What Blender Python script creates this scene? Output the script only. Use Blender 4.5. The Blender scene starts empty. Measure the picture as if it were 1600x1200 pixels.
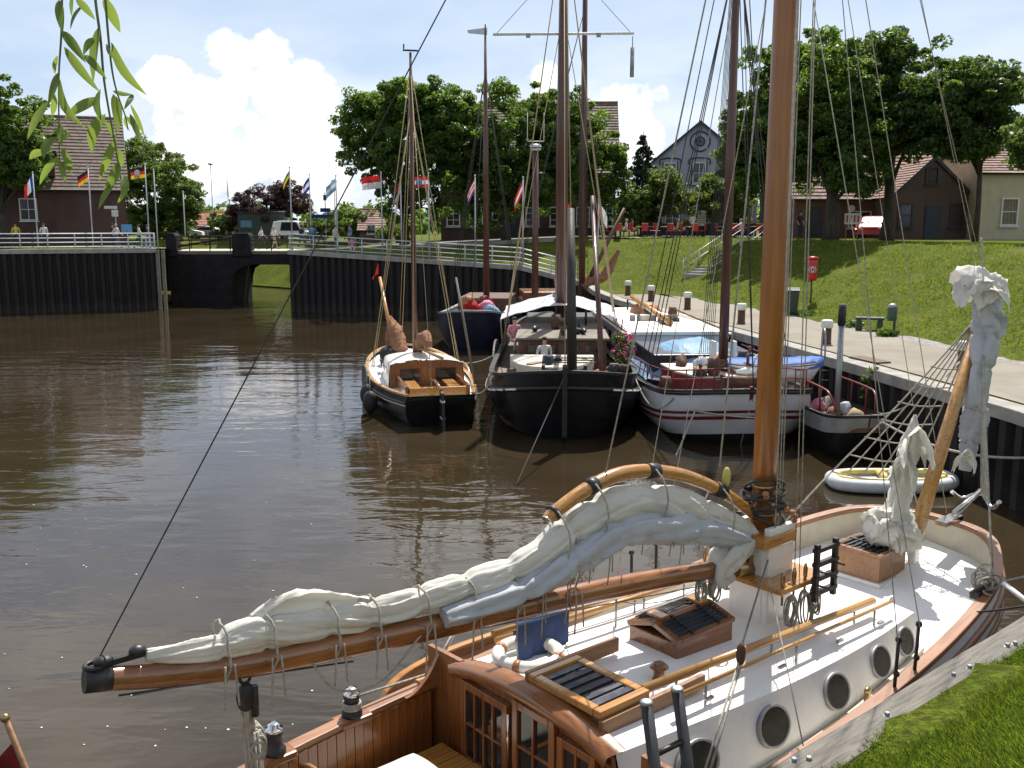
import bpy, bmesh, math, random
import numpy as np
from mathutils import Vector, Matrix, noise
from mathutils.geometry import delaunay_2d_cdt

S = bpy.context.scene
C = S.collection
R = math.radians
rnd = random.Random(7)
PI = math.pi

# ------------------------------------------------------------------ camera
PITCH = R(9.5)
EYE = 6.0                      # metres above the water
cam = bpy.data.cameras.new('camera')
cam.sensor_width = 36.0
cam.lens = 36.0 * 1500 / 1600
cam.clip_start = 0.05
cam.clip_end = 9000
cam_o = bpy.data.objects.new('camera', cam)
cam_o.location = (0, 0, EYE)
cam_o.rotation_euler = (R(90) - PITCH, 0, 0)
C.objects.link(cam_o)
S.camera = cam_o

# ------------------------------------------------------------------ sky and sun
SUN_AZ, SUN_EL = R(14.5), R(57)   # azimuth measured from +Y towards +X
sun = bpy.data.lights.new('sun', 'SUN')
sun.energy = 4.9
sun.angle = R(0.5)
sun.color = (1.0, 0.955, 0.88)
sun_o = bpy.data.objects.new('sun', sun)
sdir = Vector((math.sin(SUN_AZ) * math.cos(SUN_EL), math.cos(SUN_AZ) * math.cos(SUN_EL), math.sin(SUN_EL)))
sun_o.rotation_euler = sdir.to_track_quat('Z', 'Y').to_euler()
sun_o.location = sdir * 80
C.objects.link(sun_o)

S.view_settings.view_transform = 'Standard'
S.view_settings.look = 'None'
S.view_settings.exposure = 0.52
S.cycles.max_bounces = 6
S.cycles.diffuse_bounces = 3
S.cycles.glossy_bounces = 3
S.cycles.transmission_bounces = 3
S.cycles.transparent_max_bounces = 4
S.view_settings.gamma = 1.0


def ray(u, v):
    a, b = u - 800.0, 600.0 - v
    return Vector((a, 1500 * math.cos(PITCH) + b * math.sin(PITCH), -1500 * math.sin(PITCH) + b * math.cos(PITCH)))


def atz(u, v, z):              # survey: the point at height z on a sight line
    r = ray(u, v)
    return r * ((z - EYE) / r.z) + Vector((0, 0, EYE))


def aty(u, v, y):              # survey: the point y metres out on a sight line
    r = ray(u, v)
    return r * (y / r.y) + Vector((0, 0, EYE))


W = bpy.data.worlds.new('World')
S.world = W
W.use_nodes = True
W.cycles.sampling_method = 'MANUAL'
W.cycles.sample_map_resolution = 256
nt = W.node_tree
nt.nodes.clear()


class NB:                      # tiny node-graph helper
    def __init__(s, tree): s.t = tree
    def n(s, kind, **kw):
        o = s.t.nodes.new(kind)
        for k, v in kw.items(): setattr(o, k, v)
        return o
    def put(s, sock, v):
        if v is None: return
        if hasattr(v, 'is_output'): s.t.links.new(v, sock)
        else: sock.default_value = v
    def math(s, op, a, b=None, c=None, clamp=False):
        o = s.n('ShaderNodeMath', operation=op, use_clamp=clamp)
        for i, v in enumerate((a, b, c)): s.put(o.inputs[i], v)
        return o.outputs[0]
    def vec(s, op, a, b=None):
        o = s.n('ShaderNodeVectorMath', operation=op)
        s.put(o.inputs[0], a)
        if b is not None: s.put(o.inputs[1], b)
        return o.outputs['Value' if op in ('DISTANCE', 'LENGTH', 'DOT_PRODUCT') else 'Vector']
    def noise(s, vec, scale, detail=5, rough=.55, dist=0.0):
        o = s.n('ShaderNodeTexNoise')
        s.put(o.inputs['Vector'], vec)
        o.inputs['Scale'].default_value = scale
        o.inputs['Detail'].default_value = detail
        o.inputs['Roughness'].default_value = rough
        o.inputs['Distortion'].default_value = dist
        return o.outputs['Fac']
    def smooth(s, v, lo, hi, a=0.0, b=1.0, kind='SMOOTHSTEP'):
        o = s.n('ShaderNodeMapRange', interpolation_type=kind)
        s.put(o.inputs['Value'], v)
        for k, q in zip(('From Min', 'From Max', 'To Min', 'To Max'), (lo, hi, a, b)): s.put(o.inputs[k], q)
        return o.outputs['Result']
    def mix(s, f, a, b, blend='MIX'):
        o = s.n('ShaderNodeMix', data_type='RGBA', blend_type=blend)
        s.put(o.inputs[0], f)
        for i, v in ((6, a), (7, b)):
            if isinstance(v, (tuple, list)) and len(v) == 3: v = (*v, 1)
            s.put(o.inputs[i], v)
        return o.outputs[2]
    def mapping(s, vec, scale=(1, 1, 1), rot=(0, 0, 0), loc=(0, 0, 0)):
        o = s.n('ShaderNodeMapping')
        s.put(o.inputs[0], vec)
        o.inputs['Scale'].default_value = scale
        o.inputs['Rotation'].default_value = rot
        o.inputs['Location'].default_value = loc
        return o.outputs[0]


nb = NB(nt)
sky = nb.n('ShaderNodeTexSky', sky_type='NISHITA')
sky.sun_disc = False
sky.sun_elevation = SUN_EL
sky.sun_rotation = SUN_AZ
sky.altitude = 0
sky.air_density = 1.0
sky.dust_density = 1.2
sky.ozone_density = 1.0
geo = nb.n('ShaderNodeTexCoord').outputs['Generated']
dirn = nb.vec('NORMALIZE', geo)
sep = nb.n('ShaderNodeSeparateXYZ')
nt.links.new(dirn, sep.inputs[0])
up = sep.outputs['Z']
# scattered, mostly unseen cloud, thickened to brighten water reflections and thinned overhead against fill
flat = nb.n('ShaderNodeCombineXYZ')
den = nb.math('ADD', nb.math('MAXIMUM', up, 0.0), 0.16)
nb.put(flat.inputs[0], nb.math('DIVIDE', sep.outputs['X'], den))
nb.put(flat.inputs[1], nb.math('DIVIDE', sep.outputs['Y'], den))
broad = nb.noise(flat.outputs[0], 0.85, 4, .58)
# cumulus heads standing over the far bank: (u, v, radius px)
heads = [(365, 85, 56), (415, 80, 42), (430, 150, 70), (345, 160, 66), (262, 125, 46), (285, 185, 50), (492, 170, 50), (440, 235, 95), (320, 255, 95),
         (230, 300, 80), (520, 280, 80), (850, 125, 48), (960, 200, 80)]
wob = nb.noise(dirn, 11.0, 6, .62)
field = None
for (u, v, r) in heads:
    c = ray(u, v).normalized()
    d = nb.vec('DISTANCE', dirn, tuple(c))
    m = nb.math('MULTIPLY_ADD', d, -1.0 / (r / 1500.0), 1.0)
    field = m if field is None else nb.math('SMOOTH_MAX', field, m, 0.35)
field = nb.math('ADD', field, nb.math('MULTIPLY', nb.math('SUBTRACT', wob, .5), 2.6))
cum = nb.smooth(field, 0.12, 0.52)
sc = nb.math('MULTIPLY', nb.smooth(broad, .38, .58), nb.math('MULTIPLY', nb.smooth(up, .17, .30), nb.smooth(up, .85, .40, .12, 1.0)))
low = nb.math('MULTIPLY', nb.smooth(up, .30, .02), nb.smooth(nb.noise(nb.mapping(dirn, (1, 1, 3)), 4.0, 4, .6), .30, .62))
cover = nb.math('MAXIMUM', nb.math('MAXIMUM', cum, nb.math('MULTIPLY', sc, .9)), nb.math('MULTIPLY', low, .45))
shade = nb.noise(nb.mapping(dirn, (1, 1, 1.6), loc=(3.1, .4, .2)), 7.5, 4, .6)
lit = nb.smooth(shade, .40, .56)
edge = nb.smooth(field, .2, 1.5)
lit = nb.math('MAXIMUM', lit, nb.math('SUBTRACT', 1.0, edge))
cloudcol = nb.mix(lit, (7.4, 7.8, 8.7), (12.5, 12.4, 12.2))
haze_f = nb.smooth(up, .0, .6, .80, .10)
skyc = nb.mix(haze_f, sky.outputs[0], (5.5, 6.9, 9.1))
full = nb.mix(cover, skyc, cloudcol)
bg = nb.n('ShaderNodeBackground')
nt.links.new(full, bg.inputs['Color'])
bg.inputs['Strength'].default_value = 0.078
out = nb.n('ShaderNodeOutputWorld')
nt.links.new(bg.outputs[0], out.inputs['Surface'])

# ------------------------------------------------------------------ materials
MATS = {}


def new_mat(name):
    m = bpy.data.materials.new(name)
    m.use_nodes = True
    m.node_tree.nodes.clear()
    b = NB(m.node_tree)
    p = b.n('ShaderNodeBsdfPrincipled')
    o = b.n('ShaderNodeOutputMaterial')
    m.node_tree.links.new(p.outputs[0], o.inputs['Surface'])
    MATS[name] = m
    return m, b, p, o


def bumpto(b, p, h, strength, dist=0.02):
    n = b.n('ShaderNodeBump')
    n.inputs['Strength'].default_value = strength
    n.inputs['Distance'].default_value = dist
    b.put(n.inputs['Height'], h)
    b.put(p.inputs['Normal'], n.outputs[0])


def mat(name, col, rough=.6, var=.18, vs=3.0, bump=0.0, bs=30., metal=0., coat=0., col2=None, stretch=(1, 1, 1), bd=.02, spec=.5, dirt=0.0):
    m, b, p, o = new_mat(name)
    tc = b.n('ShaderNodeTexCoord').outputs['Object']
    v = b.mapping(tc, stretch)
    f = b.noise(v, vs, 6, .6)
    f = b.smooth(f, .3, .7)
    a = tuple(c * (1 - var) for c in col)
    c2 = col2 or tuple(min(1, c * (1 + var)) for c in col)
    cc = b.mix(f, a, c2)
    if dirt:
        g = b.smooth(b.noise(b.mapping(tc, (1, 1, .35)), 1.7, 8, .68), .5, .8, 0, dirt)
        cc = b.mix(g, cc, tuple(c * .35 + .01 for c in col))
    b.put(p.inputs['Base Color'], cc)
    rr = b.smooth(b.noise(v, vs * 2.3, 4), .3, .7, max(.02, rough - .09), min(1, rough + .09))
    b.put(p.inputs['Roughness'], rr)
    p.inputs['Metallic'].default_value = metal
    p.inputs['Specular IOR Level'].default_value = spec
    if coat:
        p.inputs['Coat Weight'].default_value = coat
        p.inputs['Coat Roughness'].default_value = .12
    if bump: bumpto(b, p, b.noise(v, bs, 5, .6), bump, bd)
    return m


def wood(name, light, dark, rough=.4, coat=.3, scale=1.0, axis=0, bump=.15):
    m, b, p, o = new_mat(name)
    tc = b.n('ShaderNodeTexCoord').outputs['Object']
    st = [14 * scale] * 3
    st[axis] = 0.8 * scale
    v = b.mapping(tc, tuple(st))
    g = b.noise(v, 1.6, 7, .65, .6)
    big = b.noise(tc, 1.3 * scale, 3, .5)
    f = b.smooth(b.math('ADD', b.math('MULTIPLY', g, .7), b.math('MULTIPLY', big, .4)), .35, .75)
    b.put(p.inputs['Base Color'], b.mix(f, dark, light))
    b.put(p.inputs['Roughness'], b.smooth(g, .3, .7, rough - .08, rough + .12))
    p.inputs['Coat Weight'].default_value = coat
    p.inputs['Coat Roughness'].default_value = .15
    bumpto(b, p, g, bump, .006)
    return m


def leafmat(name, col, tcol, rough=.5, trans=.45, vary=.5):
    m, b, p, o = new_mat(name)
    g = b.n('ShaderNodeNewGeometry')
    f = g.outputs['Random Per Island']
    k = b.math('ADD', b.math('MULTIPLY', f, vary), 1 - vary * .5)
    mul = b.n('ShaderNodeVectorMath', operation='SCALE')
    mul.inputs[0].default_value = col
    b.put(mul.inputs['Scale'], k)
    b.put(p.inputs['Base Color'], mul.outputs[0])
    p.inputs['Roughness'].default_value = rough
    p.inputs['Specular IOR Level'].default_value = .35
    tr = b.n('ShaderNodeBsdfTranslucent')
    mul2 = b.n('ShaderNodeVectorMath', operation='SCALE')
    mul2.inputs[0].default_value = tcol
    b.put(mul2.inputs['Scale'], k)
    b.put(tr.inputs[0], mul2.outputs[0])
    mx = b.n('ShaderNodeMixShader')
    mx.inputs[0].default_value = trans
    b.t.links.new(p.outputs[0], mx.inputs[1])
    b.t.links.new(tr.outputs[0], mx.inputs[2])
    b.t.links.new(mx.outputs[0], o.inputs['Surface'])
    return m


def brickmat(name, c1, c2, mortar, scale=1.0):
    m, b, p, o = new_mat(name)
    tc = b.n('ShaderNodeTexCoord').outputs['Object']
    sp = b.n('ShaderNodeSeparateXYZ')
    b.put(sp.inputs[0], tc)
    cb = b.n('ShaderNodeCombineXYZ')
    b.put(cb.inputs[0], b.math('ADD', sp.outputs[0], sp.outputs[1]))
    b.put(cb.inputs[1], sp.outputs[2])
    br = b.n('ShaderNodeTexBrick')
    b.put(br.inputs['Vector'], cb.outputs[0])
    br.inputs['Color1'].default_value = (*c1, 1)
    br.inputs['Color2'].default_value = (*c2, 1)
    br.inputs['Mortar'].default_value = (*mortar, 1)
    br.inputs['Scale'].default_value = scale
    br.inputs['Brick Width'].default_value = .24
    br.inputs['Row Height'].default_value = .075
    br.inputs['Mortar Size'].default_value = .008
    st = b.smooth(b.noise(b.mapping(tc, (1, 1, .4)), .9, 7, .65), .4, .75, 0, .55)
    b.put(p.inputs['Base Color'], b.mix(st, br.outputs['Color'], tuple(c * .4 for c in c1)))
    p.inputs['Roughness'].default_value = .85
    bumpto(b, p, br.outputs['Fac'], -.3, .01)
    return m


# water: murky brown harbour water with small wind ripples
m, b, p, o = new_mat('water')
pos = b.n('ShaderNodeNewGeometry').outputs['Position']
silt = b.noise(pos, .25, 6, .6)
b.put(p.inputs['Base Color'], b.mix(b.smooth(silt, .3, .7), (.029, .020, .0105), (.040, .029, .0160)))
p.inputs['Roughness'].default_value = .035
p.inputs['IOR'].default_value = 1.42
w1 = b.noise(b.mapping(pos, (.42, 1.05, 1), rot=(0, 0, R(8))), 1.25, 3, .5, .5)
w2 = b.noise(b.mapping(pos, (.5, 1.0, 1), rot=(0, 0, R(-17))), 6.5, 2, .5, .3)
w3 = b.noise(b.mapping(pos, (.3, .75, 1)), .55, 2, .5)
calm = b.smooth(b.noise(pos, .09, 3, .5), .35, .65, .45, 1.0)
hh = b.math('ADD', b.math('ADD', w1, b.math('MULTIPLY', w2, .10)), b.math('MULTIPLY', w3, 1.4))
bumpto(b, p, b.math('MULTIPLY', hh, calm), .46, .07)

# lawn and bank ground
m, b, p, o = new_mat('grass_ground')
pos = b.n('ShaderNodeNewGeometry').outputs['Position']
n1 = b.noise(pos, .7, 6, .62)
n2 = b.noise(pos, 9.0, 6, .7)
cc = b.mix(b.smooth(n1, .3, .7), (.115, .170, .014), (.21, .25, .028))
cc = b.mix(b.smooth(n2, .35, .72), tuple(x * .42 for x in (.13, .16, .02)), cc)
cc = b.mix(b.smooth(b.noise(pos, .33, 5, .65), .55, .72, 0, .55), cc, (.24, .235, .05))
cc = b.mix(b.smooth(b.noise(pos, 2.1, 7, .7), .60, .74, 0, .5), cc, (.26, .22, .07))
b.put(p.inputs['Base Color'], cc)
p.inputs['Roughness'].default_value = .9
p.inputs['Specular IOR Level'].default_value = .08
bumpto(b, p, b.math('ADD', n2, b.noise(pos, 30, 3, .6)), .9, .07)

m, b, p, o = new_mat('path_paving')
pos = b.n('ShaderNodeNewGeometry').outputs['Position']
n1 = b.noise(pos, .6, 7, .65)
n2 = b.noise(pos, 14.0, 5, .7)
cc = b.mix(b.smooth(n1, .3, .7), (.185, .158, .122), (.255, .228, .18))
cc = b.mix(b.smooth(n2, .4, .7, 0, .35), cc, (.16, .14, .11))
cc = b.mix(b.smooth(b.noise(b.mapping(pos, (1, .3, 1)), 1.2, 6, .7), .58, .72, 0, .5), cc, (.15, .14, .13))
b.put(p.inputs['Base Color'], cc)
p.inputs['Roughness'].default_value = .85
bumpto(b, p, n2, .4, .01)

mat('gravel_edge', (.25, .23, .22), .9, .35, 6, .6, 60)
mat('asphalt', (.16, .15, .14), .9, .2, 3, .3, 60)
mat('concrete', (.30, .28, .25), .85, .2, 2, .3, 40, dirt=.5)
mat('bridge_dark', (.016, .015, .015), .8, .3, 2, .2, 30, spec=.2)
mat('concrete_dark', (.045, .042, .04), .85, .3, 2, .3, 40, dirt=.6)
# sheet piling: dark coated steel, rust-streaked towards the waterline
m, b, p, o = new_mat('sheet_pile')
pos = b.n('ShaderNodeNewGeometry').outputs['Position']
n1 = b.noise(b.mapping(pos, (3, 3, .25)), 2.0, 7, .65)
n2 = b.noise(pos, 5.0, 6, .7)
cc = b.mix(b.smooth(n1, .42, .7), (.006, .005, .005), (.018, .0135, .0115))
cc = b.mix(b.smooth(n2, .55, .75, 0, .6), cc, (.024, .014, .008))
b.put(p.inputs['Base Color'], cc)
p.inputs['Roughness'].default_value = .8
spz = b.n('ShaderNodeSeparateXYZ')
b.put(spz.inputs[0], pos)
wet = b.smooth(b.math('ADD', spz.outputs[2], b.math('MULTIPLY', b.noise(b.mapping(pos, (1, 1, .2)), 1.3, 5, .6), .9)), .75, 1.25, .75, 0)
cc = b.mix(b.math('MULTIPLY', wet, b.smooth(n2, .3, .6, .4, 1)), cc, (.030, .027, .017))
b.put(p.inputs['Base Color'], cc)
bumpto(b, p, n2, .5, .02)
mat('coping_timber', (.17, .155, .135), .9, .28, 2.0, .8, 9, stretch=(1.2, 14, 14), bd=.012, dirt=.3)
mat('steel_dark', (.03, .03, .033), .5, .3, 6, .1, metal=.3)
mat('steel_grey', (.30, .31, .32), .45, .15, 6, .05, metal=.6)
mat('chrome', (.72, .71, .69), .16, .05, 5, metal=1)
mat('bronze', (.35, .25, .12), .35, .2, 8, metal=.9)
mat('white_paint', (.78, .77, .74), .32, .05, 2.5, .04, 25, coat=.25, dirt=.10)
mat('deck_paint', (.82, .81, .78), .55, .03, 2.5, .10, 90, dirt=.04)
mat('grey_rail', (.50, .53, .56), .45, .12, 4, .05, metal=.2)
mat('black_hull', (.008, .008, .009), .35, .3, 2.5, .05, 10, coat=.1, spec=.35, dirt=.0)
mat('black_paint', (.016, .015, .015), .45, .3, 4, .05)
mat('navy_paint', (.012, .015, .03), .4, .3, 3, .05)
mat('red_paint', (.17, .018, .022), .42, .25, 3, .1, dirt=.3)
mat('red_bright', (.46, .02, .018), .4, .15, 5)
mat('hull_white', (.62, .63, .66), .35, .08, 1.2, .06, 8, coat=.2, dirt=.22)
mat('hull_grey', (.22, .21, .20), .5, .2, 2, .1, 10, dirt=.4)
mat('rust_brown', (.10, .045, .025), .7, .4, 5, .3)
mat('glass_dark', (.018, .02, .022), .06, .3, 2, spec=.6)
mat('glass_blue', (.06, .075, .10), .05, .2, .7, spec=.7)
mat('port_glass', (.03, .03, .027), .25, .35, 5, spec=.22)
wood('mahogany', (.31, .122, .034), (.13, .044, .013), .3, .6)
wood('mahogany_cross', (.32, .125, .034), (.135, .046, .013), .3, .6, axis=1)
wood('mahogany_up', (.30, .11, .03), (.12, .04, .012), .32, .5, axis=2)
wood('teak', (.34, .17, .07), (.17, .075, .03), .5, .15)
wood('rail_wood', (.34, .155, .07), (.19, .078, .034), .45, .25)
wood('varnish_gold', (.52, .25, .05), (.32, .125, .022), .28, .7)
wood('pine_spar', (.55, .31, .10), (.36, .17, .045), .32, .5)
wood('mast_orange', (.38, .145, .025), (.22, .074, .013), .38, .35, axis=2, scale=.7)
wood('mast_dark', (.12, .045, .026), (.05, .018, .012), .45, .3, axis=2, scale=.7)
wood('grey_wood', (.24, .21, .17), (.11, .09, .07), .8, 0)
wood('dark_spar', (.045, .036, .03), (.018, .015, .013), .6, .1)


def cloth(name, col, rough=.8, trans=.12, bump=.35, seam=None):
    m, b, p, o = new_mat(name)
    tc = b.n('ShaderNodeTexCoord').outputs['Object']
    f = b.noise(tc, 2.2, 6, .6)
    c = b.mix(b.smooth(f, .3, .7), tuple(x * .88 for x in col), col)
    if seam:
        s = b.math('ABSOLUTE', b.math('SUBTRACT', b.noise(b.mapping(tc, (.30, 2.2, 2.6)), 1.5, 1, .5, .3), .5))
        s = b.smooth(s, .004, .013, .8, 0)
        c = b.mix(s, c, seam)
    b.put(p.inputs['Base Color'], c)
    p.inputs['Roughness'].default_value = rough
    p.inputs['Specular IOR Level'].default_value = .2
    def ridge(s, st, d):
        q = b.noise(b.mapping(tc, st), s, d, .5, .7)
        return b.math('SUBTRACT', 1.0, b.math('ABSOLUTE', b.math('MULTIPLY_ADD', q, 2.0, -1.0)))
    cr = b.math('ADD', b.math('MULTIPLY', ridge(2.2, (.35, 1.3, 1.5), 1.0), .8), b.math('MULTIPLY', ridge(6.5, (.5, 1.2, 1.5), 1.0), .22))
    bumpto(b, p, b.math('ADD', cr, b.math('MULTIPLY', ridge(17.0, (.7, 1.2, 1.3), 2.0), .07)), min(1, bump * 1.4), .045)
    tr = b.n('ShaderNodeBsdfTranslucent')
    b.put(tr.inputs[0], c)
    mx = b.n('ShaderNodeMixShader')
    mx.inputs[0].default_value = trans
    b.t.links.new(p.outputs[0], mx.inputs[1])
    b.t.links.new(tr.outputs[0], mx.inputs[2])
    b.t.links.new(mx.outputs[0], o.inputs['Surface'])
    return m


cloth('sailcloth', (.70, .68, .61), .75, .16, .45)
cloth('sail_blue_shade', (.52, .545, .58), .75, .16, .4)  # copy of the sailcloth with blue-grey shade put into its colour
cloth('sail_tan', (.33, .17, .10), .85, .15, .4)
cloth('tarp_blue', (.20, .36, .52), .5, .12, .5)
cloth('cover_blue', (.045, .15, .46), .55, .1, .5)
cloth('towel_navy', (.055, .085, .19), .95, .08, .5)
cloth('awning', (.60, .63, .70), .7, .2, .3)
cloth('flag_red', (.52, .03, .03), .8, .35, .1)
cloth('flag_white', (.75, .75, .75), .8, .35, .1)
cloth('flag_blue', (.03, .06, .30), .8, .35, .1)
cloth('flag_sky', (.20, .40, .60), .8, .35, .1)
cloth('flag_gold', (.75, .48, .03), .8, .35, .1)
cloth('flag_black', (.02, .02, .02), .8, .3, .1)
cloth('flag_green', (.02, .22, .08), .8, .35, .1)
mat('rope', (.42, .39, .33), .9, .25, 20, .8, 120)
mat('rope_dark', (.05, .05, .045), .9, .25, 20, .5, 120)
mat('rope_tan', (.38, .30, .17), .9, .25, 20, .5, 120)
mat('wire', (.16, .16, .16), .5, .2, 10, metal=.5)
mat('rubber', (.02, .02, .02), .7, .2, 10)
mat('inflatable', (.56, .57, .56), .5, .1, 4, dirt=.3)
mat('yellow_vinyl', (.55, .45, .13), .5, .12, 4, dirt=.3)
mat('lifebuoy_white', (.70, .66, .58), .55, .12, 10)
mat('orange_brown', (.36, .15, .06), .5, .2, 4)
mat('cream_board', (.52, .48, .38), .6, .1, 3, .1, dirt=.25)
mat('green_plastic', (.035, .085, .05), .5, .2, 5)
mat('bin_dark', (.03, .05, .04), .5, .2, 5)
mat('skin', (.50, .28, .19), .6, .1, 6)
mat('pink_cloth', (.55, .22, .28), .8, .2, 8)
mat('pink_flower', (.65, .06, .30), .7, .4, 30)
for nm, c in (('cloth_white', (.62, .62, .62)), ('cloth_yellow', (.62, .45, .05)), ('cloth_blue', (.07, .17, .42)), ('cloth_dark', (.03, .03, .045)),
              ('cloth_jeans', (.06, .09, .18)), ('cloth_red', (.42, .03, .04)), ('cloth_beige', (.38, .31, .22)), ('hair_dark', (.04, .025, .015)), ('hair_grey', (.32, .30, .28))):
    mat(nm, c, .85, .15, 9)
brickmat('brick_dark', (.060, .026, .022), (.085, .036, .028), (.10, .085, .075))
brickmat('brick_red', (.13, .050, .036), (.17, .068, .048), (.18, .15, .13))
brickmat('brick_brown', (.085, .05, .038), (.11, .062, .045), (.13, .11, .10))
mat('render_grey', (.34, .36, .42), .85, .07, 1.5, .1, 40, dirt=.25)
mat('render_cream', (.46, .40, .28), .85, .07, 1.5, .1, 40, dirt=.2)
mat('trim_dark', (.03, .033, .045), .6, .15, 3)
mat('trim_white', (.62, .62, .60), .5, .08, 3)
mat('tile_brown', (.155, .110, .085), .75, .35, 2.2, .3, 20, dirt=.4)
mat('tile_red', (.23, .125, .095), .75, .35, 2.2, .3, 20, dirt=.4)
mat('tile_orange', (.34, .15, .09), .8, .2, 2)
mat('bark', (.050, .040, .030), .95, .35, 5, .9, 18, stretch=(1, 1, .3))
mat('bark_light', (.10, .085, .06), .95, .35, 5, .9, 18, stretch=(1, 1, .3))
leafmat('leaf_lime', (.054, .096, .021), (.20, .33, .03), .45, .44, 1.0)
leafmat('leaf_dark', (.048, .080, .023), (.155, .255, .028), .45, .42, 1.0)
leafmat('leaf_light', (.065, .105, .022), (.21, .31, .04), .5, .45, .8)
leafmat('leaf_copper', (.060, .035, .035), (.13, .07, .06), .5, .35, .8)
leafmat('leaf_fir', (.016, .034, .018), (.03, .06, .02), .6, .2, .8)
leafmat('leaf_willow', (.085, .14, .035), (.27, .36, .06), .45, .45, .6)
leafmat('grass_blade', (.075, .135, .014), (.25, .34, .03), .5, .45, .9)
mat('twig_green', (.10, .13, .03), .6, .2, 9)

# ------------------------------------------------------------------ mesh helpers
FLAT, SMOOTH = False, True


class MB:
    def __init__(s):
        s.v, s.f, s.s, s.mi = [], [], [], []
        s.cur = 0
    def add(s, verts, faces, smooth=False):
        k = len(s.v)
        s.v += [tuple(p) for p in verts]
        for f in faces:
            s.f.append([i + k for i in f])
            s.s.append(smooth)
            s.mi.append(s.cur)
        return s
    def box(s, cx, cy, cz, sx, sy, sz, rz=0, M=None):
        c, q = math.cos(rz), math.sin(rz)
        vs = []
        for z in (-.5, .5):
            for x, y in ((-.5, -.5), (.5, -.5), (.5, .5), (-.5, .5)):
                X, Y = x * sx, y * sy
                P = Vector((cx + X * c - Y * q, cy + X * q + Y * c, cz + z * sz))
                vs.append(M @ P if M else P)
        return s.add(vs, [(3, 2, 1, 0), (4, 5, 6, 7), (0, 1, 5, 4), (1, 2, 6, 5), (2, 3, 7, 6), (3, 0, 4, 7)])
    def frame(s, t, prev=None):
        t = t.normalized()
        ref = prev if prev is not None else (Vector((0, 0, 1)) if abs(t.z) < .95 else Vector((1, 0, 0)))
        a = ref - t * ref.dot(t)
        if a.length < 1e-5: a = Vector((0, 1, 0)) - t * t.y
        a.normalize()
        return a, t.cross(a)
    def tube(s, pts, r, n=8, caps=True, smooth=True, rfun=None, sq=(1, 1)):
        pts = [Vector(p) for p in pts]
        m = len(pts)
        rs = r if isinstance(r, (list, tuple)) else [r] * m
        rows, prev = [], None
        for i in range(m):
            t = pts[min(i + 1, m - 1)] - pts[max(i - 1, 0)]
            if t.length < 1e-7: t = Vector((0, 0, 1))
            a, b_ = s.frame(t, prev)
            prev = a
            row = []
            for k in range(n):
                th = 2 * PI * k / n
                rr = rs[i] * (rfun(i / (m - 1), th) if rfun else 1)
                row.append(pts[i] + a * (math.cos(th) * rr * sq[0]) + b_ * (math.sin(th) * rr * sq[1]))
            rows.append(row)
        s.loft(rows, True, smooth)
        if caps:
            k = len(s.v) - m * n
            s.f.append(list(range(k, k + n))[::-1]); s.s.append(False); s.mi.append(s.cur)
            s.f.append(list(range(k + (m - 1) * n, k + m * n))); s.s.append(False); s.mi.append(s.cur)
        return s
    def loft(s, rows, closed=False, smooth=False):
        n = len(rows[0])
        k = n if closed else n - 1
        fs = [(i * n + j, i * n + (j + 1) % n, (i + 1) * n + (j + 1) % n, (i + 1) * n + j) for i in range(len(rows) - 1) for j in range(k)]
        return s.add([p for r_ in rows for p in r_], fs, smooth)
    def rail(s, pts, w, h, closed=False):      # rectangular profile swept flat along pts (h up, w sideways)
        pts = [Vector(p) for p in pts]
        m = len(pts)
        rows = []
        for i in range(m):
            t = pts[(i + 1) % m if closed else min(i + 1, m - 1)] - pts[i - 1 if (closed or i) else 0]
            t.z = 0
            t = t.normalized() if t.length > 1e-6 else Vector((1, 0, 0))
            nrm = Vector((-t.y, t.x, 0))
            p = pts[i]
            rows.append([p + nrm * (w / 2) + Vector((0, 0, -h / 2)), p + nrm * (w / 2) + Vector((0, 0, h / 2)),
                         p - nrm * (w / 2) + Vector((0, 0, h / 2)), p - nrm * (w / 2) + Vector((0, 0, -h / 2))])
        if closed: rows.append(rows[0])
        s.loft(rows, True)
        if not closed:
            k = len(s.v) - 4 * m
            s.f += [[k, k + 1, k + 2, k + 3], [k + 4 * m - 1, k + 4 * m - 2, k + 4 * m - 3, k + 4 * m - 4]]
            s.s += [False] * 2; s.mi += [s.cur] * 2
        return s
    def lathe(s, prof, n=16, o=(0, 0, 0), smooth=True, M=None):
        o = Vector(o)
        rows = []
        for r_, z in prof:
            row = [Vector((r_ * math.cos(2 * PI * k / n), r_ * math.sin(2 * PI * k / n), z)) for k in range(n)]
            rows.append([(M @ p if M else p) + o for p in row])
        s.loft(rows, True, smooth)
        k = len(s.v) - len(prof) * n
        s.f += [list(range(k, k + n))[::-1], list(range(len(s.v) - n, len(s.v)))]
        s.s += [False] * 2; s.mi += [s.cur] * 2
        return s
    def ball(s, c, r, n=12, m=8, rfun=None):
        rx, ry, rz = r if isinstance(r, (tuple, list)) else (r, r, r)
        rows = []
        for i in range(m + 1):
            ph = -PI / 2 + PI * i / m
            row = []
            for k in range(n):
                th = 2 * PI * k / n
                q = rfun(th, ph) if rfun else 1
                row.append((c[0] + rx * q * math.cos(ph) * math.cos(th), c[1] + ry * q * math.cos(ph) * math.sin(th), c[2] + rz * q * math.sin(ph)))
            rows.append(row)
        return s.loft(rows, True, True)
    def torus(s, c, r1, r2, n=24, m=8, M=None):
        rows = []
        for i in range(n + 1):
            a = 2 * PI * i / n
            rows.append([Vector(c) + (M or Matrix.Identity(3)) @ Vector(((r1 + r2 * math.cos(2 * PI * k / m)) * math.cos(a), (r1 + r2 * math.cos(2 * PI * k / m)) * math.sin(a), r2 * math.sin(2 * PI * k / m))) for k in range(m)])
        return s.loft(rows, True, True)
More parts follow.
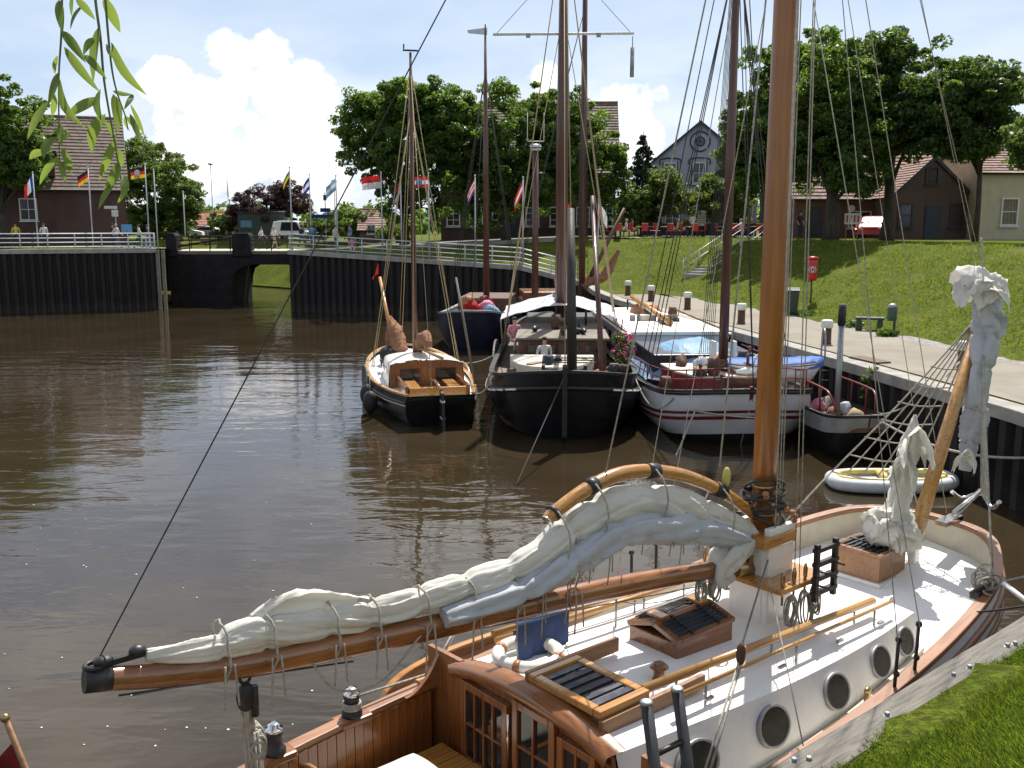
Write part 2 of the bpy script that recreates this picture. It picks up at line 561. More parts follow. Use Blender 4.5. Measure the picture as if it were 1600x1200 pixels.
    def prism(s, pts, off):                    # planar polygon pushed along off
        off = Vector(off)
        n = len(pts)
        a = [Vector(p) for p in pts]
        return s.add(a + [p + off for p in a], [list(range(n))[::-1], list(range(n, 2 * n))] + [(i, (i + 1) % n, n + (i + 1) % n, n + i) for i in range(n)])
    def quad(s, *p): return s.add(p, [tuple(range(len(p)))])
    def mesh(s, name, *mats):
        me = bpy.data.meshes.new(name)
        me.from_pydata(s.v, [], s.f)
        me.polygons.foreach_set('use_smooth', s.s)
        for m_ in mats: me.materials.append(MATS[m_] if isinstance(m_, str) else m_)
        if len(mats) > 1: me.polygons.foreach_set('material_index', s.mi)
        me.update()
        return me
    def build(s, name, m_, parent=None, bev=0, loc=None, rz=None, kind=None, fix=True):
        ms = m_ if isinstance(m_, (list, tuple)) else [m_]
        me = s.mesh(name, *ms)
        if fix:
            bm = bmesh.new(); bm.from_mesh(me)
            bmesh.ops.recalc_face_normals(bm, faces=bm.faces)
            bm.to_mesh(me); bm.free()
        o_ = bpy.data.objects.new(name, me)
        C.objects.link(o_)
        if parent: o_.parent = parent
        if loc is not None: o_.location = loc
        if rz is not None: o_.rotation_euler = (0, 0, rz)
        if bev:
            b_ = o_.modifiers.new('bevel', 'BEVEL')
            b_.width = bev; b_.segments = 2; b_.limit_method = 'ANGLE'; b_.angle_limit = R(40)
        if kind: o_['kind'] = kind
        return o_


def tag(o_, label, cat, group=None):
    o_['label'] = label
    o_['category'] = cat
    if group: o_['group'] = group
    return o_


def thing(name, label, cat, loc=(0, 0, 0), rz=0, group=None):
    o_ = bpy.data.objects.new(name, None)
    o_.empty_display_size = .2
    C.objects.link(o_)
    o_.location = loc
    o_.rotation_euler = (0, 0, rz)
    return tag(o_, label, cat, group)


def dup(root, loc, rz=None, label=None, group=None, scale=None):
    def cp(o_, par):
        c = o_.copy(); C.objects.link(c); c.parent = par
        for ch in o_.children: cp(ch, c)
        return c
    r_ = cp(root, None)
    r_.location = loc
    if rz is not None: r_.rotation_euler = (0, 0, rz)
    if scale: r_.scale = scale
    if label: r_['label'] = label
    if group: r_['group'] = group
    return r_


def crom(pts, n):              # Catmull-Rom through pts, n samples
    pts = [Vector(p) for p in pts]
    out_ = []
    m_ = len(pts) - 1
    for i in range(n):
        t = i / (n - 1) * m_
        k = min(int(t), m_ - 1)
        f = t - k
        p0, p1, p2, p3 = pts[max(k - 1, 0)], pts[k], pts[k + 1], pts[min(k + 2, m_)]
        out_.append(.5 * ((2 * p1) + (p2 - p0) * f + (2 * p0 - 5 * p1 + 4 * p2 - p3) * f * f + (3 * p1 - p0 - 3 * p2 + p3) * f ** 3))
    return out_


def sag(a, b_, drop, n=14):
    a, b_ = Vector(a), Vector(b_)
    return [a.lerp(b_, i / (n - 1)) - Vector((0, 0, 4 * drop * (i / (n - 1)) * (1 - i / (n - 1)))) for i in range(n)]


def bundle(mb, path, radii, seed=0, n=18, m_=60, crease=.16, sq=(1, 1), pinch=(), folds=5):   # gathered cloth
    pts = crom(path, m_)
    rr = [Vector((x, 0, 0)) for x in radii]
    rs = [max(.01, q.x) for q in crom(rr, m_)]
    def rf(t, th):                             # long sharp folds that wander round the roll
        s_ = t * len(path)
        tw_ = th + .5 * math.sin(s_ * .9 + seed) + .25 * s_ * math.sin(seed * 3.7)
        p = Vector((s_ * .55 + seed * 7.1, math.cos(tw_) * 1.0, math.sin(tw_) * 1.0))
        big = noise.noise(p * 1.5)
        ph = (tw_ + .8 * noise.noise(Vector((s_ * .8, seed, 1.3)))) * folds / (2 * PI) + seed
        i_ = math.floor(ph)
        a = ph - i_
        saw = a if a < .84 else (1 - a) / .16 * .84
        amp = .55 + 1.1 * noise.noise(Vector(((i_ % folds) * 3.3 + seed, s_ * .9, 2.2)))
        rid = 2.6 * (saw - .42) * max(.1, amp)
        fin = 1 - 2.0 * abs(noise.noise(Vector((p.x * 4.1, p.y * 4.5, p.z * 4.5))))
        pk = 1 - .22 * sum(math.exp(-((t - q) * m_ / 2.6) ** 2) for q in pinch)
        return pk * (1 + crease * (.9 * big + rid + .35 * fin))
    return mb.tube(pts, rs, n, True, True, rf, sq)


def tri_obj(name, verts, faces, m_, parent=None, smooth=False):
    me = bpy.data.meshes.new(name)
    nv, nf, k = len(verts), len(faces), faces.shape[1]
    me.vertices.add(nv); me.vertices.foreach_set('co', verts.astype(np.float32).ravel())
    me.loops.add(nf * k); me.loops.foreach_set('vertex_index', faces.astype(np.int32).ravel())
    me.polygons.add(nf)
    me.polygons.foreach_set('loop_start', np.arange(0, nf * k, k, dtype=np.int32))
    me.polygons.foreach_set('loop_total', np.full(nf, k, dtype=np.int32))
    me.update(calc_edges=True)
    me.materials.append(MATS[m_])
    o_ = bpy.data.objects.new(name, me)
    C.objects.link(o_)
    if parent: o_.parent = parent
    return o_

# ------------------------------------------------------------------ basin outline and ground
BOW = Vector((5.95, 12.65))
AX = R(40)                     # heading of the near quay and of the boat beside it


def quayw(x, y, z=0.0):        # near-quay / near-boat frame to world
    return Vector((BOW.x + x * math.cos(AX) - y * math.sin(AX), BOW.y + x * math.sin(AX) + y * math.cos(AX), z))


n0, n1_ = quayw(-34, -2.19), quayw(3.2, -2.19)
# x, y, top of edge, flat shelf behind the edge, width of the bank behind the shelf
OUT = [(n0.x, n0.y, 2.1, .45, 3.2), (n1_.x - .8, n1_.y - .67, 2.1, .45, 3.2), (10.6, 14.2, 2.1, 3.0, 6), (11.1, 16, 2.1, 5.2, 8), (10.8, 20, 2.1, 5.2, 8), (9.8, 26.6, 2.1, 5.2, 8),
       (8.56, 33.5, 2.1, 5.1, 8), (7.1, 41, 2.1, 4.9, 8.5), (5.6, 50, 2.1, 4.2, 9), (4.9, 56, 2.15, 3.2, 9), (4.4, 58, 2.5, 1.5, 9), (0.6, 60, 3.41, 1.0, 7),
       (-15.2, 66, 4.2, .8, 6), (-15.6, 78, 4.0, .6, 5), (-16.5, 82, .15, 0, 6), (-19, 88, .1, 0, 6), (-27, 95, .1, 0, 6), (-55, 99, .1, 0, 6), (-55, 91, .1, 0, 4), (-36, 88, .1, 0, 5),
       (-28.5, 83.5, .15, 0, 5), (-25.4, 78, 4.0, .6, 5), (-25, 68, 4.25, .8, 6), (-34.7, 64.5, 4.25, .8, 6), (-62, 55, 4.25, .8, 6), (-62, -11, 4.25, .8, 6)]
OA = np.array(OUT)


def dens(step=1.6):
    o_ = []
    for i in range(len(OUT)):
        a, b_ = OA[i], OA[(i + 1) % len(OUT)]
        k = max(1, int(np.hypot(*(b_[:2] - a[:2])) / step))
        for j in range(k): o_.append(a + (b_ - a) * j / k)
    return np.array(o_)


OD = dens()


def nearest(P):                # P (n,2) -> distance and interpolated edge data
    A_, B_ = OD, np.roll(OD, -1, axis=0)
    best = np.full(len(P), 1e9)
    dat = np.zeros((len(P), 3))
    for a, b_ in zip(A_, B_):
        d = b_[:2] - a[:2]
        t = np.clip(((P - a[:2]) @ d) / (d @ d), 0, 1)
        q = a[:2] + t[:, None] * d
        ds = np.hypot(*(P - q).T)
        w_ = ds < best
        best[w_] = ds[w_]
        dat[w_] = (a[2:] + t[:, None] * (b_[2:] - a[2:]))[w_]
    return best, dat


def inside(P):
    x, y = P.T
    r_ = np.zeros(len(P), bool)
    n = len(OD)
    for i in range(n):
        x1, y1, x2, y2 = *OD[i][:2], *OD[(i + 1) % n][:2]
        c = ((y1 > y) != (y2 > y)) & (x < (x2 - x1) * (y - y1) / (y2 - y1 + 1e-12) + x1)
        r_ ^= c
    return r_


def height(P):
    P = np.atleast_2d(np.asarray(P, float))
    d, dat = nearest(P)
    plat = 4.25 + .75 * np.clip((P[:, 0] + 12) / 16, 0, 1)
    near = np.clip((30 - P[:, 1]) / 15, 0, 1)
    plat = plat * (1 - near) + near * np.where(P[:, 0] < 8, 4.3, 5.0)
    t = np.clip((d - dat[:, 1]) / np.maximum(dat[:, 2], .01), 0, 1)
    t = .65 * t + .35 * t * t * (3 - 2 * t)
    return dat[:, 0] + (plat - dat[:, 0]) * t


def hz(x, y): return float(height([(x, y)])[0])


gx, gy = np.meshgrid(np.arange(-90, 95, 2.6), np.arange(-34, 176, 2.6))
grid = np.c_[gx.ravel(), gy.ravel()]
fx, fy = np.meshgrid(np.arange(3, 32, 1.1), np.arange(5, 72, 1.1))
grid = np.r_[grid, np.c_[fx.ravel(), fy.ravel()], np.array([(x, y) for x in np.arange(-2, 8, .5) for y in np.arange(-1, 9.5, .5)])]
grid += np.random.RandomState(3).uniform(-.17, .17, grid.shape)
grid = grid[~inside(grid)]
grid = grid[nearest(grid)[0] > .35]
far = np.array([(math.cos(a) * r_, 40 + math.sin(a) * r_) for r_ in (260, 700, 2200, 6000) for a in np.arange(0, 2 * PI, PI / 16)])
allp = np.r_[OD[:, :2], grid, far]
no = len(OD)
cv, ce, cf, *_ = delaunay_2d_cdt([Vector(p) for p in allp], [(i, (i + 1) % no) for i in range(no)], [], 0, 1e-5)
cv = np.array([tuple(p) for p in cv])
cf = np.array([f for f in cf if len(f) == 3])
cf = cf[~inside(cv[cf].mean(axis=1))]
ground = tri_obj('ground', np.c_[cv, height(cv)], cf, 'grass_ground')
ground.data.polygons.foreach_set('use_smooth', [True] * len(ground.data.polygons))
ground['kind'] = 'structure'

w_ = MB().quad((-400, -200, 0), (400, -200, 0), (400, 300, 0), (-400, 300, 0))
water = w_.build('water', 'water', kind='structure')


def drape(name, line, wid, m_, lift=.025, step=1.0, cross=6):     # sheet laid over the ground along a line
    pts = []
    for a, b_ in zip(line[:-1], line[1:]):
        k = max(1, int((Vector(b_) - Vector(a)).length / step))
        pts += [Vector(a).lerp(Vector(b_), j / k) for j in range(k)]
    pts.append(Vector(line[-1]))
    rows = []
    for i, q in enumerate(pts):
        t = (pts[min(i + 1, len(pts) - 1)] - pts[max(i - 1, 0)]).normalized()
        nr = Vector((-t.y, t.x))
        ln = [q + nr * (wid * (k / cross - .5)) for k in range(cross + 1)]
        hs = height([tuple(x) for x in ln])
        rows.append([(x.x, x.y, h_ + lift) for x, h_ in zip(ln, hs)])
    o_ = MB().loft(rows).build(name, m_, kind='structure')
    return o_


# quay path on the right bank, from the edge beam to the foot of the bank
QR = [Vector(o_[:2]) for o_ in OUT[2:10]]
rows, rows2 = [], []
qd = crom([(*q, 0) for q in QR], 60)
for i, q in enumerate(qd):
    t = (qd[min(i + 1, 59)] - qd[max(i - 1, 0)]).normalized()
    nr = Vector((t.y, -t.x, 0))
    wv = 5.25 if q.y < 40 else 5.25 - (q.y - 40) * .12
    wv += .10 * noise.noise(Vector((q.y * .35, 0, 0)))
    ks = [.42, 1.3, 2.3, 3.2, wv - .9]
    rows.append([q + nr * k + Vector((0, 0, 2.125)) for k in ks])
    rows2.append([q + nr * k + Vector((0, 0, 2.121)) for k in (wv - .92, wv - .4, wv + .12 * noise.noise(Vector((q.y * 1.7, 3, 0))))])
MB().loft(rows).build('quay_path', 'path_paving', kind='structure')
MB().loft(rows2).build('path_border', 'gravel_edge', kind='structure')
drape('road', [(-75, 74), (-25.4, 74)], 5.2, 'asphalt')
drape('road', [(-15, 74), (2, 74), (14, 75), (40, 71), (60, 66)], 5.0, 'asphalt')
drape('terrace', [(3, 69.6), (18, 69.6)], 5, 'path_paving', .04)
drape('pavement', [(-8, 69.5), (3, 67.5)], 2.2, 'path_paving', .03)

# ------------------------------------------------------------------ quay walls of steel sheet piles
pile_mb = MB()
prof = [(0, 0), (.10, 0), (.19, .17), (.41, .17), (.50, 0), (.55, 0)]
pile_mb.loft([[(x, y, z) for z in (-1.2, 0)] for x, y in prof])
pile_me = None


def pile_wall(label, line, name='sheet_pile_wall', cap='concrete', capw=.42):
    global pile_me
    root = thing(name, label, 'quay wall', (line[0][0], line[0][1], 0))
    org = Vector((line[0][0], line[0][1], 0))
    cb, bk = MB(), MB()
    pl = [Vector(p) for p in line]
    lefts = []
    for i, p_ in enumerate(pl):
        t = (pl[min(i + 1, len(pl) - 1)] - pl[max(i - 1, 0)])
        t.z = 0; t.normalize()
        lefts.append(Vector((-t.y, t.x, 0)))
    cb.rail([p_ - org - l * .06 + Vector((0, 0, -.13)) for p_, l in zip(pl, lefts)], capw + .14, .30)
    cb.build('capping_beam', cap, root, bev=.02)
    bk.loft([[p_ - org - l * .04 + Vector((0, 0, z - p_.z if z < 0 else -.25)) for z in (-1.0, 1)] for p_, l in zip(pl, lefts)])
    bk.build('backing_plate', 'sheet_pile', root)
    if pile_me is None: pile_me = pile_mb.mesh('sheet_pile', 'sheet_pile')
    cnt = 0
    for a, b_ in zip(pl[:-1], pl[1:]):
        d = b_ - a
        L = math.hypot(d.x, d.y)
        k = max(1, round(L / .55))
        for j in range(k):
            q = a.lerp(b_, j / k)
            o_ = bpy.data.objects.new('sheet_pile', pile_me)
            C.objects.link(o_)
            o_.parent = root
            zt = min(q.z, a.lerp(b_, (j + 1) / k).z) - .27
            o_.location = (q.x - org.x, q.y - org.y, zt)
            o_.rotation_euler = (0, 0, math.atan2(d.y, d.x))
            o_.scale = (L / k / .55, 1, (zt + 1.0) / 1.2)
    return root


def o3(i, j): return [tuple(OUT[k][:3]) for k in range(i, j)]


pile_wall('dark sheet pile quay wall along the pale path on the right', o3(2, 10))
pile_wall('tall dark sheet pile wall under the sloping white railing right of the bridge', o3(9, 13))
lw = pile_wall('dark sheet pile wall under the flagpoles left of the bridge', [(-25, 68, 4.25), (-34.7, 64.5, 4.25), (-50, 59.1, 4.25)])
# rubbing timbers and ladder at the lit corner of the left wall
for i, dx in enumerate((.1, .55, .95)):
    MB().box(dx - .45, .05 - i * .05, 2.0, .22, .22, 4.3).build('fender_timber', 'grey_wood', lw, bev=.02)
lad = MB()
for x in (-1.7, -1.35): lad.tube([(x, -.25, 0), (x, -.25, 4.4)], .025, 6)
for k in range(12): lad.tube([(-1.7, -.25, .3 + k * .33), (-1.35, -.25, .3 + k * .33)], .018, 5)
lad.build('ladder', 'rust_brown', lw)

# near quay: plain wall with a weathered timber coping held by bolts
nq = thing('timber_coping', 'weathered grey timber coping with bolts along the near grass edge', 'coping', quayw(-34, -2.19, 0), AX)
cop = MB()
rr_ = random.Random(5)
xs = np.arange(0, 36.4, .35)
rows = []
for x in xs:
    a = .012 * noise.noise(Vector((x * .9, 0, 0)))
    e = .03 * noise.noise(Vector((x * 1.7, 5, 0)))
    rows.append([(x, .02, 1.75), (x, .02 + a, 2.10 + a), (x, -.01 + a, 2.135 + a), (x, -.16, 2.14 + a * .6), (x, -.31 + e, 2.13 + a), (x, -.335 + e, 2.08), (x, -.335, 1.75)])
cop.loft(rows, False, False).build('coping_beam', 'coping_timber', nq)
MB().box(18, -.12, .35, 36.5, .26, 3.0).build('wall_face', 'concrete_dark', nq)
for u, v in [(1241, 1189), (1264, 1187), (1386, 1117), (1490, 1055), (1574, 1009), (1586, 1006), (1515, 1043)]:
    q = atz(u, v, 2.14)
    dx, dy = q.x - quayw(-34, -2.19).x, q.y - quayw(-34, -2.19).y
    lx, ly = dx * math.cos(AX) + dy * math.sin(AX), -dx * math.sin(AX) + dy * math.cos(AX)
    MB().lathe([(.034, 0), (.034, .008), (.022, .012), (.022, .032), (.016, .036)], 8, (lx, ly, 2.13), False).build('bolt', 'steel_grey', nq)

# ------------------------------------------------------------------ bridge over the canal
br = thing('bascule_bridge', 'low dark drawbridge over the canal mouth between the quay walls', 'bridge', (-20, 74, 0))
MB().box(0, 0, 3.86, 10.8, 5.2, .22).build('deck', 'grey_wood', br, bev=.02)
for k in range(18):
    MB().box(-5.1 + k * .6, 0, 3.99, .56, 5.3, .05).build('deck_plank', 'cream_board', br)
for yy in (-2.75, 2.75):
    g = MB()
    arch = [(-5.4, yy, 3.74), (5.4, yy, 3.74), (5.4, yy, 2.3), (4.9, yy, 2.55), (4.3, yy, 2.85), (3.4, yy, 3.0), (.9, yy, 3.0), (.1, yy, 2.85), (-.45, yy, 2.5), (-.65, yy, 1.9), (-.7, yy, 1.2), (-5.4, yy, 1.2)]
    g.prism(arch, (0, .25, 0)).build('arched_girder', 'bridge_dark', br)
MB().box(-3.0, 0, 1.3, 4.6, 5.4, 4.4).build('pier', 'bridge_dark', br, bev=.05)
MB().box(5.2, 0, 1.3, .5, 5.4, 4.4).build('abutment', 'bridge_dark', br, bev=.05)
for x, wd in ((-5.0, .75), (.15, 1.35)):
    c = MB(); c.prism([(x - wd / 2, -2.95, 3.6), (x + wd / 2, -2.95, 3.6), (x + wd / 2, -2.95, 5.05), (x + wd / 2 - .15, -2.95, 5.3), (x - wd / 2 + .15, -2.95, 5.3), (x - wd / 2, -2.95, 5.05)], (0, 1.1, 0))
    c.build('counterweight_block', 'bridge_dark', br, bev=.04)
for yy in (-2.5, 2.5):
    for z in (4.45, 4.75, 5.05):
        MB().tube([(-5.3, yy, z), (5.3, yy, z)], .035, 6).build('handrail', 'bridge_dark', br)
    for k in range(8):
        MB().tube([(-5.3 + k * 1.51, yy, 4.0), (-5.3 + k * 1.51, yy, 5.08)], .04, 6).build('rail_post', 'bridge_dark', br)
MB().tube([(-4.6, -2.6, 4.3), (-.6, -2.6, 5.0)], .07, 6).build('lifting_arm', 'bridge_dark', br)


def railing(label, pts, post_step=1.85, h_=1.05, rails=4):
    pl = [Vector(p) for p in pts]
    root = thing('white_railing', label, 'railing', pl[0])
    org = pl[0]
    for k in range(rails):
        z = h_ * (.16 + .84 * k / (rails - 1))
        MB().tube([p_ - org + Vector((0, 0, z)) for p_ in pl], .032 if k < rails - 1 else .042, 6).build('rail', 'grey_rail', root)
    for i, (a, b_) in enumerate(zip(pl[:-1], pl[1:])):
        L = (b_ - a).length
        n = max(1, round(L / post_step))
        for j in range(n + (i == len(pl) - 2)):
            q = a.lerp(b_, j / n) - org
            MB().tube([q + Vector((0, 0, -.1)), q + Vector((0, 0, h_ + .02))], .04, 6).build('post', 'grey_rail', root)
    return root


railing('white pipe railing on the left bank in front of the brick house', [(-25.2, 68.3, 4.25), (-34.8, 64.9, 4.25), (-46, 60.9, 4.25)])
railing('long white pipe railing on the far wall sloping down behind the moored boats', [(-15.2, 66.4, 4.22), (.5, 60.4, 3.43), (4.3, 58.3, 2.52)])
gt = thing('lattice_gate', 'small white lattice gate at the bridge end of the left railing', 'gate', (-25.2, 68.4, 4.25))
for k in range(4): MB().box(-.9 + k * .3, 0, .55, .07, .06, 1.1).build('upright', 'grey_rail', gt)
for k in range(4): MB().box(-.45, .01, .12 + k * .3, 1.0, .06, .07).build('crossbar', 'grey_rail', gt)

# ------------------------------------------------------------------ houses
def window(root, x, y, z, w, h_, ax='x', panes=(2, 2), mf='trim_white', out=-1, glass='glass_blue', name='window', sill=True):
    """a framed window in a wall; ax: wall direction, out: outward sign along the other axis"""
    def bx(mb, a, b_, c, sa, sb, sc):          # a along wall, b outward, c up
        if ax == 'x': mb.box(x + a, y + out * b_, z + c, sa, sb, sc)
        else: mb.box(x + out * b_, y + a, z + c, sb, sa, sc)
        return mb
    f = MB()
    t = .09
    for sx in (-1, 1): bx(f, sx * (w / 2 - t / 2), .02, 0, t, .12, h_)
    for sz in (-1, 1): bx(f, 0, .02, sz * (h_ / 2 - t / 2), w - 2 * t, .12, t)
    fo = f.build(name, mf, root)
    g = bx(MB(), 0, -.02, 0, w - .1, .04, h_ - .1).build('pane', glass, fo)
    for i in range(1, panes[0]): bx(MB(), -w / 2 + w * i / panes[0], .015, 0, .05, .08, h_ - 2 * t).build('glazing_bar', mf, fo)
    for i in range(1, panes[1]): bx(MB(), 0, .012, -h_ / 2 + h_ * i / panes[1], w - 2 * t, .07, .05).build('glazing_bar', mf, fo)
    if sill: bx(MB(), 0, .06, -h_ / 2 - .06, w + .16, .22, .07).build('sill', mf, fo)
    return fo


def roof_slope(mb, p00, p10, p01, p11, n, th=.05):
    """courses of tiles from eave (p00-p10) to ridge (p01-p11), each lapping the one below"""
    p00, p10, p01, p11 = map(Vector, (p00, p10, p01, p11))
    nr = (p10 - p00).cross(p01 - p00).normalized()
    if nr.z < 0: nr = -nr
    for i in range(n):
        a, b_ = i / n, min(1, (i + 1.25) / n)
        q = [p00.lerp(p01, a) + nr * th * 1.6, p10.lerp(p11, a) + nr * th * 1.6, p10.lerp(p11, b_) + nr * th * .4, p00.lerp(p01, b_) + nr * th * .4]
        lo = [q[0] - nr * th, q[1] - nr * th]
        mb.add(q + lo, [(0, 1, 2, 3), (0, 4, 5, 1)])
    return mb


def house(name, label, loc, rz, w, d, he, hr, wallm, roofm, gable_front=False, over=.35, courses=22):
    """local: front wall at y=0 facing -y, x in [-w/2, w/2], depth d behind; ridge along x, or along y if gable_front"""
    root = thing(name, label, 'house', loc, rz)
    if not gable_front:
        mb = MB().box(0, d / 2, he / 2 - .5, w, d, he + 1.0)
        mb.build('wall', wallm, root)
        for sx in (-1, 1):
            MB().prism([(sx * w / 2, 0, he), (sx * w / 2, d, he), (sx * w / 2, d / 2, hr)], (-sx * .3, 0, 0)).build('gable', wallm, root)
        r_ = MB()
        k = over / (d / 2) * (hr - he)
        roof_slope(r_, (-w / 2 - over, -over, he - k), (w / 2 + over, -over, he - k), (-w / 2 - over, d / 2, hr), (w / 2 + over, d / 2, hr), courses)
        roof_slope(r_, (w / 2 + over, d + over, he - k), (-w / 2 - over, d + over, he - k), (w / 2 + over, d / 2, hr), (-w / 2 - over, d / 2, hr), courses)
        ro = r_.build('roof', roofm, root, fix=False)
        MB().tube([(-w / 2 - over, d / 2, hr + .05), (w / 2 + over, d / 2, hr + .05)], .12, 8).build('ridge_tiles', roofm, ro)
        MB().tube([(-w / 2 - over, -over - .06, he - k), (w / 2 + over, -over - .06, he - k)], .07, 8).build('gutter', 'steel_dark', ro)
    else:
        mb = MB().prism([(-w / 2, 0, -1), (w / 2, 0, -1), (w / 2, 0, he), (0, 0, hr), (-w / 2, 0, he)], (0, d, 0))
        mb.build('wall', wallm, root)
        r_ = MB()
        k = over / (w / 2) * (hr - he)
        for sx in (-1, 1):
            roof_slope(r_, (sx * (w / 2 + over), -over * .5, he - k + .06), (sx * (w / 2 + over), d + over, he - k + .06), (0, -over * .5, hr + .06), (0, d + over, hr + .06), courses)
        ro = r_.build('roof', roofm, root, fix=False)
        for sx in (-1, 1):
            MB().prism([(sx * (w / 2 + over), -over * .5 - .03, he - k - .1), (sx * (w / 2 + over), -over * .5 - .03, he - k + .16), (0, -over * .5 - .03, hr + .2), (0, -over * .5 - .03, hr - .06)], (0, .08, 0)).build('barge_board', 'trim_dark', ro)
    return root, ro


def chimney(ro, x, y, z0, z1, s=.6, m_='brick_red'):
    c = MB().box(x, y, (z0 + z1) / 2, s, s, z1 - z0)
    c.box(x, y, z1 + .06, s + .14, s + .14, .12)
    c.build('chimney', m_, ro)


# grey rendered house with the round ornament in its gable
Y = 82
gz = 5.0
g0 = aty(1095, 192, Y)
gl, gr = aty(1005, 300, Y), aty(1200, 300, Y)
hw = 9.6
gh, ro = house('gabled_house', 'light grey rendered house with round ornament in its pointed gable', (g0.x, Y, gz), R(-11), hw, 13, 5.3, g0.z - gz, 'render_grey', 'tile_brown', True, .45, 26)
e = R(90)
RX = Matrix.Rotation(R(90), 3, 'X')
hy = -.06
zc = aty(1095, 221, Y).z - gz
MB().torus((0, hy, zc), .80, .055, 32, 6, RX).build('ring_moulding', 'trim_dark', gh)
MB().torus((0, hy, zc), .36, .05, 28, 6, RX).build('rosette_ring', 'trim_dark', gh)
MB().lathe([(.3, -.02), (.3, .05)], 24, (0, -.03, zc), True, RX).build('round_window', 'glass_blue', gh)
for k in range(4):
    a = k * PI / 4
    MB().tube([(math.cos(a) * .33, -.08, zc + math.sin(a) * .33), (-math.cos(a) * .33, -.08, zc - math.sin(a) * .33)], .025, 5).build('rosette_bar', 'trim_dark', gh)


def hood(root, x, z, w, h_=.28, m_='trim_dark', y=-.07):
    pts = [(x - w / 2, y, z - .35), (x - w / 2, y, z)] + [(x + w / 2 * math.sin(t), y, z + h_ * math.cos(t)) for t in np.linspace(-1.2, 1.2, 9)] + [(x + w / 2, y, z), (x + w / 2, y, z - .35)]
    MB().tube(pts, .045, 6).build('hood_mould', m_, root)


for xx in (-2.4, 0.0, 2.4):
    window(gh, xx, 0, 5.15, 1.1, 1.75, panes=(2, 2))
    fr = MB()
    for sx in (-1, 1): fr.box(xx + sx * .60, -.045, 5.15, .08, .09, 1.9)
    fr.box(xx, -.05, 4.2, 1.6, .12, .12)
    fr.build('window_surround', 'trim_dark', gh)
    hood(gh, xx, 6.2, 1.75, .2)
for xx in (-3.9, -2.1, 2.1, 3.9):
    window(gh, xx, 0, 1.75, 1.25, 1.9, panes=(2, 3))
    hood(gh, xx, 2.95, 1.8, .2)
dr = MB().box(0, -.05, 1.15, 1.3, .12, 2.4).build('door', 'trim_dark', gh)
MB().box(0, -.13, 1.5, .8, .04, 1.1).build('door_pane', 'glass_dark', dr)
hood(gh, 0, 2.9, 2.3, .6)
pl = MB().box(0, -.06, .35, hw - .05, .14, 1.3).build('plinth', 'trim_dark', gh)

# brick house behind the round tree, brown roof
Y = 84
a, b_ = aty(690, 160, Y), aty(958, 160, Y)
bh, ro = house('brick_house', 'dark brick house with brown tiled roof behind the round trees', ((a.x + b_.x) / 2, Y - 3, 4.8), R(-3), b_.x - a.x, 11, 5.6, a.z - 4.6, 'brick_dark', 'tile_brown', False, .35, 26)
chimney(ro, -6.3, 5.2, a.z - 6.4, a.z - 3.6)
for xx in (-6.2, -4.3, -2.4, .4, 2.4, 4.6, 6.5):
    window(bh, xx, 0, 1.75, 1.15, 1.6, panes=(2, 3))
for xx in (-5.3, -2.6, 1.4, 4.4):
    window(bh, xx, 0, 4.55, 1.0, 1.2, panes=(2, 2))
MB().box(-.95, -.03, 1.1, 1.1, .1, 2.2).build('door', 'trim_dark', bh)

# house on the left bank
Y = 78
a, b_ = aty(-170, 190, Y), aty(188, 190, Y)
lw_ = b_.x - a.x
lh, ro = house('brick_house', 'dark brick house with wide grey-brown roof on the left bank', (b_.x - lw_ / 2 * math.cos(R(23)), Y - lw_ / 2 * math.sin(R(23)), 4.25), R(23), lw_, 11, aty(100, 292, Y).z - 4.25, aty(100, 186, Y + 5).z - 4.25, 'brick_dark', 'tile_brown', False, .3, 22)
for px in (10, 60, -60, -110):
    q = aty(px, 328, Y)
    window(lh, q.x - (a.x + b_.x) / 2, 0, q.z - 4.25, 1.25, 1.7, panes=(2, 2))
for px in (24, 75):
    q = aty(px, 268, Y)
    window(lh, q.x - (a.x + b_.x) / 2, -.45, q.z - 4.25, .95, .8, panes=(2, 1))
q = aty(60, 262, Y)
dm = MB().box(q.x - (a.x + b_.x) / 2 - 1, 1.2, q.z - 4.25 + .1, 5.6, 3.0, 1.7)
dm.build('dormer', 'brick_dark', lh)
MB().box(q.x - (a.x + b_.x) / 2 - 1, 1.0, q.z - 4.25 + 1.05, 6.0, 3.6, .14).build('dormer_roof', 'trim_dark', ro)
q = aty(96, 375, Y - 1)

# brick houses on the right bank
Y = 66
a, b_ = aty(1255, 240, Y), aty(1545, 240, Y)
rh, ro = house('brick_house', 'long low brick house with reddish tiled roof behind the right-hand trees', ((a.x + b_.x) / 2 - .3, Y, 5.0), R(-2), b_.x - a.x, 8, aty(1400, 306, Y).z - 5, aty(1400, 232, Y + 4).z - 5, 'brick_red', 'tile_red', False, .3, 15)
for px in (1345, 1362):
    q = aty(px - 10, 343, Y)
    window(rh, q.x - ((a.x + b_.x) / 2 - .3), 0, q.z - 5, .8, 1.15, panes=(1, 2))
q = aty(1275, 345, Y)
MB().box(q.x - ((a.x + b_.x) / 2 - .3), -.03, 1.05, .95, .1, 2.1).build('door', 'trim_dark', rh)
q = aty(1330, 326, Y)
sg = MB().lathe([(.30, -.02), (.30, .05)], 20, (q.x - ((a.x + b_.x) / 2 - .3), -.12, q.z - 5), True, RX).build('round_sign', 'trim_white', rh)
MB().torus((q.x - ((a.x + b_.x) / 2 - .3), -.18, q.z - 5), .27, .03, 20, 5, RX).build('sign_rim', 'flag_blue', sg)

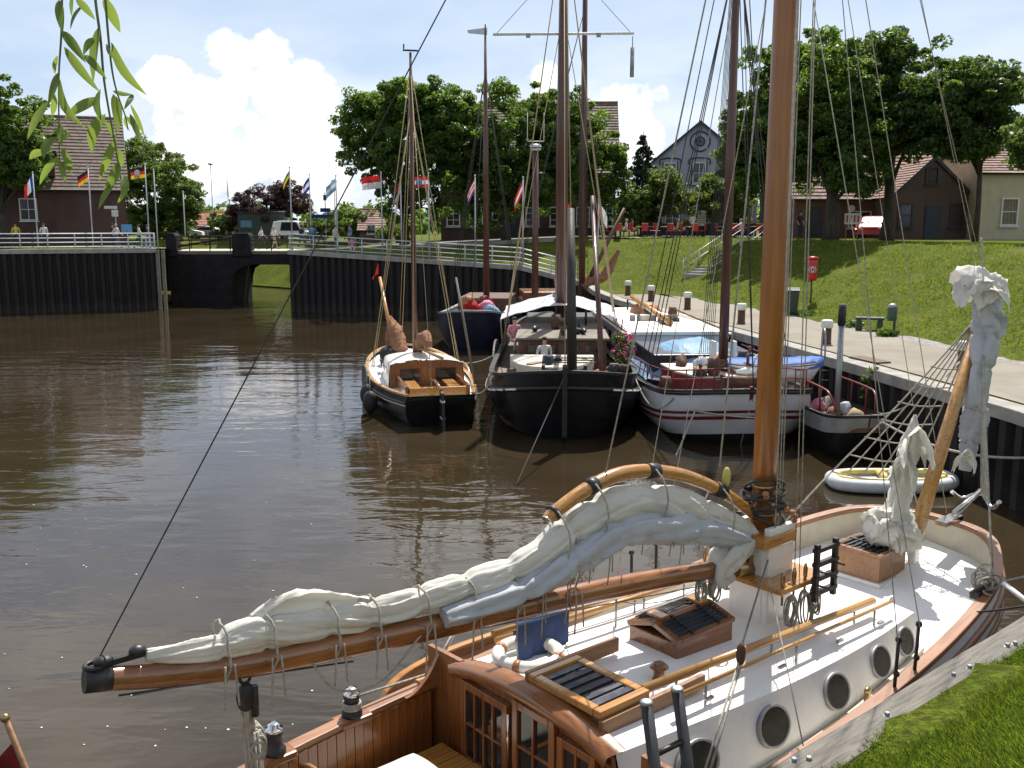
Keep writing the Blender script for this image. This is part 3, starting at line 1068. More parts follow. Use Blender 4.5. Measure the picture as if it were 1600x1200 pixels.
Y = 62
a, b_ = aty(1398, 305, Y), aty(1516, 305, Y)
ap = aty(1452, 250, Y)
g2, ro = house('gabled_house', 'small brown brick house with steep plain gable under the right-hand trees', ((a.x + b_.x) / 2, Y, 5.0), R(-3), b_.x - a.x, 4.2, a.z - 5, ap.z - 4.9, 'brick_brown', 'tile_red', True, .25, 14)
window(g2, -.1, 0, 4.0, .8, 1.1, panes=(1, 2), mf='trim_dark')
for xx in (-1.6, 1.6): window(g2, xx, 0, 1.5, .9, 1.5, panes=(1, 2), mf='trim_dark')
dr = MB().box(.1, -.04, 1.05, .95, .1, 2.1).build('door', 'trim_dark', g2)

Y = 60
a, b_ = aty(1535, 300, Y), aty(1720, 300, Y)
ch, ro = house('rendered_house', 'cream rendered house with shuttered window at the right edge', ((a.x + b_.x) / 2, Y, 5.0), R(-2), b_.x - a.x, 8, aty(1560, 268, Y).z - 5, aty(1560, 215, Y + 4).z - 5, 'render_cream', 'tile_red', False, .2, 15)
for px in (1578, 1660):
    q = aty(px, 331, Y)
    window(ch, q.x - (a.x + b_.x) / 2, 0, q.z - 5, 1.05, 1.7, panes=(1, 2), mf='trim_white', glass='glass_dark')
# tall brick house seen between the mast and the long house
Y = 72
q0, q1 = aty(1228, 262, Y), aty(1330, 262, Y)
th, ro = house('brick_house', 'narrow two-storey brick house in shadow right of the tall orange mast', ((q0.x + q1.x) / 2, Y, 5.0), R(-2), q1.x - q0.x, 8, aty(1250, 262, Y).z - 5, aty(1250, 205, Y).z - 5, 'brick_brown', 'tile_brown', True, .25, 16)
for xx, zz in ((-1.0, 3.4), (1.0, 3.4), (-1.2, 1.4), (1.1, 1.4)): window(th, xx, 0, zz, .8, 1.2, panes=(1, 2))
# low buildings far beyond the bridge
for i, (u0, u1, v0, v1, Y, wm, rm, lb) in enumerate([
        (292, 352, 352, 332, 118, 'brick_red', 'tile_orange', 'low far cottage with orange roof beyond the bridge, left'),
        (352, 378, 356, 334, 124, 'brick_brown', 'tile_orange', 'small far cottage half hidden by a bush beyond the bridge'),
        (562, 598, 358, 328, 92, 'brick_red', 'tile_red', 'small brick outbuilding with tiled roof behind the railing')]):
    a, b_ = aty(u0, v0, Y), aty(u1, v0, Y)
    t_, r_ = house('cottage', lb, ((a.x + b_.x) / 2, Y, 4.25), R(3), b_.x - a.x, 6, a.z - 4.25, aty(u0, v1, Y + 3).z - 4.25, wm, rm, False, .25, 9)
    window(t_, 0, 0, 1.2, .8, .9, panes=(2, 1))

# ------------------------------------------------------------------ trees
def leaves(clumps, per, size, seed, flat=.62, up=.35, droop=0):
    rg = np.random.RandomState(seed)
    cl = np.array(clumps)
    n = len(cl) * per
    ci = np.repeat(np.arange(len(cl)), per)
    d = rg.normal(size=(n, 3))
    d /= np.linalg.norm(d, axis=1)[:, None]
    rad = rg.uniform(.25, 1, n) ** .5
    pos = cl[ci, :3] + d * (rad * cl[ci, 3])[:, None] * np.array([1, 1, flat])
    nr = d * .8 + rg.normal(size=(n, 3)) * .7 + np.array([0, 0, up])
    nr /= np.linalg.norm(nr, axis=1)[:, None]
    a = np.cross(nr, rg.normal(size=(n, 3)))
    a /= np.linalg.norm(a, axis=1)[:, None]
    b_ = np.cross(nr, a)
    sz = size * rg.uniform(.6, 1.35, n)[:, None]
    v = np.stack([pos - a * sz * .55, pos + b_ * sz * .32 + nr * sz * .10, pos + a * sz * .55, pos - b_ * sz * .32 + nr * sz * .10], 1).reshape(-1, 3)
    return v, np.arange(n * 4).reshape(-1, 4)


def crown_clumps(rg, c, r_, k, cr, hollow=.35, base=.0):
    o_ = []
    while len(o_) < k:
        d = Vector((rg.gauss(0, 1), rg.gauss(0, 1), rg.gauss(0, 1))).normalized()
        lump = 1 + .30 * noise.noise(d * 2.1 + Vector(c) * .7) + .22 * noise.noise(d * 4.7 + Vector(c))
        q = hollow + (1 - hollow) * rg.random() ** .55
        p_ = Vector((d.x * r_[0], d.y * r_[1], d.z * r_[2])) * q * lump
        if p_.z < -r_[2] * (1 - base): continue
        o_.append((c[0] + p_.x, c[1] + p_.y, c[2] + p_.z, cr * rg.uniform(.65, 1.3)))
    return o_


def tree(name, label, x, y, lobes, trunk_r, leaf, seed, per=112, size=.23, k=58, cr=.55, z0=None, bark='bark', group=None, fork=None):
    """lobes: list of (dx, dy, z_centre_above_ground, rx, ry, rz)"""
    z0 = hz(x, y) if z0 is None else z0
    root = thing(name, label, 'tree', (x, y, z0 - .05), 0, group)
    rg = random.Random(seed)
    cl = []
    for (dx, dy, zc_, rx, ry, rz) in lobes:
        cl += crown_clumps(rg, (dx, dy, zc_), (rx, ry, rz), max(8, int(k * (rx * ry * rz) ** .45 / 2.1)), cr)
    v, f = leaves(cl, per, size, seed)
    tri_obj('crown', v, f, leaf, root)
    tr = MB()
    main = lobes[0]
    hf = fork or (main[2] - main[5] * .75)
    tr.tube([(0, 0, 0), (.05, .03, hf * .5), (0, .05, hf), (main[0] * .6, main[1] * .6, main[2] + main[5] * .3)], [trunk_r * 1.35, trunk_r, trunk_r * .85, trunk_r * .25], 10)
    tr.build('trunk', bark, root)
    lm = MB()
    for q in rg.sample(cl, min(len(cl), 14)):
        mid = Vector((q[0] * .45, q[1] * .45, hf + (q[2] - hf) * .5 + .25))
        lm.tube(crom([(0, .03, hf * rg.uniform(.8, 1.05)), mid, q[:3]], 6), [trunk_r * .42, trunk_r * .36, trunk_r * .28, trunk_r * .2, trunk_r * .13, trunk_r * .06], 6)
    lm.build('limbs', bark, root)
    return root


def tpx(u, vb, Y): return aty(u, vb, Y).x


def lobe(x0, y0, z0, Y, u, v, ru, rv, ry=None):
    q = aty(u, v, Y)
    s_ = q.y / 1500 * 1.02
    return (q.x - x0, Y - y0, q.z - z0, ru * s_, ry or ru * s_, rv * s_)


def ptree(name, label, u, Y, lobes, trunk_r, leaf, seed, **kw):
    x = aty(u, 380, Y).x
    z0 = kw.pop('z0', None)
    z0 = hz(x, Y) if z0 is None else z0
    return tree(name, label, x, Y, [lobe(x, Y, z0, Y + l[4] if len(l) > 4 else Y, *l[:4]) for l in lobes], trunk_r, leaf, seed, z0=z0, **kw)


G = 'clipped lime trees along the far bank'
ptree('lime_tree', 'large dark lime tree left of centre beside the red and white flag', 632, 71, [(645, 235, 92, 108), (578, 210, 54, 66, 1), (705, 200, 54, 68, -1), (640, 160, 60, 38)], .30, 'leaf_lime', 11, group=G, k=72, fork=2.4)
ptree('lime_tree', 'lime tree behind the thick dark mast in front of the brick house', 790, 71, [(800, 222, 80, 92), (765, 285, 60, 70, 1), (850, 235, 52, 92, -1)], .28, 'leaf_lime', 12, group=G, k=62, fork=2.4)
ptree('lime_tree', 'lime tree between the two brown masts near the grey gabled house', 912, 72, [(905, 230, 58, 82), (948, 265, 34, 55, 1), (870, 200, 40, 50, 0)], .24, 'leaf_lime', 13, group=G, k=52, fork=2.6)
G = 'trees on the crest of the right bank'
ptree('lime_tree', 'tall dark tree directly left and right of the orange mast on the bank', 1225, 60, [(1225, 190, 85, 120), (1180, 230, 50, 75, 1), (1270, 120, 60, 55)], .32, 'leaf_lime', 14, group=G, k=76, fork=2.6)
ptree('lime_tree', 'tallest dark tree with thick trunk right of the orange mast', 1297, 56.5, [(1300, 170, 80, 105), (1330, 225, 62, 75, -1), (1262, 215, 40, 80, 1)], .40, 'leaf_lime', 15, group=G, k=76, fork=2.6)
ptree('lime_tree', 'big spreading tree with leaning trunk behind the red car', 1385, 57.5, [(1390, 145, 74, 90), (1400, 195, 66, 48, -1), (1350, 125, 46, 52, 1)], .34, 'leaf_dark', 16, group=G, k=70, fork=3.0)
ptree('lime_tree', 'slender-trunked tree in front of the cream house', 1523, 53, [(1500, 165, 85, 72), (1540, 150, 50, 55, -1), (1450, 185, 48, 50, 1), (1510, 222, 60, 22)], .14, 'leaf_dark', 17, group=G, k=66, fork=4.0)
ptree('lime_tree', 'pale green tree cut by the right edge of the view', 1625, 46, [(1625, 225, 48, 46), (1660, 190, 70, 70)], .2, 'leaf_light', 18, group=G, k=46, fork=3.2)
# left bank
ptree('lime_tree', 'dark round tree in front of the left house at the left edge', 5, 72, [(5, 215, 68, 88), (-50, 190, 70, 90, 1), (40, 250, 34, 42, -1)], .3, 'leaf_lime', 21, k=62, fork=2.6)
ptree('broadleaf_tree', 'light green bushy tree beside the left house behind the horse flag', 245, 108, [(245, 290, 58, 70), (215, 260, 42, 42, 1), (285, 310, 36, 40, -1), (250, 345, 52, 30)], .22, 'leaf_light', 22, k=62, fork=1.6)
ptree('copper_tree', 'reddish brown leafed tree far beyond the drawbridge', 420, 105, [(415, 322, 48, 34), (455, 312, 34, 26, 1), (385, 332, 26, 22, -1)], .24, 'leaf_copper', 23, k=52, per=110, fork=2.0)
ptree('round_bush', 'clipped round dark bush in front of the far orange cottage', 350, 104, [(350, 352, 24, 20)], .12, 'leaf_dark', 24, k=40, per=110, fork=.6)
for i, (u, v, r1, r2, Y, lb) in enumerate([(505, 352, 30, 22, 96, 'pale green bush left of the tall sign post'), (545, 350, 34, 24, 94, 'pale green bush right of the tall sign post'), (620, 362, 26, 14, 84, 'low bush between flagpoles under the large lime tree')]):
    ptree('bush', lb, u, Y, [(u, v, r1, r2), (u + r1 * .5, v - 6, r1 * .6, r2 * .7, 1)], .08, 'leaf_light', 31 + i, k=44, per=100, fork=.5)
ptree('broadleaf_tree', 'small bushy tree in front of the left part of the grey gable house', 1030, 74, [(1035, 300, 34, 38), (1010, 320, 26, 34, 1), (985, 318, 24, 36, -1)], .13, 'leaf_light', 41, k=44, fork=1.8)
ptree('broadleaf_tree', 'small yellow-green tree in front of the door of the grey gable house', 1098, 72, [(1098, 315, 36, 36), (1120, 300, 30, 30, 1), (1150, 310, 22, 40, -1)], .11, 'leaf_light', 42, k=44, fork=1.8)
# spruce beside the gable house
q = aty(1002, 378, 76)
fr = thing('spruce_tree', 'dark pointed spruce left of the grey gable house', 'tree', (q.x, 76, hz(q.x, 76)))
zt = aty(1003, 205, 76).z - hz(q.x, 76)
rg = random.Random(4)
cl = []
for k in range(17):
    f = k / 16
    z = 1.6 + (zt - 1.9) * f
    r_ = 2.0 * (1 - f) ** .85 + .12
    for j in range(max(3, int(9 * (1 - f)) + 2)):
        a = rg.uniform(0, 2 * PI)
        for t in (.4, .75, 1.0): cl.append((math.cos(a) * r_ * t * rg.uniform(.8, 1.15), math.sin(a) * r_ * t, z - .25 * t + rg.uniform(-.1, .1), .24 + .18 * (1 - f)))
v, f = leaves(cl, 26, .22, 44, .45)
tri_obj('crown', v, f, 'leaf_fir', fr)
MB().tube([(0, 0, 0), (0, 0, zt)], [.16, .02], 8).build('trunk', 'bark', fr)
# far wood closing the view
rg = random.Random(9)
cl = []
for i in range(150):
    a = rg.uniform(-.62, .62)
    y_ = rg.uniform(150, 210)
    cl.append((y_ * math.tan(a), y_, 4.5 + rg.random() * 4.2, rg.uniform(2.0, 3.2)))
v, f = leaves(cl, 90, 1.3, 45, .8)
wd = tri_obj('far_wood', v, f, 'leaf_lime')
wd['kind'] = 'stuff'
wd['label'] = 'hazy low line of far trees behind the village'

# ------------------------------------------------------------------ flagpoles
def flag_cloth(parent, cols, w, h_, droop, ang, seed, z, vertical=False):
    w, h_ = w * .9, h_ * .88
    """stripes of cloth hung from the pole; droop 0 = flying, 1 = hanging"""
    n = len(cols)
    nu, nv = 12, 4 * n
    def P(s_, t):                              # s along fly, t down hoist
        x = w * s_ * (1 - .62 * droop) * math.cos(ang)
        y = w * s_ * (1 - .62 * droop) * math.sin(ang)
        zz = -h_ * t - w * .95 * droop * s_ ** 1.2
        k = .10 * math.sin(s_ * 7 + seed + t * 1.5) * s_ + .06 * math.sin(s_ * 15 + t * 4 + seed * 2) * s_
        return (x - math.sin(ang) * k, y + math.cos(ang) * k, z + zz)
    for i, c in enumerate(cols):
        rows = []
        for a in range(nu + 1):
            if vertical: rows.append([P((i + a / nu) / n, b_ / 8) for b_ in range(9)])
            else: rows.append([P(a / nu, (i + b_ / 4) / n) for b_ in range(5)])
        MB().loft(rows, False, True).build('flag_stripe', c, parent)


def flagpole(u, vt, vb, Y, label, cols=None, w=1.5, h_=.95, droop=.3, ang=PI, vertical=False, seed=0, ground_z=None, emblem=None, drop=.15):
    q = aty(u, vb, Y)
    gz_ = hz(q.x, Y) if ground_z is None else ground_z
    top = aty(u, vt, Y).z - gz_
    root = thing('flagpole', label, 'flagpole', (q.x, Y, gz_), 0, 'flagpoles along the harbour bank')
    MB().tube([(0, 0, -.1), (0, 0, top)], [.055, .035], 8).build('pole', 'grey_rail', root)
    MB().ball((0, 0, top + .03), .06, 8, 6).build('finial', 'grey_rail', root)
    if cols:
        flag_cloth(root, cols, w, h_, droop, ang, seed, top - drop, vertical)
        if emblem:
            e_ = MB()
            cx, cz = math.cos(ang) * w * .45 * (1 - .6 * droop), top - drop - h_ * .45 - w * .3 * droop
            for yy in (-.1, .1):
                e_.ball((cx, math.sin(ang) * w * .4 + yy, cz), (.2, .03, .24), 10, 6)
            e_.build('emblem', emblem, root)
    return root


FL = 66
flagpole(60, 270, 385, 66.2, 'flagpole at far left with drooping blue, white and red flag', ['flag_blue', 'flag_white', 'flag_red'], 1.3, 1.0, .75, PI, True, 1)
flagpole(146, 262, 386, 67.5, 'flagpole with black, red and gold flag before the left house', ['flag_black', 'flag_red', 'flag_gold'], 1.2, .8, .5, PI, False, 2)
flagpole(234, 258, 384, 69, 'flagpole flying black, red and gold flag with white emblem', ['flag_black', 'flag_red', 'flag_gold'], 1.3, .8, .12, PI, False, 3, emblem='flag_white')
flagpole(247, 266, 384, 70, 'bare grey flagpole at the corner of the left railing')
flagpole(290, 300, 375, 78.5, 'thin bare flagpole left of the drawbridge behind the railing')
flagpole(457, 262, 385, 67.4, 'flagpole with hanging green and gold flag at the right bridge end', ['flag_green', 'flag_gold', 'flag_black'], 1.2, .8, .85, PI, False, 4)
flagpole(487, 273, 383, 69.5, 'flagpole with small blue and white flag right of the bridge', ['flag_blue', 'flag_white', 'flag_blue'], .9, 1.0, .7, PI, False, 5)
flagpole(528, 275, 391, 66, 'flagpole with light blue and white hanging flag', ['flag_sky', 'flag_white', 'flag_sky'], 1.2, .9, .6, PI, False, 6)
flagpole(598, 270, 395, 64.3, 'flagpole flying red over white flag in front of large tree', ['flag_red', 'flag_white'], 1.5, .95, .12, PI, False, 7)
flagpole(628, 278, 397, 64.5, 'flagpole with hanging blue and red flag left of the small boat mast', ['flag_red', 'flag_blue', 'flag_white'], 1.1, .9, .9, PI, False, 8)
flagpole(671, 272, 402, 62.6, 'flagpole flying red, white and red flag behind the small boat mast', ['flag_red', 'flag_white', 'flag_red'], 1.35, .8, .05, PI, False, 9, emblem='flag_sky')
flagpole(743, 275, 408, 60.9, 'flagpole with hanging red and white striped flag', ['flag_red', 'flag_white', 'flag_red', 'flag_white', 'flag_red', 'flag_blue'], 1.2, .9, .9, PI, False, 10)
flagpole(817, 278, 415, 60.2, 'flagpole with limp red flag where the railing bends', ['flag_red', 'flag_white', 'flag_red'], 1.4, .9, .95, PI, False, 11)
flagpole(875, 300, 430, 58.9, 'flagpole with hanging green, white and red flag behind the thick dark mast', ['flag_green', 'flag_white', 'flag_red'], 1.3, .9, .7, 0.2, True, 12)
flagpole(934, 312, 415, 61, 'flagpole with hanging red and white flag beside the grass slope', ['flag_red', 'flag_white', 'flag_white'], 1.3, .9, .8, .2, True, 13)


def lamp(u, vt, vb, Y, label):
    q = aty(u, vb, Y)
    z = hz(q.x, Y)
    top = aty(u, vt, Y).z - z
    r_ = thing('street_lamp', label, 'street lamp', (q.x, Y, z))
    MB().tube([(0, 0, 0), (0, 0, 1), (0, 0, top)], [.09, .06, .045], 8).build('post', 'grey_rail', r_)
    MB().lathe([(.10, 0), (.26, .05), (.28, .16), (.1, .24)], 12, (0, 0, top)).build('lantern', 'steel_grey', r_)


lamp(335, 258, 380, 106, 'tall grey street lamp with flat head beyond the drawbridge')
lamp(525, 285, 380, 90, 'slender street lamp right of the sign post')

# wind turbine on the horizon
q = aty(359, 312, 1500)
wt = thing('wind_turbine', 'white three-bladed wind turbine far on the horizon', 'wind turbine', (q.x, 1500, 4.2))
hb = q.z - 4.2
MB().tube([(0, 0, 0), (0, 0, hb)], [3.0, 1.7], 12).build('tower', 'trim_white', wt)
MB().ball((0, -2, hb), (2.2, 4, 2.2), 10, 8).build('nacelle', 'trim_white', wt)
for a in (92, 212, 332):
    d = Vector((math.cos(R(a)), 0, math.sin(R(a))))
    s_ = Vector((-d.z, 0, d.x))
    bl = MB().prism([Vector((0, -6, hb)) + d * 1 + s_ * .8, Vector((0, -6, hb)) + d * 7 + s_ * 1.9, Vector((0, -6, hb)) + d * 34 + s_ * .3, Vector((0, -6, hb)) + d * 34 - s_ * .2, Vector((0, -6, hb)) + d * 6 - s_ * .8], (0, .6, 0))
    bl.build('blade', 'trim_white', wt)

# ------------------------------------------------------------------ people
def make_body(pose):
    J = {'pel': (0, 0, .95, .135), 'sp': (0, .01, 1.12, .13), 'ch': (0, .0, 1.33, .145), 'nk': (0, 0, 1.48, .055), 'hd': (0, -.015, 1.60, .095), 'ht': (0, -.01, 1.69, .075)}
    E_ = [('pel', 'sp'), ('sp', 'ch'), ('ch', 'nk'), ('nk', 'hd'), ('hd', 'ht')]
    for s_, n_ in ((-1, 'l'), (1, 'r')):
        sw = {'stand': 0.0, 'walk': .22 * s_, 'sit': 0}[pose]
        J['sh' + n_] = (s_ * .19, 0, 1.41, .068)
        J['el' + n_] = (s_ * .25, .05 - sw * .4, 1.14, .048)
        J['wr' + n_] = (s_ * .22, -.10 - sw * .9 - (.12 if pose == 'sit' else 0), .92 if pose != 'sit' else 1.05, .035)
        J['ha' + n_] = (s_ * .21, -.16 - sw - (.14 if pose == 'sit' else 0), .86 if pose != 'sit' else 1.03, .03)
        J['hp' + n_] = (s_ * .095, 0, .90, .105)
        if pose == 'sit':
            J['kn' + n_] = (s_ * .11, -.43, .93, .07); J['an' + n_] = (s_ * .11, -.40, .53, .045); J['to' + n_] = (s_ * .11, -.55, .49, .04)
        else:
            J['kn' + n_] = (s_ * .10, -.04 + sw * .8, .50, .07); J['an' + n_] = (s_ * .10, .02 + sw * 1.5, .09, .045); J['to' + n_] = (s_ * .11, -.14 + sw * 1.5, .05, .04)
        E_ += [('ch', 'sh' + n_), ('sh' + n_, 'el' + n_), ('el' + n_, 'wr' + n_), ('wr' + n_, 'ha' + n_), ('pel', 'hp' + n_), ('hp' + n_, 'kn' + n_), ('kn' + n_, 'an' + n_), ('an' + n_, 'to' + n_)]
    ks = list(J)
    me = bpy.data.meshes.new('body_cage')
    dz = -.47 if pose == 'sit' else 0
    me.from_pydata([(J[k][0], J[k][1], J[k][2] + dz) for k in ks], [(ks.index(a), ks.index(b_)) for a, b_ in E_], [])
    ob = bpy.data.objects.new('body_cage', me)
    C.objects.link(ob)
    sk = ob.modifiers.new('skin', 'SKIN')
    for i, k in enumerate(ks):
        me.skin_vertices[0].data[i].radius = (J[k][3], J[k][3] * (.72 if k in ('ch', 'sp', 'pel') else 1))
        me.skin_vertices[0].data[i].use_root = (k == 'pel')
    sb = ob.modifiers.new('sub', 'SUBSURF'); sb.levels = 1; sb.render_levels = 1
    dg = bpy.context.evaluated_depsgraph_get()
    m2 = bpy.data.meshes.new_from_object(ob.evaluated_get(dg))
    bpy.data.objects.remove(ob); bpy.data.meshes.remove(me)
    m2.name = 'body'
    m2.materials.clear()
    for n_ in ('skin', 'cloth_white', 'cloth_jeans', 'cloth_dark'): m2.materials.append(MATS[n_])
    for p_ in m2.polygons:
        c = p_.center
        z = c.z - dz
        p_.use_smooth = True
        arm = abs(c.x) > .17 and z > .8 and pose != 'x'
        if z > 1.475 or (arm and z < 1.16 and (pose != 'sit' or abs(c.x) > .19)): p_.material_index = 0
        elif z > .97: p_.material_index = 1
        elif z < .12 + (.45 if pose == 'sit' else 0): p_.material_index = 3
        else: p_.material_index = 2
    return m2


BODY = {k: make_body(k) for k in ('stand', 'walk', 'sit')}
hair_me = MB().ball((0, .01, 1.635), (.105, .12, .115), 12, 8, lambda th, ph: 1 if (ph > .1 or math.sin(th) > .2) else .8).mesh('hair', 'hair_dark')


def person(label, p_, rz, pose, shirt, trousers, hair='hair_dark', s_=1.0, backpack=None, group=None):
    o_ = thing('person', label, 'person', p_, rz, group)
    o_.scale = (s_, s_, s_)
    b_ = bpy.data.objects.new('body', BODY[pose])
    C.objects.link(b_); b_.parent = o_
    for i, m_ in ((1, shirt), (2, trousers)):
        b_.material_slots[i].link = 'OBJECT'; b_.material_slots[i].material = MATS[m_]
    h_ = bpy.data.objects.new('hair', hair_me)
    C.objects.link(h_); h_.parent = o_
    h_.location = (0, 0, -.47 if pose == 'sit' else 0)
    h_.material_slots[0].link = 'OBJECT'; h_.material_slots[0].material = MATS[hair]
    if backpack:
        MB().ball((0, .2, 1.25), (.17, .12, .25), 10, 8).build('backpack', backpack, o_)
    return o_


def pp(u, Y): x = aty(u, 380, Y).x; return (x, Y, hz(x, Y) + .02)


person('person in yellow top standing behind the railing at the far left', pp(26, 69), .3, 'stand', 'cloth_yellow', 'cloth_dark')
person('person in white shirt leaning near the second left flagpole', pp(70, 68), .8, 'stand', 'cloth_white', 'cloth_dark')
person('person in white shirt walking by the left railing near the sign', pp(183, 71), 1.4, 'walk', 'cloth_white', 'cloth_jeans', 'hair_grey')
person('person in dark clothes next to the walker by the left railing', pp(177, 72), 1.6, 'stand', 'cloth_dark', 'cloth_dark')
person('person in pale shirt at the corner of the left railing', pp(218, 72), -1.2, 'walk', 'cloth_white', 'cloth_dark', 'hair_dark')
person('person in dark jacket behind the lattice gate', pp(231, 76), 2.0, 'stand', 'cloth_dark', 'cloth_jeans')
person('person in grey-white shirt and shorts crossing the drawbridge, left of two', (aty(409, 380, 74).x, 74, 4.02), 1.5, 'walk', 'cloth_white', 'cloth_dark')
person('person in white shirt with fair hair crossing the drawbridge, right of two', (aty(429, 380, 74.5).x, 74.5, 4.02), 1.2, 'walk', 'cloth_white', 'cloth_beige', 'hair_grey')
person('person with light blue backpack behind the railing right of the bridge', pp(489, 68), PI, 'stand', 'cloth_blue', 'cloth_jeans', 'hair_dark', 1, 'flag_sky')
person('person in dark top beside the person with the backpack', pp(472, 69), 2.6, 'walk', 'cloth_dark', 'cloth_jeans')
person('person seated in pink top behind the far railing', (pp(550, 66.5)[0], 66.5, pp(550, 66.5)[2] - .1), .2, 'sit', 'pink_cloth', 'cloth_white', 'hair_dark', .9)
person('person in white shirt behind the far railing near light blue flag', pp(525, 72), 1.0, 'stand', 'cloth_white', 'cloth_jeans')
person('person in dark blue top left of the brick outbuilding', pp(547, 74), -1.0, 'stand', 'cloth_blue', 'cloth_dark')

# ------------------------------------------------------------------ terrace with red chairs
def make_chair(p_, rz, label):
    o_ = thing('terrace_chair', label, 'chair', p_, rz, 'red terrace chairs')
    MB().box(0, 0, .44, .46, .44, .05).build('seat', 'red_bright', o_, bev=.01)
    MB().box(0, .22, .72, .46, .05, .48).build('backrest', 'red_bright', o_, bev=.01)
    for x in (-.2, .2):
        for y in (-.19, .19): MB().box(x, y, .21, .04, .04, .42).build('leg', 'steel_dark', o_)
    return o_


def make_table(p_, label):
    o_ = thing('terrace_table', label, 'table', p_, 0, 'terrace tables')
    MB().lathe([(.46, .70), (.48, .72), (.48, .745), (.1, .75)], 18).build('table_top', 'cream_board', o_)
    MB().tube([(0, 0, 0), (0, 0, .71)], .05, 8).build('pedestal', 'steel_dark', o_)
    MB().lathe([(.27, 0), (.25, .03), (.05, .05)], 14).build('foot', 'steel_dark', o_)
    return o_


tb0 = ch0 = None
shirts = ['cloth_white', 'cloth_red', 'cloth_yellow', 'cloth_blue', 'cloth_white', 'cloth_dark', 'cloth_beige', 'cloth_white']
near_what = ['left end of the terrace', 'terrace under the small spruce', 'terrace below the grey house window', 'terrace at the yellow-green tree',
             'terrace right of the dark red mast', 'terrace left of the tall orange mast']
for i, u in enumerate((962, 1003, 1042, 1080, 1140, 1178)):
    Yt = 68.0 + (i % 2) * 1.1
    x = aty(u, 380, Yt).x
    z = hz(x, Yt) + .045
    if tb0 is None: tb0 = make_table((x, Yt, z), 'round table on the ' + near_what[i])
    else: dup(tb0, (x, Yt, z), label='round table on the ' + near_what[i])
    for j, (dx, dy, rz) in enumerate(((-.75, -.1, PI / 2), (.75, .05, -PI / 2), (.05, -.8, PI))):
        lb = ('left-hand', 'right-hand', 'waterside')[j] + ' red chair on the ' + near_what[i]
        if ch0 is None: ch0 = make_chair((x + dx, Yt + dy, z), rz, lb)
        else: dup(ch0, (x + dx, Yt + dy, z), rz, lb)
    sw = ['white', 'red', 'yellow', 'blue', 'white', 'dark']
    side = 0 if i % 2 else 1
    person('person in %s top seated on the %s chair, %s' % (sw[i], ('left', 'right')[side], near_what[i]), (x + (.72, -.72)[1 - side] * 1, Yt, z), (PI / 2 if side == 0 else -PI / 2) , 'sit', shirts[i], 'cloth_jeans', 'hair_dark' if i % 2 else 'hair_grey')
person('waiter in white shirt standing on the terrace at the grey house door', pp(1082, 70.5), 0.4, 'stand', 'cloth_white', 'cloth_dark')
person('person in white shirt standing on the terrace right of the dark red mast', pp(1166, 70.4), 1.1, 'stand', 'cloth_white', 'cloth_jeans')
person('person in dark clothes standing right of the tall orange mast on the bank', pp(1249, 60), .5, 'stand', 'cloth_dark', 'cloth_dark')
mb_ = thing('menu_board', 'pale menu board on legs on the terrace before the grey house', 'sign', pp(1095, 71))
MB().box(0, 0, 1.35, .62, .06, 1.1).build('board', 'cream_board', mb_, bev=.01)
for x in (-.26, .26): MB().box(x, .04, .7, .06, .05, 1.4).build('leg', 'grey_wood', mb_)
for k in range(6): MB().box(0, -.04, 1.72 - k * .14, .5, .012, .05).build('notice_line', 'trim_dark', mb_)

# ------------------------------------------------------------------ vehicles, signs and other things on the banks
def car(name, label, p_, rz, paint, L=4.1, van=False):
    r_ = thing(name, label, 'van' if van else 'car', p_, rz)
    H_ = 2.0 if van else 1.42
    side = [(-L / 2, .35), (-L / 2 + .05, .85), (-L / 2 + .25, .92 if not van else 1.9), (-L * .30, H_ - (.08 if not van else 0)), (-.05, H_), (L * .13, H_ - .08), (L * .27, .98), (L / 2 - .15, .82), (L / 2, .62), (L / 2, .32)]
    b_ = MB()
    rows = []
    for y, k in ((-.80, .9), (-.84, .97), (-.6, 1.0), (.6, 1.0), (.84, .97), (.80, .9)):
        rows.append([(x * (1 if z < .9 else k), y * (1 if z < 1.0 else .86), .3 + (z - .3) * (k if z > .9 else 1)) for x, z in side])
    b_.loft(rows, False, True)
    n = len(side)
    b_.f += [list(range(n)), list(range(5 * n, 6 * n))[::-1]]; b_.s += [False] * 2; b_.mi += [0, 0]
    bo = b_.build('body', paint, r_)
    for sy in (-1, 1):
        g = MB().prism([(-L * .27, sy * .79, 1.0), (L * .20, sy * .79, 1.0), (L * .09, sy * .72, H_ - .16), (-L * .24, sy * .72, H_ - .16)], (0, sy * .03, 0))
        g.build('side_window', 'glass_dark', r_)
        MB().box(L / 2 - .05, sy * .6, .68, .1, .28, .14).build('headlight', 'trim_white', r_, bev=.02)
        MB().box(-L / 2 + .03, sy * .66, .75, .08, .18, .22).build('tail_light', 'red_bright', r_, bev=.01)
    MB().prism([(L * .27, -.6, 1.02), (L * .27, .6, 1.02), (L * .145, .56, H_ - .13), (L * .145, -.56, H_ - .13)], (.04, 0, .03)).build('windscreen', 'glass_dark', r_)
    RXm = Matrix.Rotation(R(90), 3, 'X')
    for x in (-L * .31, L * .32):
        for sy in (-1, 1):
            w_ = MB().torus((x, sy * .74, .31), .22, .09, 18, 8, RXm).build('wheel', 'rubber', r_)
            MB().lathe([(.17, -.06), (.17, .06)], 14, (x, sy * .76, .31), True, RXm).build('rim', 'chrome', w_)
    return r_


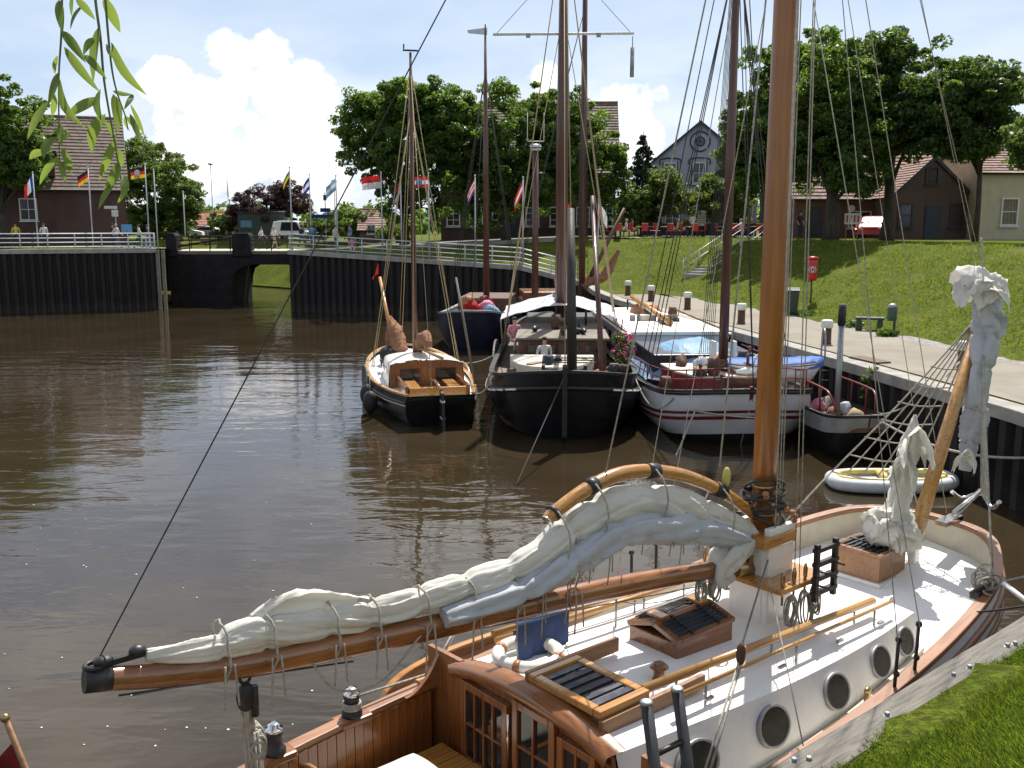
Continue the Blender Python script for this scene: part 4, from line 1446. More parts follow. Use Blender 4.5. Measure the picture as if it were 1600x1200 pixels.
q = pp(1364, 60)
car('parked_car', 'red car parked under the big spreading tree', q, R(-118), 'red_bright', 3.7)
q = pp(462, 101)
car('delivery_van', 'white van parked beyond the right bridge end', q, R(-12), 'white_paint', 4.8, True)
q = pp(290, 110)
car('parked_car', 'white car parked beyond the left bridge end', q, R(5), 'white_paint')
q = pp(322, 112)
car('parked_car', 'pale grey car parked on the road beyond the drawbridge', q, R(180), 'steel_grey')
kq = pp(412, 103)
kk = thing('kiosk', 'dark kiosk with light blue picture panel beyond the drawbridge', 'kiosk', kq)
MB().box(0, 0, 1.35, 4.8, 1.8, 2.9).build('wall', 'bin_dark', kk)
MB().prism([(-2.55, -1.1, 2.8), (2.55, -1.1, 2.8), (2.55, 1.1, 3.05), (-2.55, 1.1, 3.05)], (0, 0, .12)).build('roof', 'trim_dark', kk)
pn = MB().box(-1.5, -.93, 1.55, 1.15, .05, .95).build('picture_panel', 'flag_sky', kk)
MB().box(-1.5, -.965, 1.2, 1.1, .02, .22).build('picture_land', 'leaf_light', pn)


def signpost(u, vt, vb, Y, label, boards, m_='flag_blue', cat='sign'):
    q_ = aty(u, vb, Y)
    z = hz(q_.x, Y)
    r_ = thing('sign_post', label, cat, (q_.x, Y, z))
    top = aty(u, vt, Y).z - z
    MB().tube([(0, 0, 0), (0, 0, top)], .05, 8).build('post', 'steel_grey', r_)
    for (dx, dz, w, h_, mm) in boards: MB().box(dx, -.07, top + dz, w, .04, h_).build('board', mm, r_, bev=.005)
    return r_


signpost(183, 322, 378, 76, 'white arrow sign and square sign on a post before the left house', [(-.3, -.1, 1.0, .22, 'trim_white'), (.0, -.55, .5, .5, 'trim_white'), (-.35, -.6, .4, .06, 'trim_dark')])
signpost(510, 300, 380, 88, 'tall sign post with dark blue boards right of the bridge', [(0, -1.6, .9, .35, 'flag_blue'), (-.5, -2.15, 1.6, .3, 'flag_blue'), (0, -.5, .3, .5, 'bin_dark')])
signpost(200, 358, 380, 73, 'blue square information board by the left railing', [(0, 0, .8, .7, 'flag_sky')])
sb_ = pp(1330, 58)
s2 = thing('estate_sign', 'small white and red sign board on two legs left of the red car', 'sign', sb_)
MB().box(0, 0, 1.25, .95, .05, .65).build('board', 'trim_white', s2)
for k in range(4): MB().box(-.33 + k * .22, -.035, 1.25, .1, .015, .4).build('red_mark', 'red_bright', s2)
for x in (-.35, .35): MB().box(x, .03, .6, .05, .05, 1.2).build('leg', 'grey_wood', s2)

# ------------------------------------------------------------------ boats
class Hull:
    """round-bilged hull; x forward, y to port, waterline z=0. prof: (x, half beam, sheer height) from bow to stern"""
    def __init__(s, prof, draft=.5, n=34, flare=.0, bowrake=.25, deck=.35, tuck=.55):
        s.p = crom([(a, b_, c) for a, b_, c in prof], n)
        for q in s.p: q.y = max(q.y, 0.0)
        s.draft, s.rake, s.dk, s.tuck = draft, bowrake, deck, tuck
        s.x0, s.x1 = prof[0][0], prof[-1][0]
    def at(s, x):
        ps = s.p
        for a, b_ in zip(ps[:-1], ps[1:]):
            if (a.x - x) * (b_.x - x) <= 0 and a.x != b_.x:
                return a.lerp(b_, (x - a.x) / (b_.x - a.x))
        return ps[0] if x > s.x0 else ps[-1]
    def skin(s, q, t):                         # t 0 at sheer, 1 at keel
        L = s.x0 - s.x1
        e = 1 - (s.x0 - q.x) / L
        yy = q.y * max(0.0, (1 - t ** 3.2)) ** .5 * (1 + .05 * math.sin(PI * min(1, t * 1.6)))
        zz = q.z - (q.z + s.draft) * t
        xs = q.x - s.rake * max(0, (e - .72) / .28) ** 1.5 * t ** 1.3 * 3 + s.tuck * max(0, (.18 - e) / .18) * t ** 1.2
        return Vector((xs, yy, zz))
    def shell(s, K=12):
        mb = MB()
        rows = []
        for q in s.p:
            a = [s.skin(q, k / K) for k in range(K + 1)]
            rows.append(a + [Vector((v.x, -v.y, v.z)) for v in a[-2::-1]])
        mb.loft(rows, False, True)
        n = len(rows[0])
        k = len(mb.v)
        mb.f.append(list(range(k - n, k))); mb.s.append(False); mb.mi.append(0)
        return mb
    def band(s, z0, z1, out=.012, x_to=None):  # painted strake standing just proud of the skin, heights below the sheer
        mb = MB()
        for sg in (1, -1):
            rows = []
            for q in s.p:
                if x_to is not None and q.x < x_to: continue
                r_ = []
                for d in (z0, (z0 + z1) / 2, z1):
                    t = d / (q.z + s.draft)
                    v = s.skin(q, t)
                    l = math.hypot(v.y, .3)
                    r_.append(Vector((v.x + out * .8, sg * (v.y + out), v.z)))
                rows.append(r_)
            mb.loft(rows, False, True)
        return mb
    def outline(s, inset=0, dz=0):
        po = []
        for i, q in enumerate(s.p):
            t = Vector((0, 1)) if i == 0 else (s.p[min(i + 1, len(s.p) - 1)] - s.p[i - 1]).to_2d().normalized()
            po.append(Vector((q.x - t.y * inset, max(0, q.y + t.x * inset), q.z + dz)))
        return po, [Vector((v.x, -v.y, v.z)) for v in po]
    def cap(s, w, h_, dz=0, inset=.02):
        a, b_ = s.outline(inset, dz)
        return MB().rail(a[::-1] + b_[1:], w, h_)
    def wale(s, d, r_):
        mb = MB()
        pts = [[], []]
        for j, sg in enumerate((1, -1)):
            for q in s.p:
                v = s.skin(q, d / (q.z + s.draft))
                pts[j].append(Vector((v.x + .02, sg * (v.y + .01), v.z)))
        return mb.tube(pts[0][::-1] + pts[1][1:], r_, 6)
    def inner(s, inset=.06):                   # inside of the bulwark
        a, b_ = s.outline(inset)
        c = a[::-1] + b_[1:]
        return MB().loft([[v, Vector((v.x, v.y, v.z - s.dk))] for v in c], False, True)
    def deckmesh(s, inset=.05, camber=.05):
        a, b_ = s.outline(inset, -s.dk)
        return MB().loft([[Vector((u_.x, u_.y * (1 - k / 4), u_.z + camber * (1 - abs(1 - k / 4) ** 2))) for k in range(0, 9)] for u_ in a], False, True)


def boat(name, label, bow, heading, cat='sailing boat'):
    return thing(name, label, cat, (bow[0], bow[1], 0), heading)


def line(mb, a, b_, r_=.012, n=5): return mb.tube([a, b_], r_, n)


def wheel_tyre(name, p_, r_, parent=None):
    return MB().torus(p_, r_, r_ * .36, 18, 8, Matrix.Rotation(R(90), 3, 'X')).build(name, 'rubber', parent)


# ---- small black sailing boat, stern towards us
hd = R(103.5)
b1 = boat('sailing_boat', 'small black wooden sailing boat with white cabin roof, stern towards us, leftmost moored boat', (-4.25, 36.9), hd)
H1 = Hull([(0, 0, 1.35), (-.15, .55, 1.32), (-.6, .98, 1.25), (-1.6, 1.42, 1.12), (-3.2, 1.66, .98), (-5.2, 1.68, .88), (-7.2, 1.42, .88), (-8.8, 1.08, .95), (-9.2, 1.0, .98)], .5, 30, deck=.12)
H1.shell().build('hull', 'black_hull', b1)
H1.cap(.12, .06, .03).build('cap_rail', 'pine_spar', b1)
H1.wale(.22, .05).build('rubbing_strake', 'black_paint', b1)
H1.band(.27, .31).build('cove_line', 'cream_board', b1)
H1.deckmesh().build('deck', 'deck_paint', b1)
cab = MB()
rows = []
for x, w, z in ((-2.6, .85, 1.35), (-3.2, 1.05, 1.52), (-4.4, 1.22, 1.62), (-6.4, 1.25, 1.68)):
    rows.append([(x, w * math.cos(t), .85 + (z - .85) * (.72 + .28 * math.sin(t)) if 0 < t < PI else .8) for t in np.linspace(0, PI, 11)])
cab.loft(rows, False, True)
cab.build('cabin_roof', 'white_paint', b1)
bk = MB().prism([(-6.38, 1.2, .75)] + [(-6.38, 1.2 * math.cos(t), .85 + .80 * (.72 + .28 * math.sin(t))) for t in np.linspace(.1, PI - .1, 9)] + [(-6.38, -1.2, .75)], (-.05, 0, 0))
bo = bk.build('cabin_bulkhead', 'mahogany_up', b1)
for y in (-.62, .55): MB().box(-6.45, y, 1.18, .03, .62, .42).build('window', 'glass_dark', bo, bev=.03)
MB().box(-6.45, -.05, 1.08, .04, .42, .75).build('door', 'mahogany_up', bo)
for sg in (-1, 1):
    for k in range(3): MB().box(-3.5 - k * .9, sg * 1.16, 1.22, .5, .10, .2).build('side_window', 'glass_dark', b1, bev=.03)
ck = MB().box(-7.6, 0, .80, 1.9, 1.7, .1).build('cockpit_floor', 'teak', b1)
for sg in (-1, 1): MB().box(-7.6, sg * .95, 1.02, 2.1, .08, .34).build('coaming', 'mahogany', b1, bev=.01)
MB().box(-8.7, 0, 1.0, .10, 1.7, .3).build('aft_coaming', 'varnish_gold', b1, bev=.01)
MB().box(-7.4, .62, 1.02, 1.6, .36, .06).build('bench', 'varnish_gold', b1)
MB().box(-7.4, -.62, 1.02, 1.6, .36, .06).build('bench', 'varnish_gold', b1)
rd = MB().prism([(-9.15, .04, 1.15), (-9.55, .04, 1.1), (-9.75, .04, -.4), (-9.05, .04, -.4)], (0, -.08, 0)).build('rudder', 'black_paint', b1)
for z in (.85, .35): MB().box(-9.45, 0, z, .35, .1, .05).build('rudder_strap', 'trim_white', rd)
MB().tube([(-9.3, 0, 1.15), (-8.5, .05, 1.3), (-7.9, .1, 1.28)], [.05, .045, .03], 8).build('tiller', 'varnish_gold', b1)
for sg in (-1, 1):
    lb = MB()
    pts = [(-3.4 - 1.0 * math.cos(t) - (.5 if math.cos(t) > 0 else 0), sg * 1.72, .55 + .58 * math.sin(t)) for t in np.linspace(0, 2 * PI, 18, endpoint=False)]
    lb.prism(pts, (0, sg * .06, 0)).build('leeboard', 'teak' if sg < 0 else 'dark_spar', b1, bev=.01)
m1 = MB().tube([(-3.7, 0, .9), (-3.7, 0, 8.0), (-3.75, 0, 11.6)], [.095, .082, .04], 10).build('mast', 'mast_dark', b1)
tr = MB(); tr.box(-3.75, 0, 11.66, .06, .5, .05); tr.box(-3.75, .22, 11.78, .16, .03, .14)
tr.build('wind_vane', 'steel_dark', m1)
rg1 = MB()
for sg in (-1, 1):
    for dx, zt in ((-.5, 9.8), (.25, 9.8), (-.15, 11.2)): line(rg1, (-3.7 + dx, sg * 1.5, 1.1), (-3.72, 0, zt), .014)
line(rg1, (.1, 0, 1.4), (-3.72, 0, 9.9), .014)
line(rg1, (.6, 0, 2.2), (-3.72, 0, 11.2), .012)
for k in range(5): line(rg1, (-3.9 + k * .06, .12 - k * .06, 1.2), (-3.75, .03 * (k - 2), 9.2 + k * .4), .010)
line(rg1, (-8.7, .2, 1.2), (-3.75, 0, 11.0), .012)
rg1.build('rigging', 'rope_tan', b1)
fs = MB().tube([(-2.6, .55, 1.15), (-.5, .85, 4.0)], [.085, .06], 8).build('raised_bowsprit', 'varnish_gold', b1)
fl = MB().loft([[(-.5 - .02 * i, .9 + .08 * i, 4.15 - .05 * i), (-.5 - .02 * i, .9 + .07 * i, 4.55 - .22 * i)] for i in range(4)])
fl.build('pennant', 'flag_red', b1)
s1 = MB(); bundle(s1, [(-3.8, -.1, 1.65), (-4.6, -.1, 2.05), (-5.4, -.12, 2.25), (-6.0, -.12, 2.1)], [.12, .19, .20, .12], 2, 30, 60, .26)
s1.build('furled_mainsail', 'sail_tan', b1)
s1 = MB(); bundle(s1, [(-2.4, .4, 1.4), (-1.9, .5, 2.0), (-1.4, .6, 2.6)], [.28, .30, .06], 3, 30, 60, .32)
s1.build('furled_jib', 'sail_tan', b1)
MB().tube([(-3.9, -.1, 1.75), (-8.6, -.15, 2.0)], [.07, .05], 8).build('boom', 'pine_spar', b1)
MB().tube([(-7.6, -1.35, 1.0), (-6.6, -.95, 4.3)], [.045, .035], 7).build('quant_pole', 'grey_wood', b1)
tg = tag(MB().ball((0, 0, .22), (.34, .34, .3), 14, 9).build('buoy_fender', 'rubber'), 'round black fender ball on the foredeck of the small black boat', 'fender')
w_ = b1.matrix_basis @ Vector((-2.3, .78, 1.12)); tg.location = w_
for i, (x, z) in enumerate(((-5.6, .45), (-6.6, .40))):
    o_ = thing('ball_fender', ('forward', 'after')[i] + ' black ball fender on the open-water side of the small black boat', 'fender', b1.matrix_basis @ Vector((x, 1.86, z)), 0, 'fenders of the small black boat')
    MB().ball((0, 0, 0), (.24, .24, .36), 12, 8).build('ball', 'rubber', o_)
    MB().tube([(0, 0, .3), (.0, .0, .75)], .014, 5).build('lanyard', 'rope', o_)

# ---- big black barge yacht, bow towards us
hd = R(-92.3)
b2 = boat('black_barge', 'large black sailing barge with thick dark mast and white awning, bow towards us', (1.45, 26.0), hd)
H2 = Hull([(0, 0, 1.95), (-.08, .75, 1.92), (-.35, 1.25, 1.85), (-1.0, 1.75, 1.72), (-2.2, 2.12, 1.55), (-5, 2.3, 1.35), (-11, 2.32, 1.2), (-16, 2.2, 1.3), (-19, 1.8, 1.5), (-20.4, 1.0, 1.65), (-20.7, .3, 1.7)], .6, 44, deck=.38, bowrake=.2)
H2.shell().build('hull', 'black_hull', b2)
H2.cap(.16, .08, .04).build('cap_rail', 'black_paint', b2)
H2.wale(.42, .07).build('rubbing_strake', 'black_paint', b2)
H2.inner().build('bulwark_inside', 'rust_brown', b2)
H2.deckmesh().build('deck', 'grey_wood', b2)
for sg in (1, -1):                             # broken white line along the wale
    for k in range(22):
        x = -.35 - k * .42 - (.2 if k > 3 else 0)
        q = H2.at(x)
        if k % 7 == 5: continue
        v = H2.skin(q, .42 / (q.z + H2.draft)); v2 = H2.skin(H2.at(x - .3), .42 / (H2.at(x - .3).z + H2.draft))
        MB().tube([(v.x + .07, sg * (v.y + .07), v.z), (v2.x + .07, sg * (v2.y + .07), v2.z)], .03, 6).build('white_dash', 'white_paint', b2)
MB().prism([(.05, .07, 2.2), (.22, .07, 2.15), (.2, .07, .2), (-.3, .07, -.4), (-.45, .07, 0)], (0, -.14, 0)).build('stem_post', 'black_paint', b2, bev=.01)
# cream foredeck hatch, rounded to the bow
ft = [(-1.9, .25), (-2.05, .62), (-2.5, 1.0), (-3.3, 1.25), (-4.6, 1.35)]
pts = [(x, y, 1.42) for x, y in ft] + [(x, -y, 1.42) for x, y in ft[::-1]]
fh = MB().prism([(a, c - .35, d + .0) for a, c, d in pts], (0, 0, .42)).build('fore_cabin', 'cream_board', b2, bev=.04)
MB().box(-3.1, -.3, 1.9, .45, .5, .14).build('vent_box', 'black_paint', fh, bev=.02)
for k in range(3): MB().box(-2.7 - k * .5, .15, 1.86, .06, 1.6, .03).build('batten', 'grey_wood', fh)
wl = MB()
wl.tube([(-1.25, -.6, 1.75), (-1.25, .6, 1.75)], .15, 12)
for y in (-.6, .6): wl.box(-1.25, y, 1.65, .35, .1, .7)
wl.torus((-1.25, .0, 1.75), .17, .04, 16, 6, Matrix.Rotation(R(90), 3, 'X'))
wl.build('windlass', 'black_paint', b2)
hs = MB().box(-8.6, 0, 1.55, 4.6, 3.0, 1.1).build('deck_house', 'rust_brown', b2, bev=.05)
for y in (-1.0, -.35, .35, 1.0): MB().box(-6.28, y, 1.75, .05, .42, .36).build('house_window', 'glass_dark', hs)
MB().box(-8.6, 0, 2.14, 4.8, 3.2, .08).build('house_roof', 'grey_wood', hs, bev=.02)
MB().box(-14.5, 0, 1.55, 5.4, 2.9, 1.0).build('hold_hatch', 'dark_spar', b2, bev=.05)
# canvas awning over the hold
aw = MB()
rows = []
for i in range(11):
    x = -9.4 - i * .62
    rows.append([(x, 2.3 * (k / 7 - 1) * -1, 3.05 - .55 * abs(k / 7 - 1) ** 1.4 - .07 * math.sin(PI * ((i % 3) / 3)) - .03 * math.sin(k * 1.9 + i)) for k in range(15)])
aw.loft(rows, False, True).build('awning', 'awning', b2)
for sg in (-1, 1):
    for x in (-9.4, -12.2, -15.3): MB().tube([(x, sg * 2.15, 1.2), (x, sg * 2.25, 2.5)], .03, 6).build('awning_pole', 'grey_wood', b2)
for sg in (-1, 1):
    lb = [(-9.6 - 1.75 * math.cos(t) - (.6 * math.cos(t) if math.cos(t) > 0 else 0), sg * 2.42, .75 + .95 * math.sin(t)) for t in np.linspace(0, 2 * PI, 22, endpoint=False)]
    MB().prism(lb, (0, sg * .08, 0)).build('leeboard', 'dark_spar', b2, bev=.02)
m2 = MB().tube([(-11, 0, 1.0), (-11, 0, 10), (-11.05, 0, 19)], [.24, .22, .1], 12).build('mast', 'mast_dark', b2)
MB().tube([(-11.1, -2.6, 12.9), (-11.1, 2.6, 12.9)], .05, 8).build('crosstree', 'trim_white', m2)
for y in (-1.3, 1.3): MB().box(-11.1, y, 12.85, .12, .16, .14).build('crosstree_lamp', 'steel_grey', m2)
MB().tube([(-11.1, 2.55, 12.8), (-11.1, 2.55, 12.4)], .015, 5).build('signal_line', 'rope_dark', m2)
MB().tube([(-11.1, 2.55, 12.4), (-11.1, 2.55, 11.35)], .075, 8).build('radar_reflector', 'steel_grey', m2)
gf = MB().tube([(-10.9, .1, 1.9), (-1.2, -.1, 3.2)], [.12, .07], 8).build('lowered_gaff', 'dark_spar', b2)
MB().tube([(-.3, .2, 1.9), (-1.6, .15, 6.4)], [.15, .11], 10).build('raised_bowsprit', 'dark_spar', b2)
MB().tube([(-2.4, 1.15, 1.6), (-7.5, 1.0, 6.9)], [.09, .07], 8).build('derrick_spar', 'mast_dark', b2)
s2_ = MB(); bundle(s2_, [(-11.3, 0, 3.1), (-13, .1, 3.3), (-15, .1, 3.6), (-16.6, .1, 3.7)], [.18, .28, .28, .14], 5, 30, 80, .26)
s2_.build('furled_mainsail', 'sail_tan', b2)
MB().tube([(-11.2, 0, 2.8), (-18, 0, 3.4)], [.12, .08], 8).build('boom', 'mast_dark', b2)
rg2 = MB()
for sg in (-1, 1):
    for dx, zt in ((-1.6, 16), (-.8, 16), (.1, 16), (1.0, 13)): line(rg2, (-11 + dx, sg * 2.25, 1.3), (-11, sg * .12, zt), .016)
    line(rg2, (-11.1, sg * 2.5, 12.9), (-11, 0, 15.5), .012)
line(rg2, (.1, 0, 2.2), (-11, 0, 16.5), .018); line(rg2, (-1.5, .15, 6.3), (-11, 0, 18.5), .016)
line(rg2, (-18, 0, 3.4), (-11.05, 0, 17.5), .014)
for k in range(6): line(rg2, (-10.8, .2 - k * .08, 1.6), (-11, .1 - .04 * k, 11 + k), .012)
rg2.build('rigging', 'rope_tan', b2)
rng = random.Random(8)
for i in range(9):                             # small gear lying about the deck
    x, y = rng.uniform(-7, -1.6), rng.choice((-1, 1)) * rng.uniform(1.45, 1.85)
    tg_ = MB(); bundle(tg_, [(0, 0, .05), (.2, .1, .16), (.42, .05, .05)], [.07, .16, .06], i, 10, 14, .3)
    tg_.build('deck_bundle', rng.choice(['sail_tan', 'awning', 'rust_brown', 'rope']), b2, loc=(x, y, H2.at(x).z - .38), rz=rng.uniform(0, 3))
for nm, lb, m_, lx, ly, sh in (('seated_a', 'person in pink top sitting at the left side of the black barge deck', 'pink_cloth', -9.0, -1.72, 0), ('seated_b', 'person in white top sitting near the mast of the black barge', 'cloth_white', -6.0, -.6, 1)):
    q = b2.matrix_basis @ Vector((lx, ly, 2.18 if sh == 0 else 2.2))
    if sh == 0: q.z = 1.35
    else: q.z = .98
    person(lb, q, 0.3, 'sit', m_, 'cloth_beige')
def clutter(root, H, xs, n, seed, z_off, ylim=.9, zfun=None):
    """loose deck gear: boxes, coils, barrels, fenders, rolled canvas"""
    r_ = random.Random(seed)
    for i in range(n):
        x = r_.uniform(*xs)
        q = H.at(x)
        y = r_.uniform(-1, 1) * q.y * ylim
        z = zfun(x, y) if zfun else q.z - z_off
        k = r_.randrange(6)
        L = (x, y, z)
        if k == 0: MB().box(0, 0, .14, r_.uniform(.3, .6), r_.uniform(.2, .4), .28).build('deck_box', r_.choice(['grey_wood', 'cream_board', 'navy_paint', 'teak']), root, bev=.015, loc=L, rz=r_.uniform(0, 3))
        elif k == 1:
            c = MB()
            for j in range(5): c.torus((0, 0, .02 + j * .026), .2 - .012 * (j % 3), .016, 18, 5)
            c.build('rope_coil', r_.choice(['rope', 'rope_tan', 'rope_dark']), root, loc=L)
        elif k == 2: MB().lathe([(.14, 0), (.18, .1), (.19, .28), (.15, .5), (.13, .5)], 12).build('deck_barrel', r_.choice(['navy_paint', 'rust_brown', 'green_plastic']), root, loc=L)
        elif k == 3: MB().tube([(-.28, 0, .1), (0, 0, .11), (.28, 0, .1)], [.04, .12, .04], 10).build('cylinder_fender', r_.choice(['white_paint', 'navy_paint', 'rubber']), root, loc=L, rz=r_.uniform(0, 3))
        elif k == 4:
            c = MB(); bundle(c, [(-.4, 0, .08), (-.1, .05, .13), (.2, -.02, .12), (.45, .05, .07)], [.06, .12, .13, .05], i + seed, 16, 24, .3)
            c.build('canvas_roll', r_.choice(['sail_tan', 'awning', 'sailcloth', 'tarp_blue']), root, loc=L, rz=r_.uniform(0, 3))
        else:
            c = MB(); c.tube([(0, 0, 0), (0, 0, r_.uniform(.35, .6))], .045, 8); c.tube([(-.16, 0, .3), (.16, 0, .3)], .03, 8)
            c.build('mooring_bitt', r_.choice(['rust_brown', 'black_paint']), root, loc=L, rz=r_.uniform(0, 3))


clutter(b2, H2, (-7, -1.2), 22, 5, .34, .82, lambda x, y: H2.at(x).z - .34 + (.42 if (-4.6 < x < -1.9 and abs(y + .35) < 1.2) else 0))
clutter(b2, H2, (-10.5, -6.6), 10, 6, .0, .5, lambda x, y: 2.19)
clutter(b1, H1, (-2.6, -.9), 5, 7, .10, .6)
fb = thing('flower_pot', 'pot of pink flowers on the rail between the black and the white barge', 'flower pot', b2.matrix_basis @ Vector((-5.2, 1.95, 1.05)))
MB().lathe([(.2, 0), (.28, .35), (.26, .36)], 14).build('pot', 'rust_brown', fb)
v, f = leaves([(0, 0, .7, .42), (.1, .05, 1.0, .36), (-.1, 0, 1.3, .3)], 160, .11, 3); tri_obj('foliage', v, f, 'leaf_dark', fb)
v, f = leaves([(0, 0, .85, .45), (.0, .05, 1.3, .4)], 70, .12, 4); tri_obj('blossom', v, f, 'pink_flower', fb)

# ---- white and red barge beside the quay
hd = R(-87.6)
b3 = boat('white_barge', 'white and dark red barge with blue tarpaulin and dark red mast, moored by the quay', (6.35, 25.0), hd)
H3 = Hull([(0, 0, 1.62), (-.06, .8, 1.6), (-.3, 1.35, 1.55), (-.9, 1.85, 1.45), (-2.0, 2.15, 1.33), (-5, 2.28, 1.2), (-12, 2.28, 1.15), (-18, 2.2, 1.2), (-22, 1.8, 1.35), (-24, .9, 1.5), (-24.3, .3, 1.52)], .55, 46, deck=.18, bowrake=.42)
H3.shell().build('hull', 'hull_white', b3)
H3.cap(.15, .07, .035).build('cap_rail', 'black_paint', b3)
H3.band(.55, .63).build('upper_stripe', 'red_paint', b3)
H3.band(.66, .70).build('pin_stripe', 'trim_white', b3)
H3.band(.72, .82).build('lower_stripe', 'red_paint', b3)
H3.wale(.02, .05).build('rubbing_strake', 'black_paint', b3)
H3.band(1.28, 1.72).build('boot_top', 'black_paint', b3)
H3.deckmesh().build('deck', 'hull_grey', b3)
sk3 = [H3.skin(H3.p[0], t) for t in np.linspace(0, .8, 9)]
st_ = MB().prism([(q.x - .12, .05, q.z + .12) for q in sk3] + [(q.x + .05, .05, q.z + .12) for q in sk3[::-1]], (0, -.10, 0)).build('stem_post', 'red_paint', b3)
ft = [(-1.2, .5), (-1.7, 1.1), (-2.6, 1.5), (-4.2, 1.62)]
tr_ = MB().prism([(x, y, 1.1) for x, y in ft] + [(x, -y, 1.1) for x, y in ft[::-1]], (0, 0, .62)).build('fore_trunk', 'red_paint', b3, bev=.03)
MB().prism([(x * .98 - .03, y * 1.02, 1.722) for x, y in ft] + [(x * .98 - .03, -y * 1.02, 1.722) for x, y in ft[::-1]], (0, 0, .06)).build('trunk_top', 'cream_board', tr_, bev=.02)
for y in (-.7, .2): MB().box(-2.4, y, 1.84, .6, .55, .12).build('deck_hatch', 'teak', tr_, bev=.02)
# hold with blue tarpaulin
MB().box(-7, 0, 1.45, 3.6, 3.3, .9).build('hold_coaming', 'navy_paint', b3, bev=.04)
tp = MB()
rows = []
for i in range(25):
    x = -4.9 - i * .18
    e_ = math.sin(PI * min(1, (i + .01) / 24)) ** .35
    rows.append([(x + .06 * noise.noise(Vector((i * .4, k * .5, 2))), -1.95 + 3.9 * k / 22, 1.15 + e_ * max(0, 1 - abs(k / 11 - 1) ** 2.3) * 1.05 * (1 - .22 * max(0, (i - 12) / 12)) + .09 * noise.noise(Vector((i * .33, k * .42, 5))) + .05 * noise.noise(Vector((i * .9, k * .8, 9)))) for k in range(23)])
tpo = tp.loft(rows, False, True).build('tarpaulin', 'tarp_blue')
tag(tpo, 'light blue tarpaulin draped over the hold of the white barge', 'tarpaulin')
tpo.location, tpo.rotation_euler = b3.location, b3.rotation_euler
ac = MB().box(-14.6, 0, 1.55, 10.5, 3.7, 1.0).build('after_cabin', 'hull_white', b3, bev=.05)
MB().box(-14.6, 0, 2.08, 10.7, 3.9, .07).build('cabin_top', 'deck_paint', ac, bev=.02)
MB().box(-11.2, 0, 2.14, 3.9, 3.4, .06).build('cabin_step', 'deck_paint', ac, bev=.02)
for k in range(6):
    for sg in (-1, 1): MB().box(-10.4 - k * 1.5, sg * 1.86, 1.62, .7, .04, .34).build('cabin_window', 'glass_dark', ac, bev=.03)
for sg in (-1, 1):
    MB().tube([(-9.4, sg * 1.85, 2.16), (-19.8, sg * 1.85, 2.16)], .035, 6).build('grab_rail', 'teak', ac)
    MB().box(-14.6, sg * 1.872, 1.18, 10.4, .03, .22).build('cabin_band', 'red_paint', ac)
MB().ball((-17.3, .25, 2.15), (.75, .7, .42), 16, 8).build('domed_hatch', 'orange_brown', b3)
fv = MB()
for k in range(7): fv.box(-13.2, -1.0 + k * .28, 2.25, .09, .22, .3)
fv.build('vent_row', 'hull_grey', ac)
MB().tube([(-11.2, .1, 2.3), (-18.2, -.2, 2.75)], [.13, .10], 10).build('stowed_boom', 'pine_spar', b3)
for x in (-11.8, -17.6): MB().box(x, -.02, 2.2, .1, .3, .3).build('boom_crutch', 'grey_wood', b3)
m3 = MB().tube([(-3.05, 0, 1.0), (-3.05, 0, 8), (-3.1, 0, 16)], [.145, .135, .08], 12).build('mast', 'mast_dark', b3)
tb_ = MB()
for sg in (-1, 1): tb_.box(-3.05, sg * .30, 1.85, .42, .09, 1.5)
tb_.build('tabernacle', 'white_paint', b3, bev=.01)
rg3 = MB()
for sg in (-1, 1):
    for dx, zt in ((-1.5, 13), (-.8, 13), (-.1, 13), (-2.2, 15)): line(rg3, (-3.1 + dx, sg * 2.1, 1.25), (-3.05, sg * .1, zt), .016)
line(rg3, (.1, 0, 1.7), (-3.05, 0, 13.5), .016); line(rg3, (.1, .0, 1.7), (-3.05, 0, 15.5), .012)
for k in range(7): line(rg3, (-3.35 - k * .35, -.6 + k * .15, 1.9), (-3.1, -.08 + k * .03, 14 + .2 * k), .010)
rg3.build('rigging', 'rope_dark', b3)
rl = MB()
for z in (.35, .6):
    a, b_ = H3.outline(.12, z)
    rl.tube([p_ for p_ in a[3:26]], .02, 6); rl.tube([p_ for p_ in b_[3:26]], .02, 6)
for i in range(3, 26, 3):
    for sg in (1, -1):
        q = H3.outline(.12)[0][i]; rl.tube([(q.x, sg * q.y, q.z), (q.x, sg * q.y, q.z + .62)], .018, 6)
rl.build('guard_rail', 'red_paint', b3)
wn = MB(); wn.tube([(-.95, -.55, 1.75), (-.95, .55, 1.75)], .13, 12)
for y in (-.55, .55): wn.box(-.95, y, 1.6, .28, .08, .6)
wn.build('windlass', 'rust_brown', b3)
for i in range(6):
    tg_ = MB(); bundle(tg_, [(0, 0, .05), (.25, .12, .15), (.5, .05, .05)], [.08, .17, .08], i + 20, 10, 14, .3)
    tg_.build('deck_bundle', rng.choice(['sail_tan', 'rope', 'rust_brown', 'awning']), b3, loc=(rng.uniform(-4.6, -2.2), rng.uniform(-1.3, 1.3), 1.79), rz=rng.uniform(0, 3))
clutter(b3, H3, (-4.2, -1.5), 9, 15, .0, .5, lambda x, y: 1.785)
clutter(b3, H3, (-4.8, -.7), 8, 16, .14, .88, lambda x, y: H3.at(x).z - .14 if abs(y) > 1.66 or x > -1.2 else 1.785)
clutter(b3, H3, (-19, -10), 8, 17, .0, .6, lambda x, y: 2.12 if x < -13.2 else 2.175)
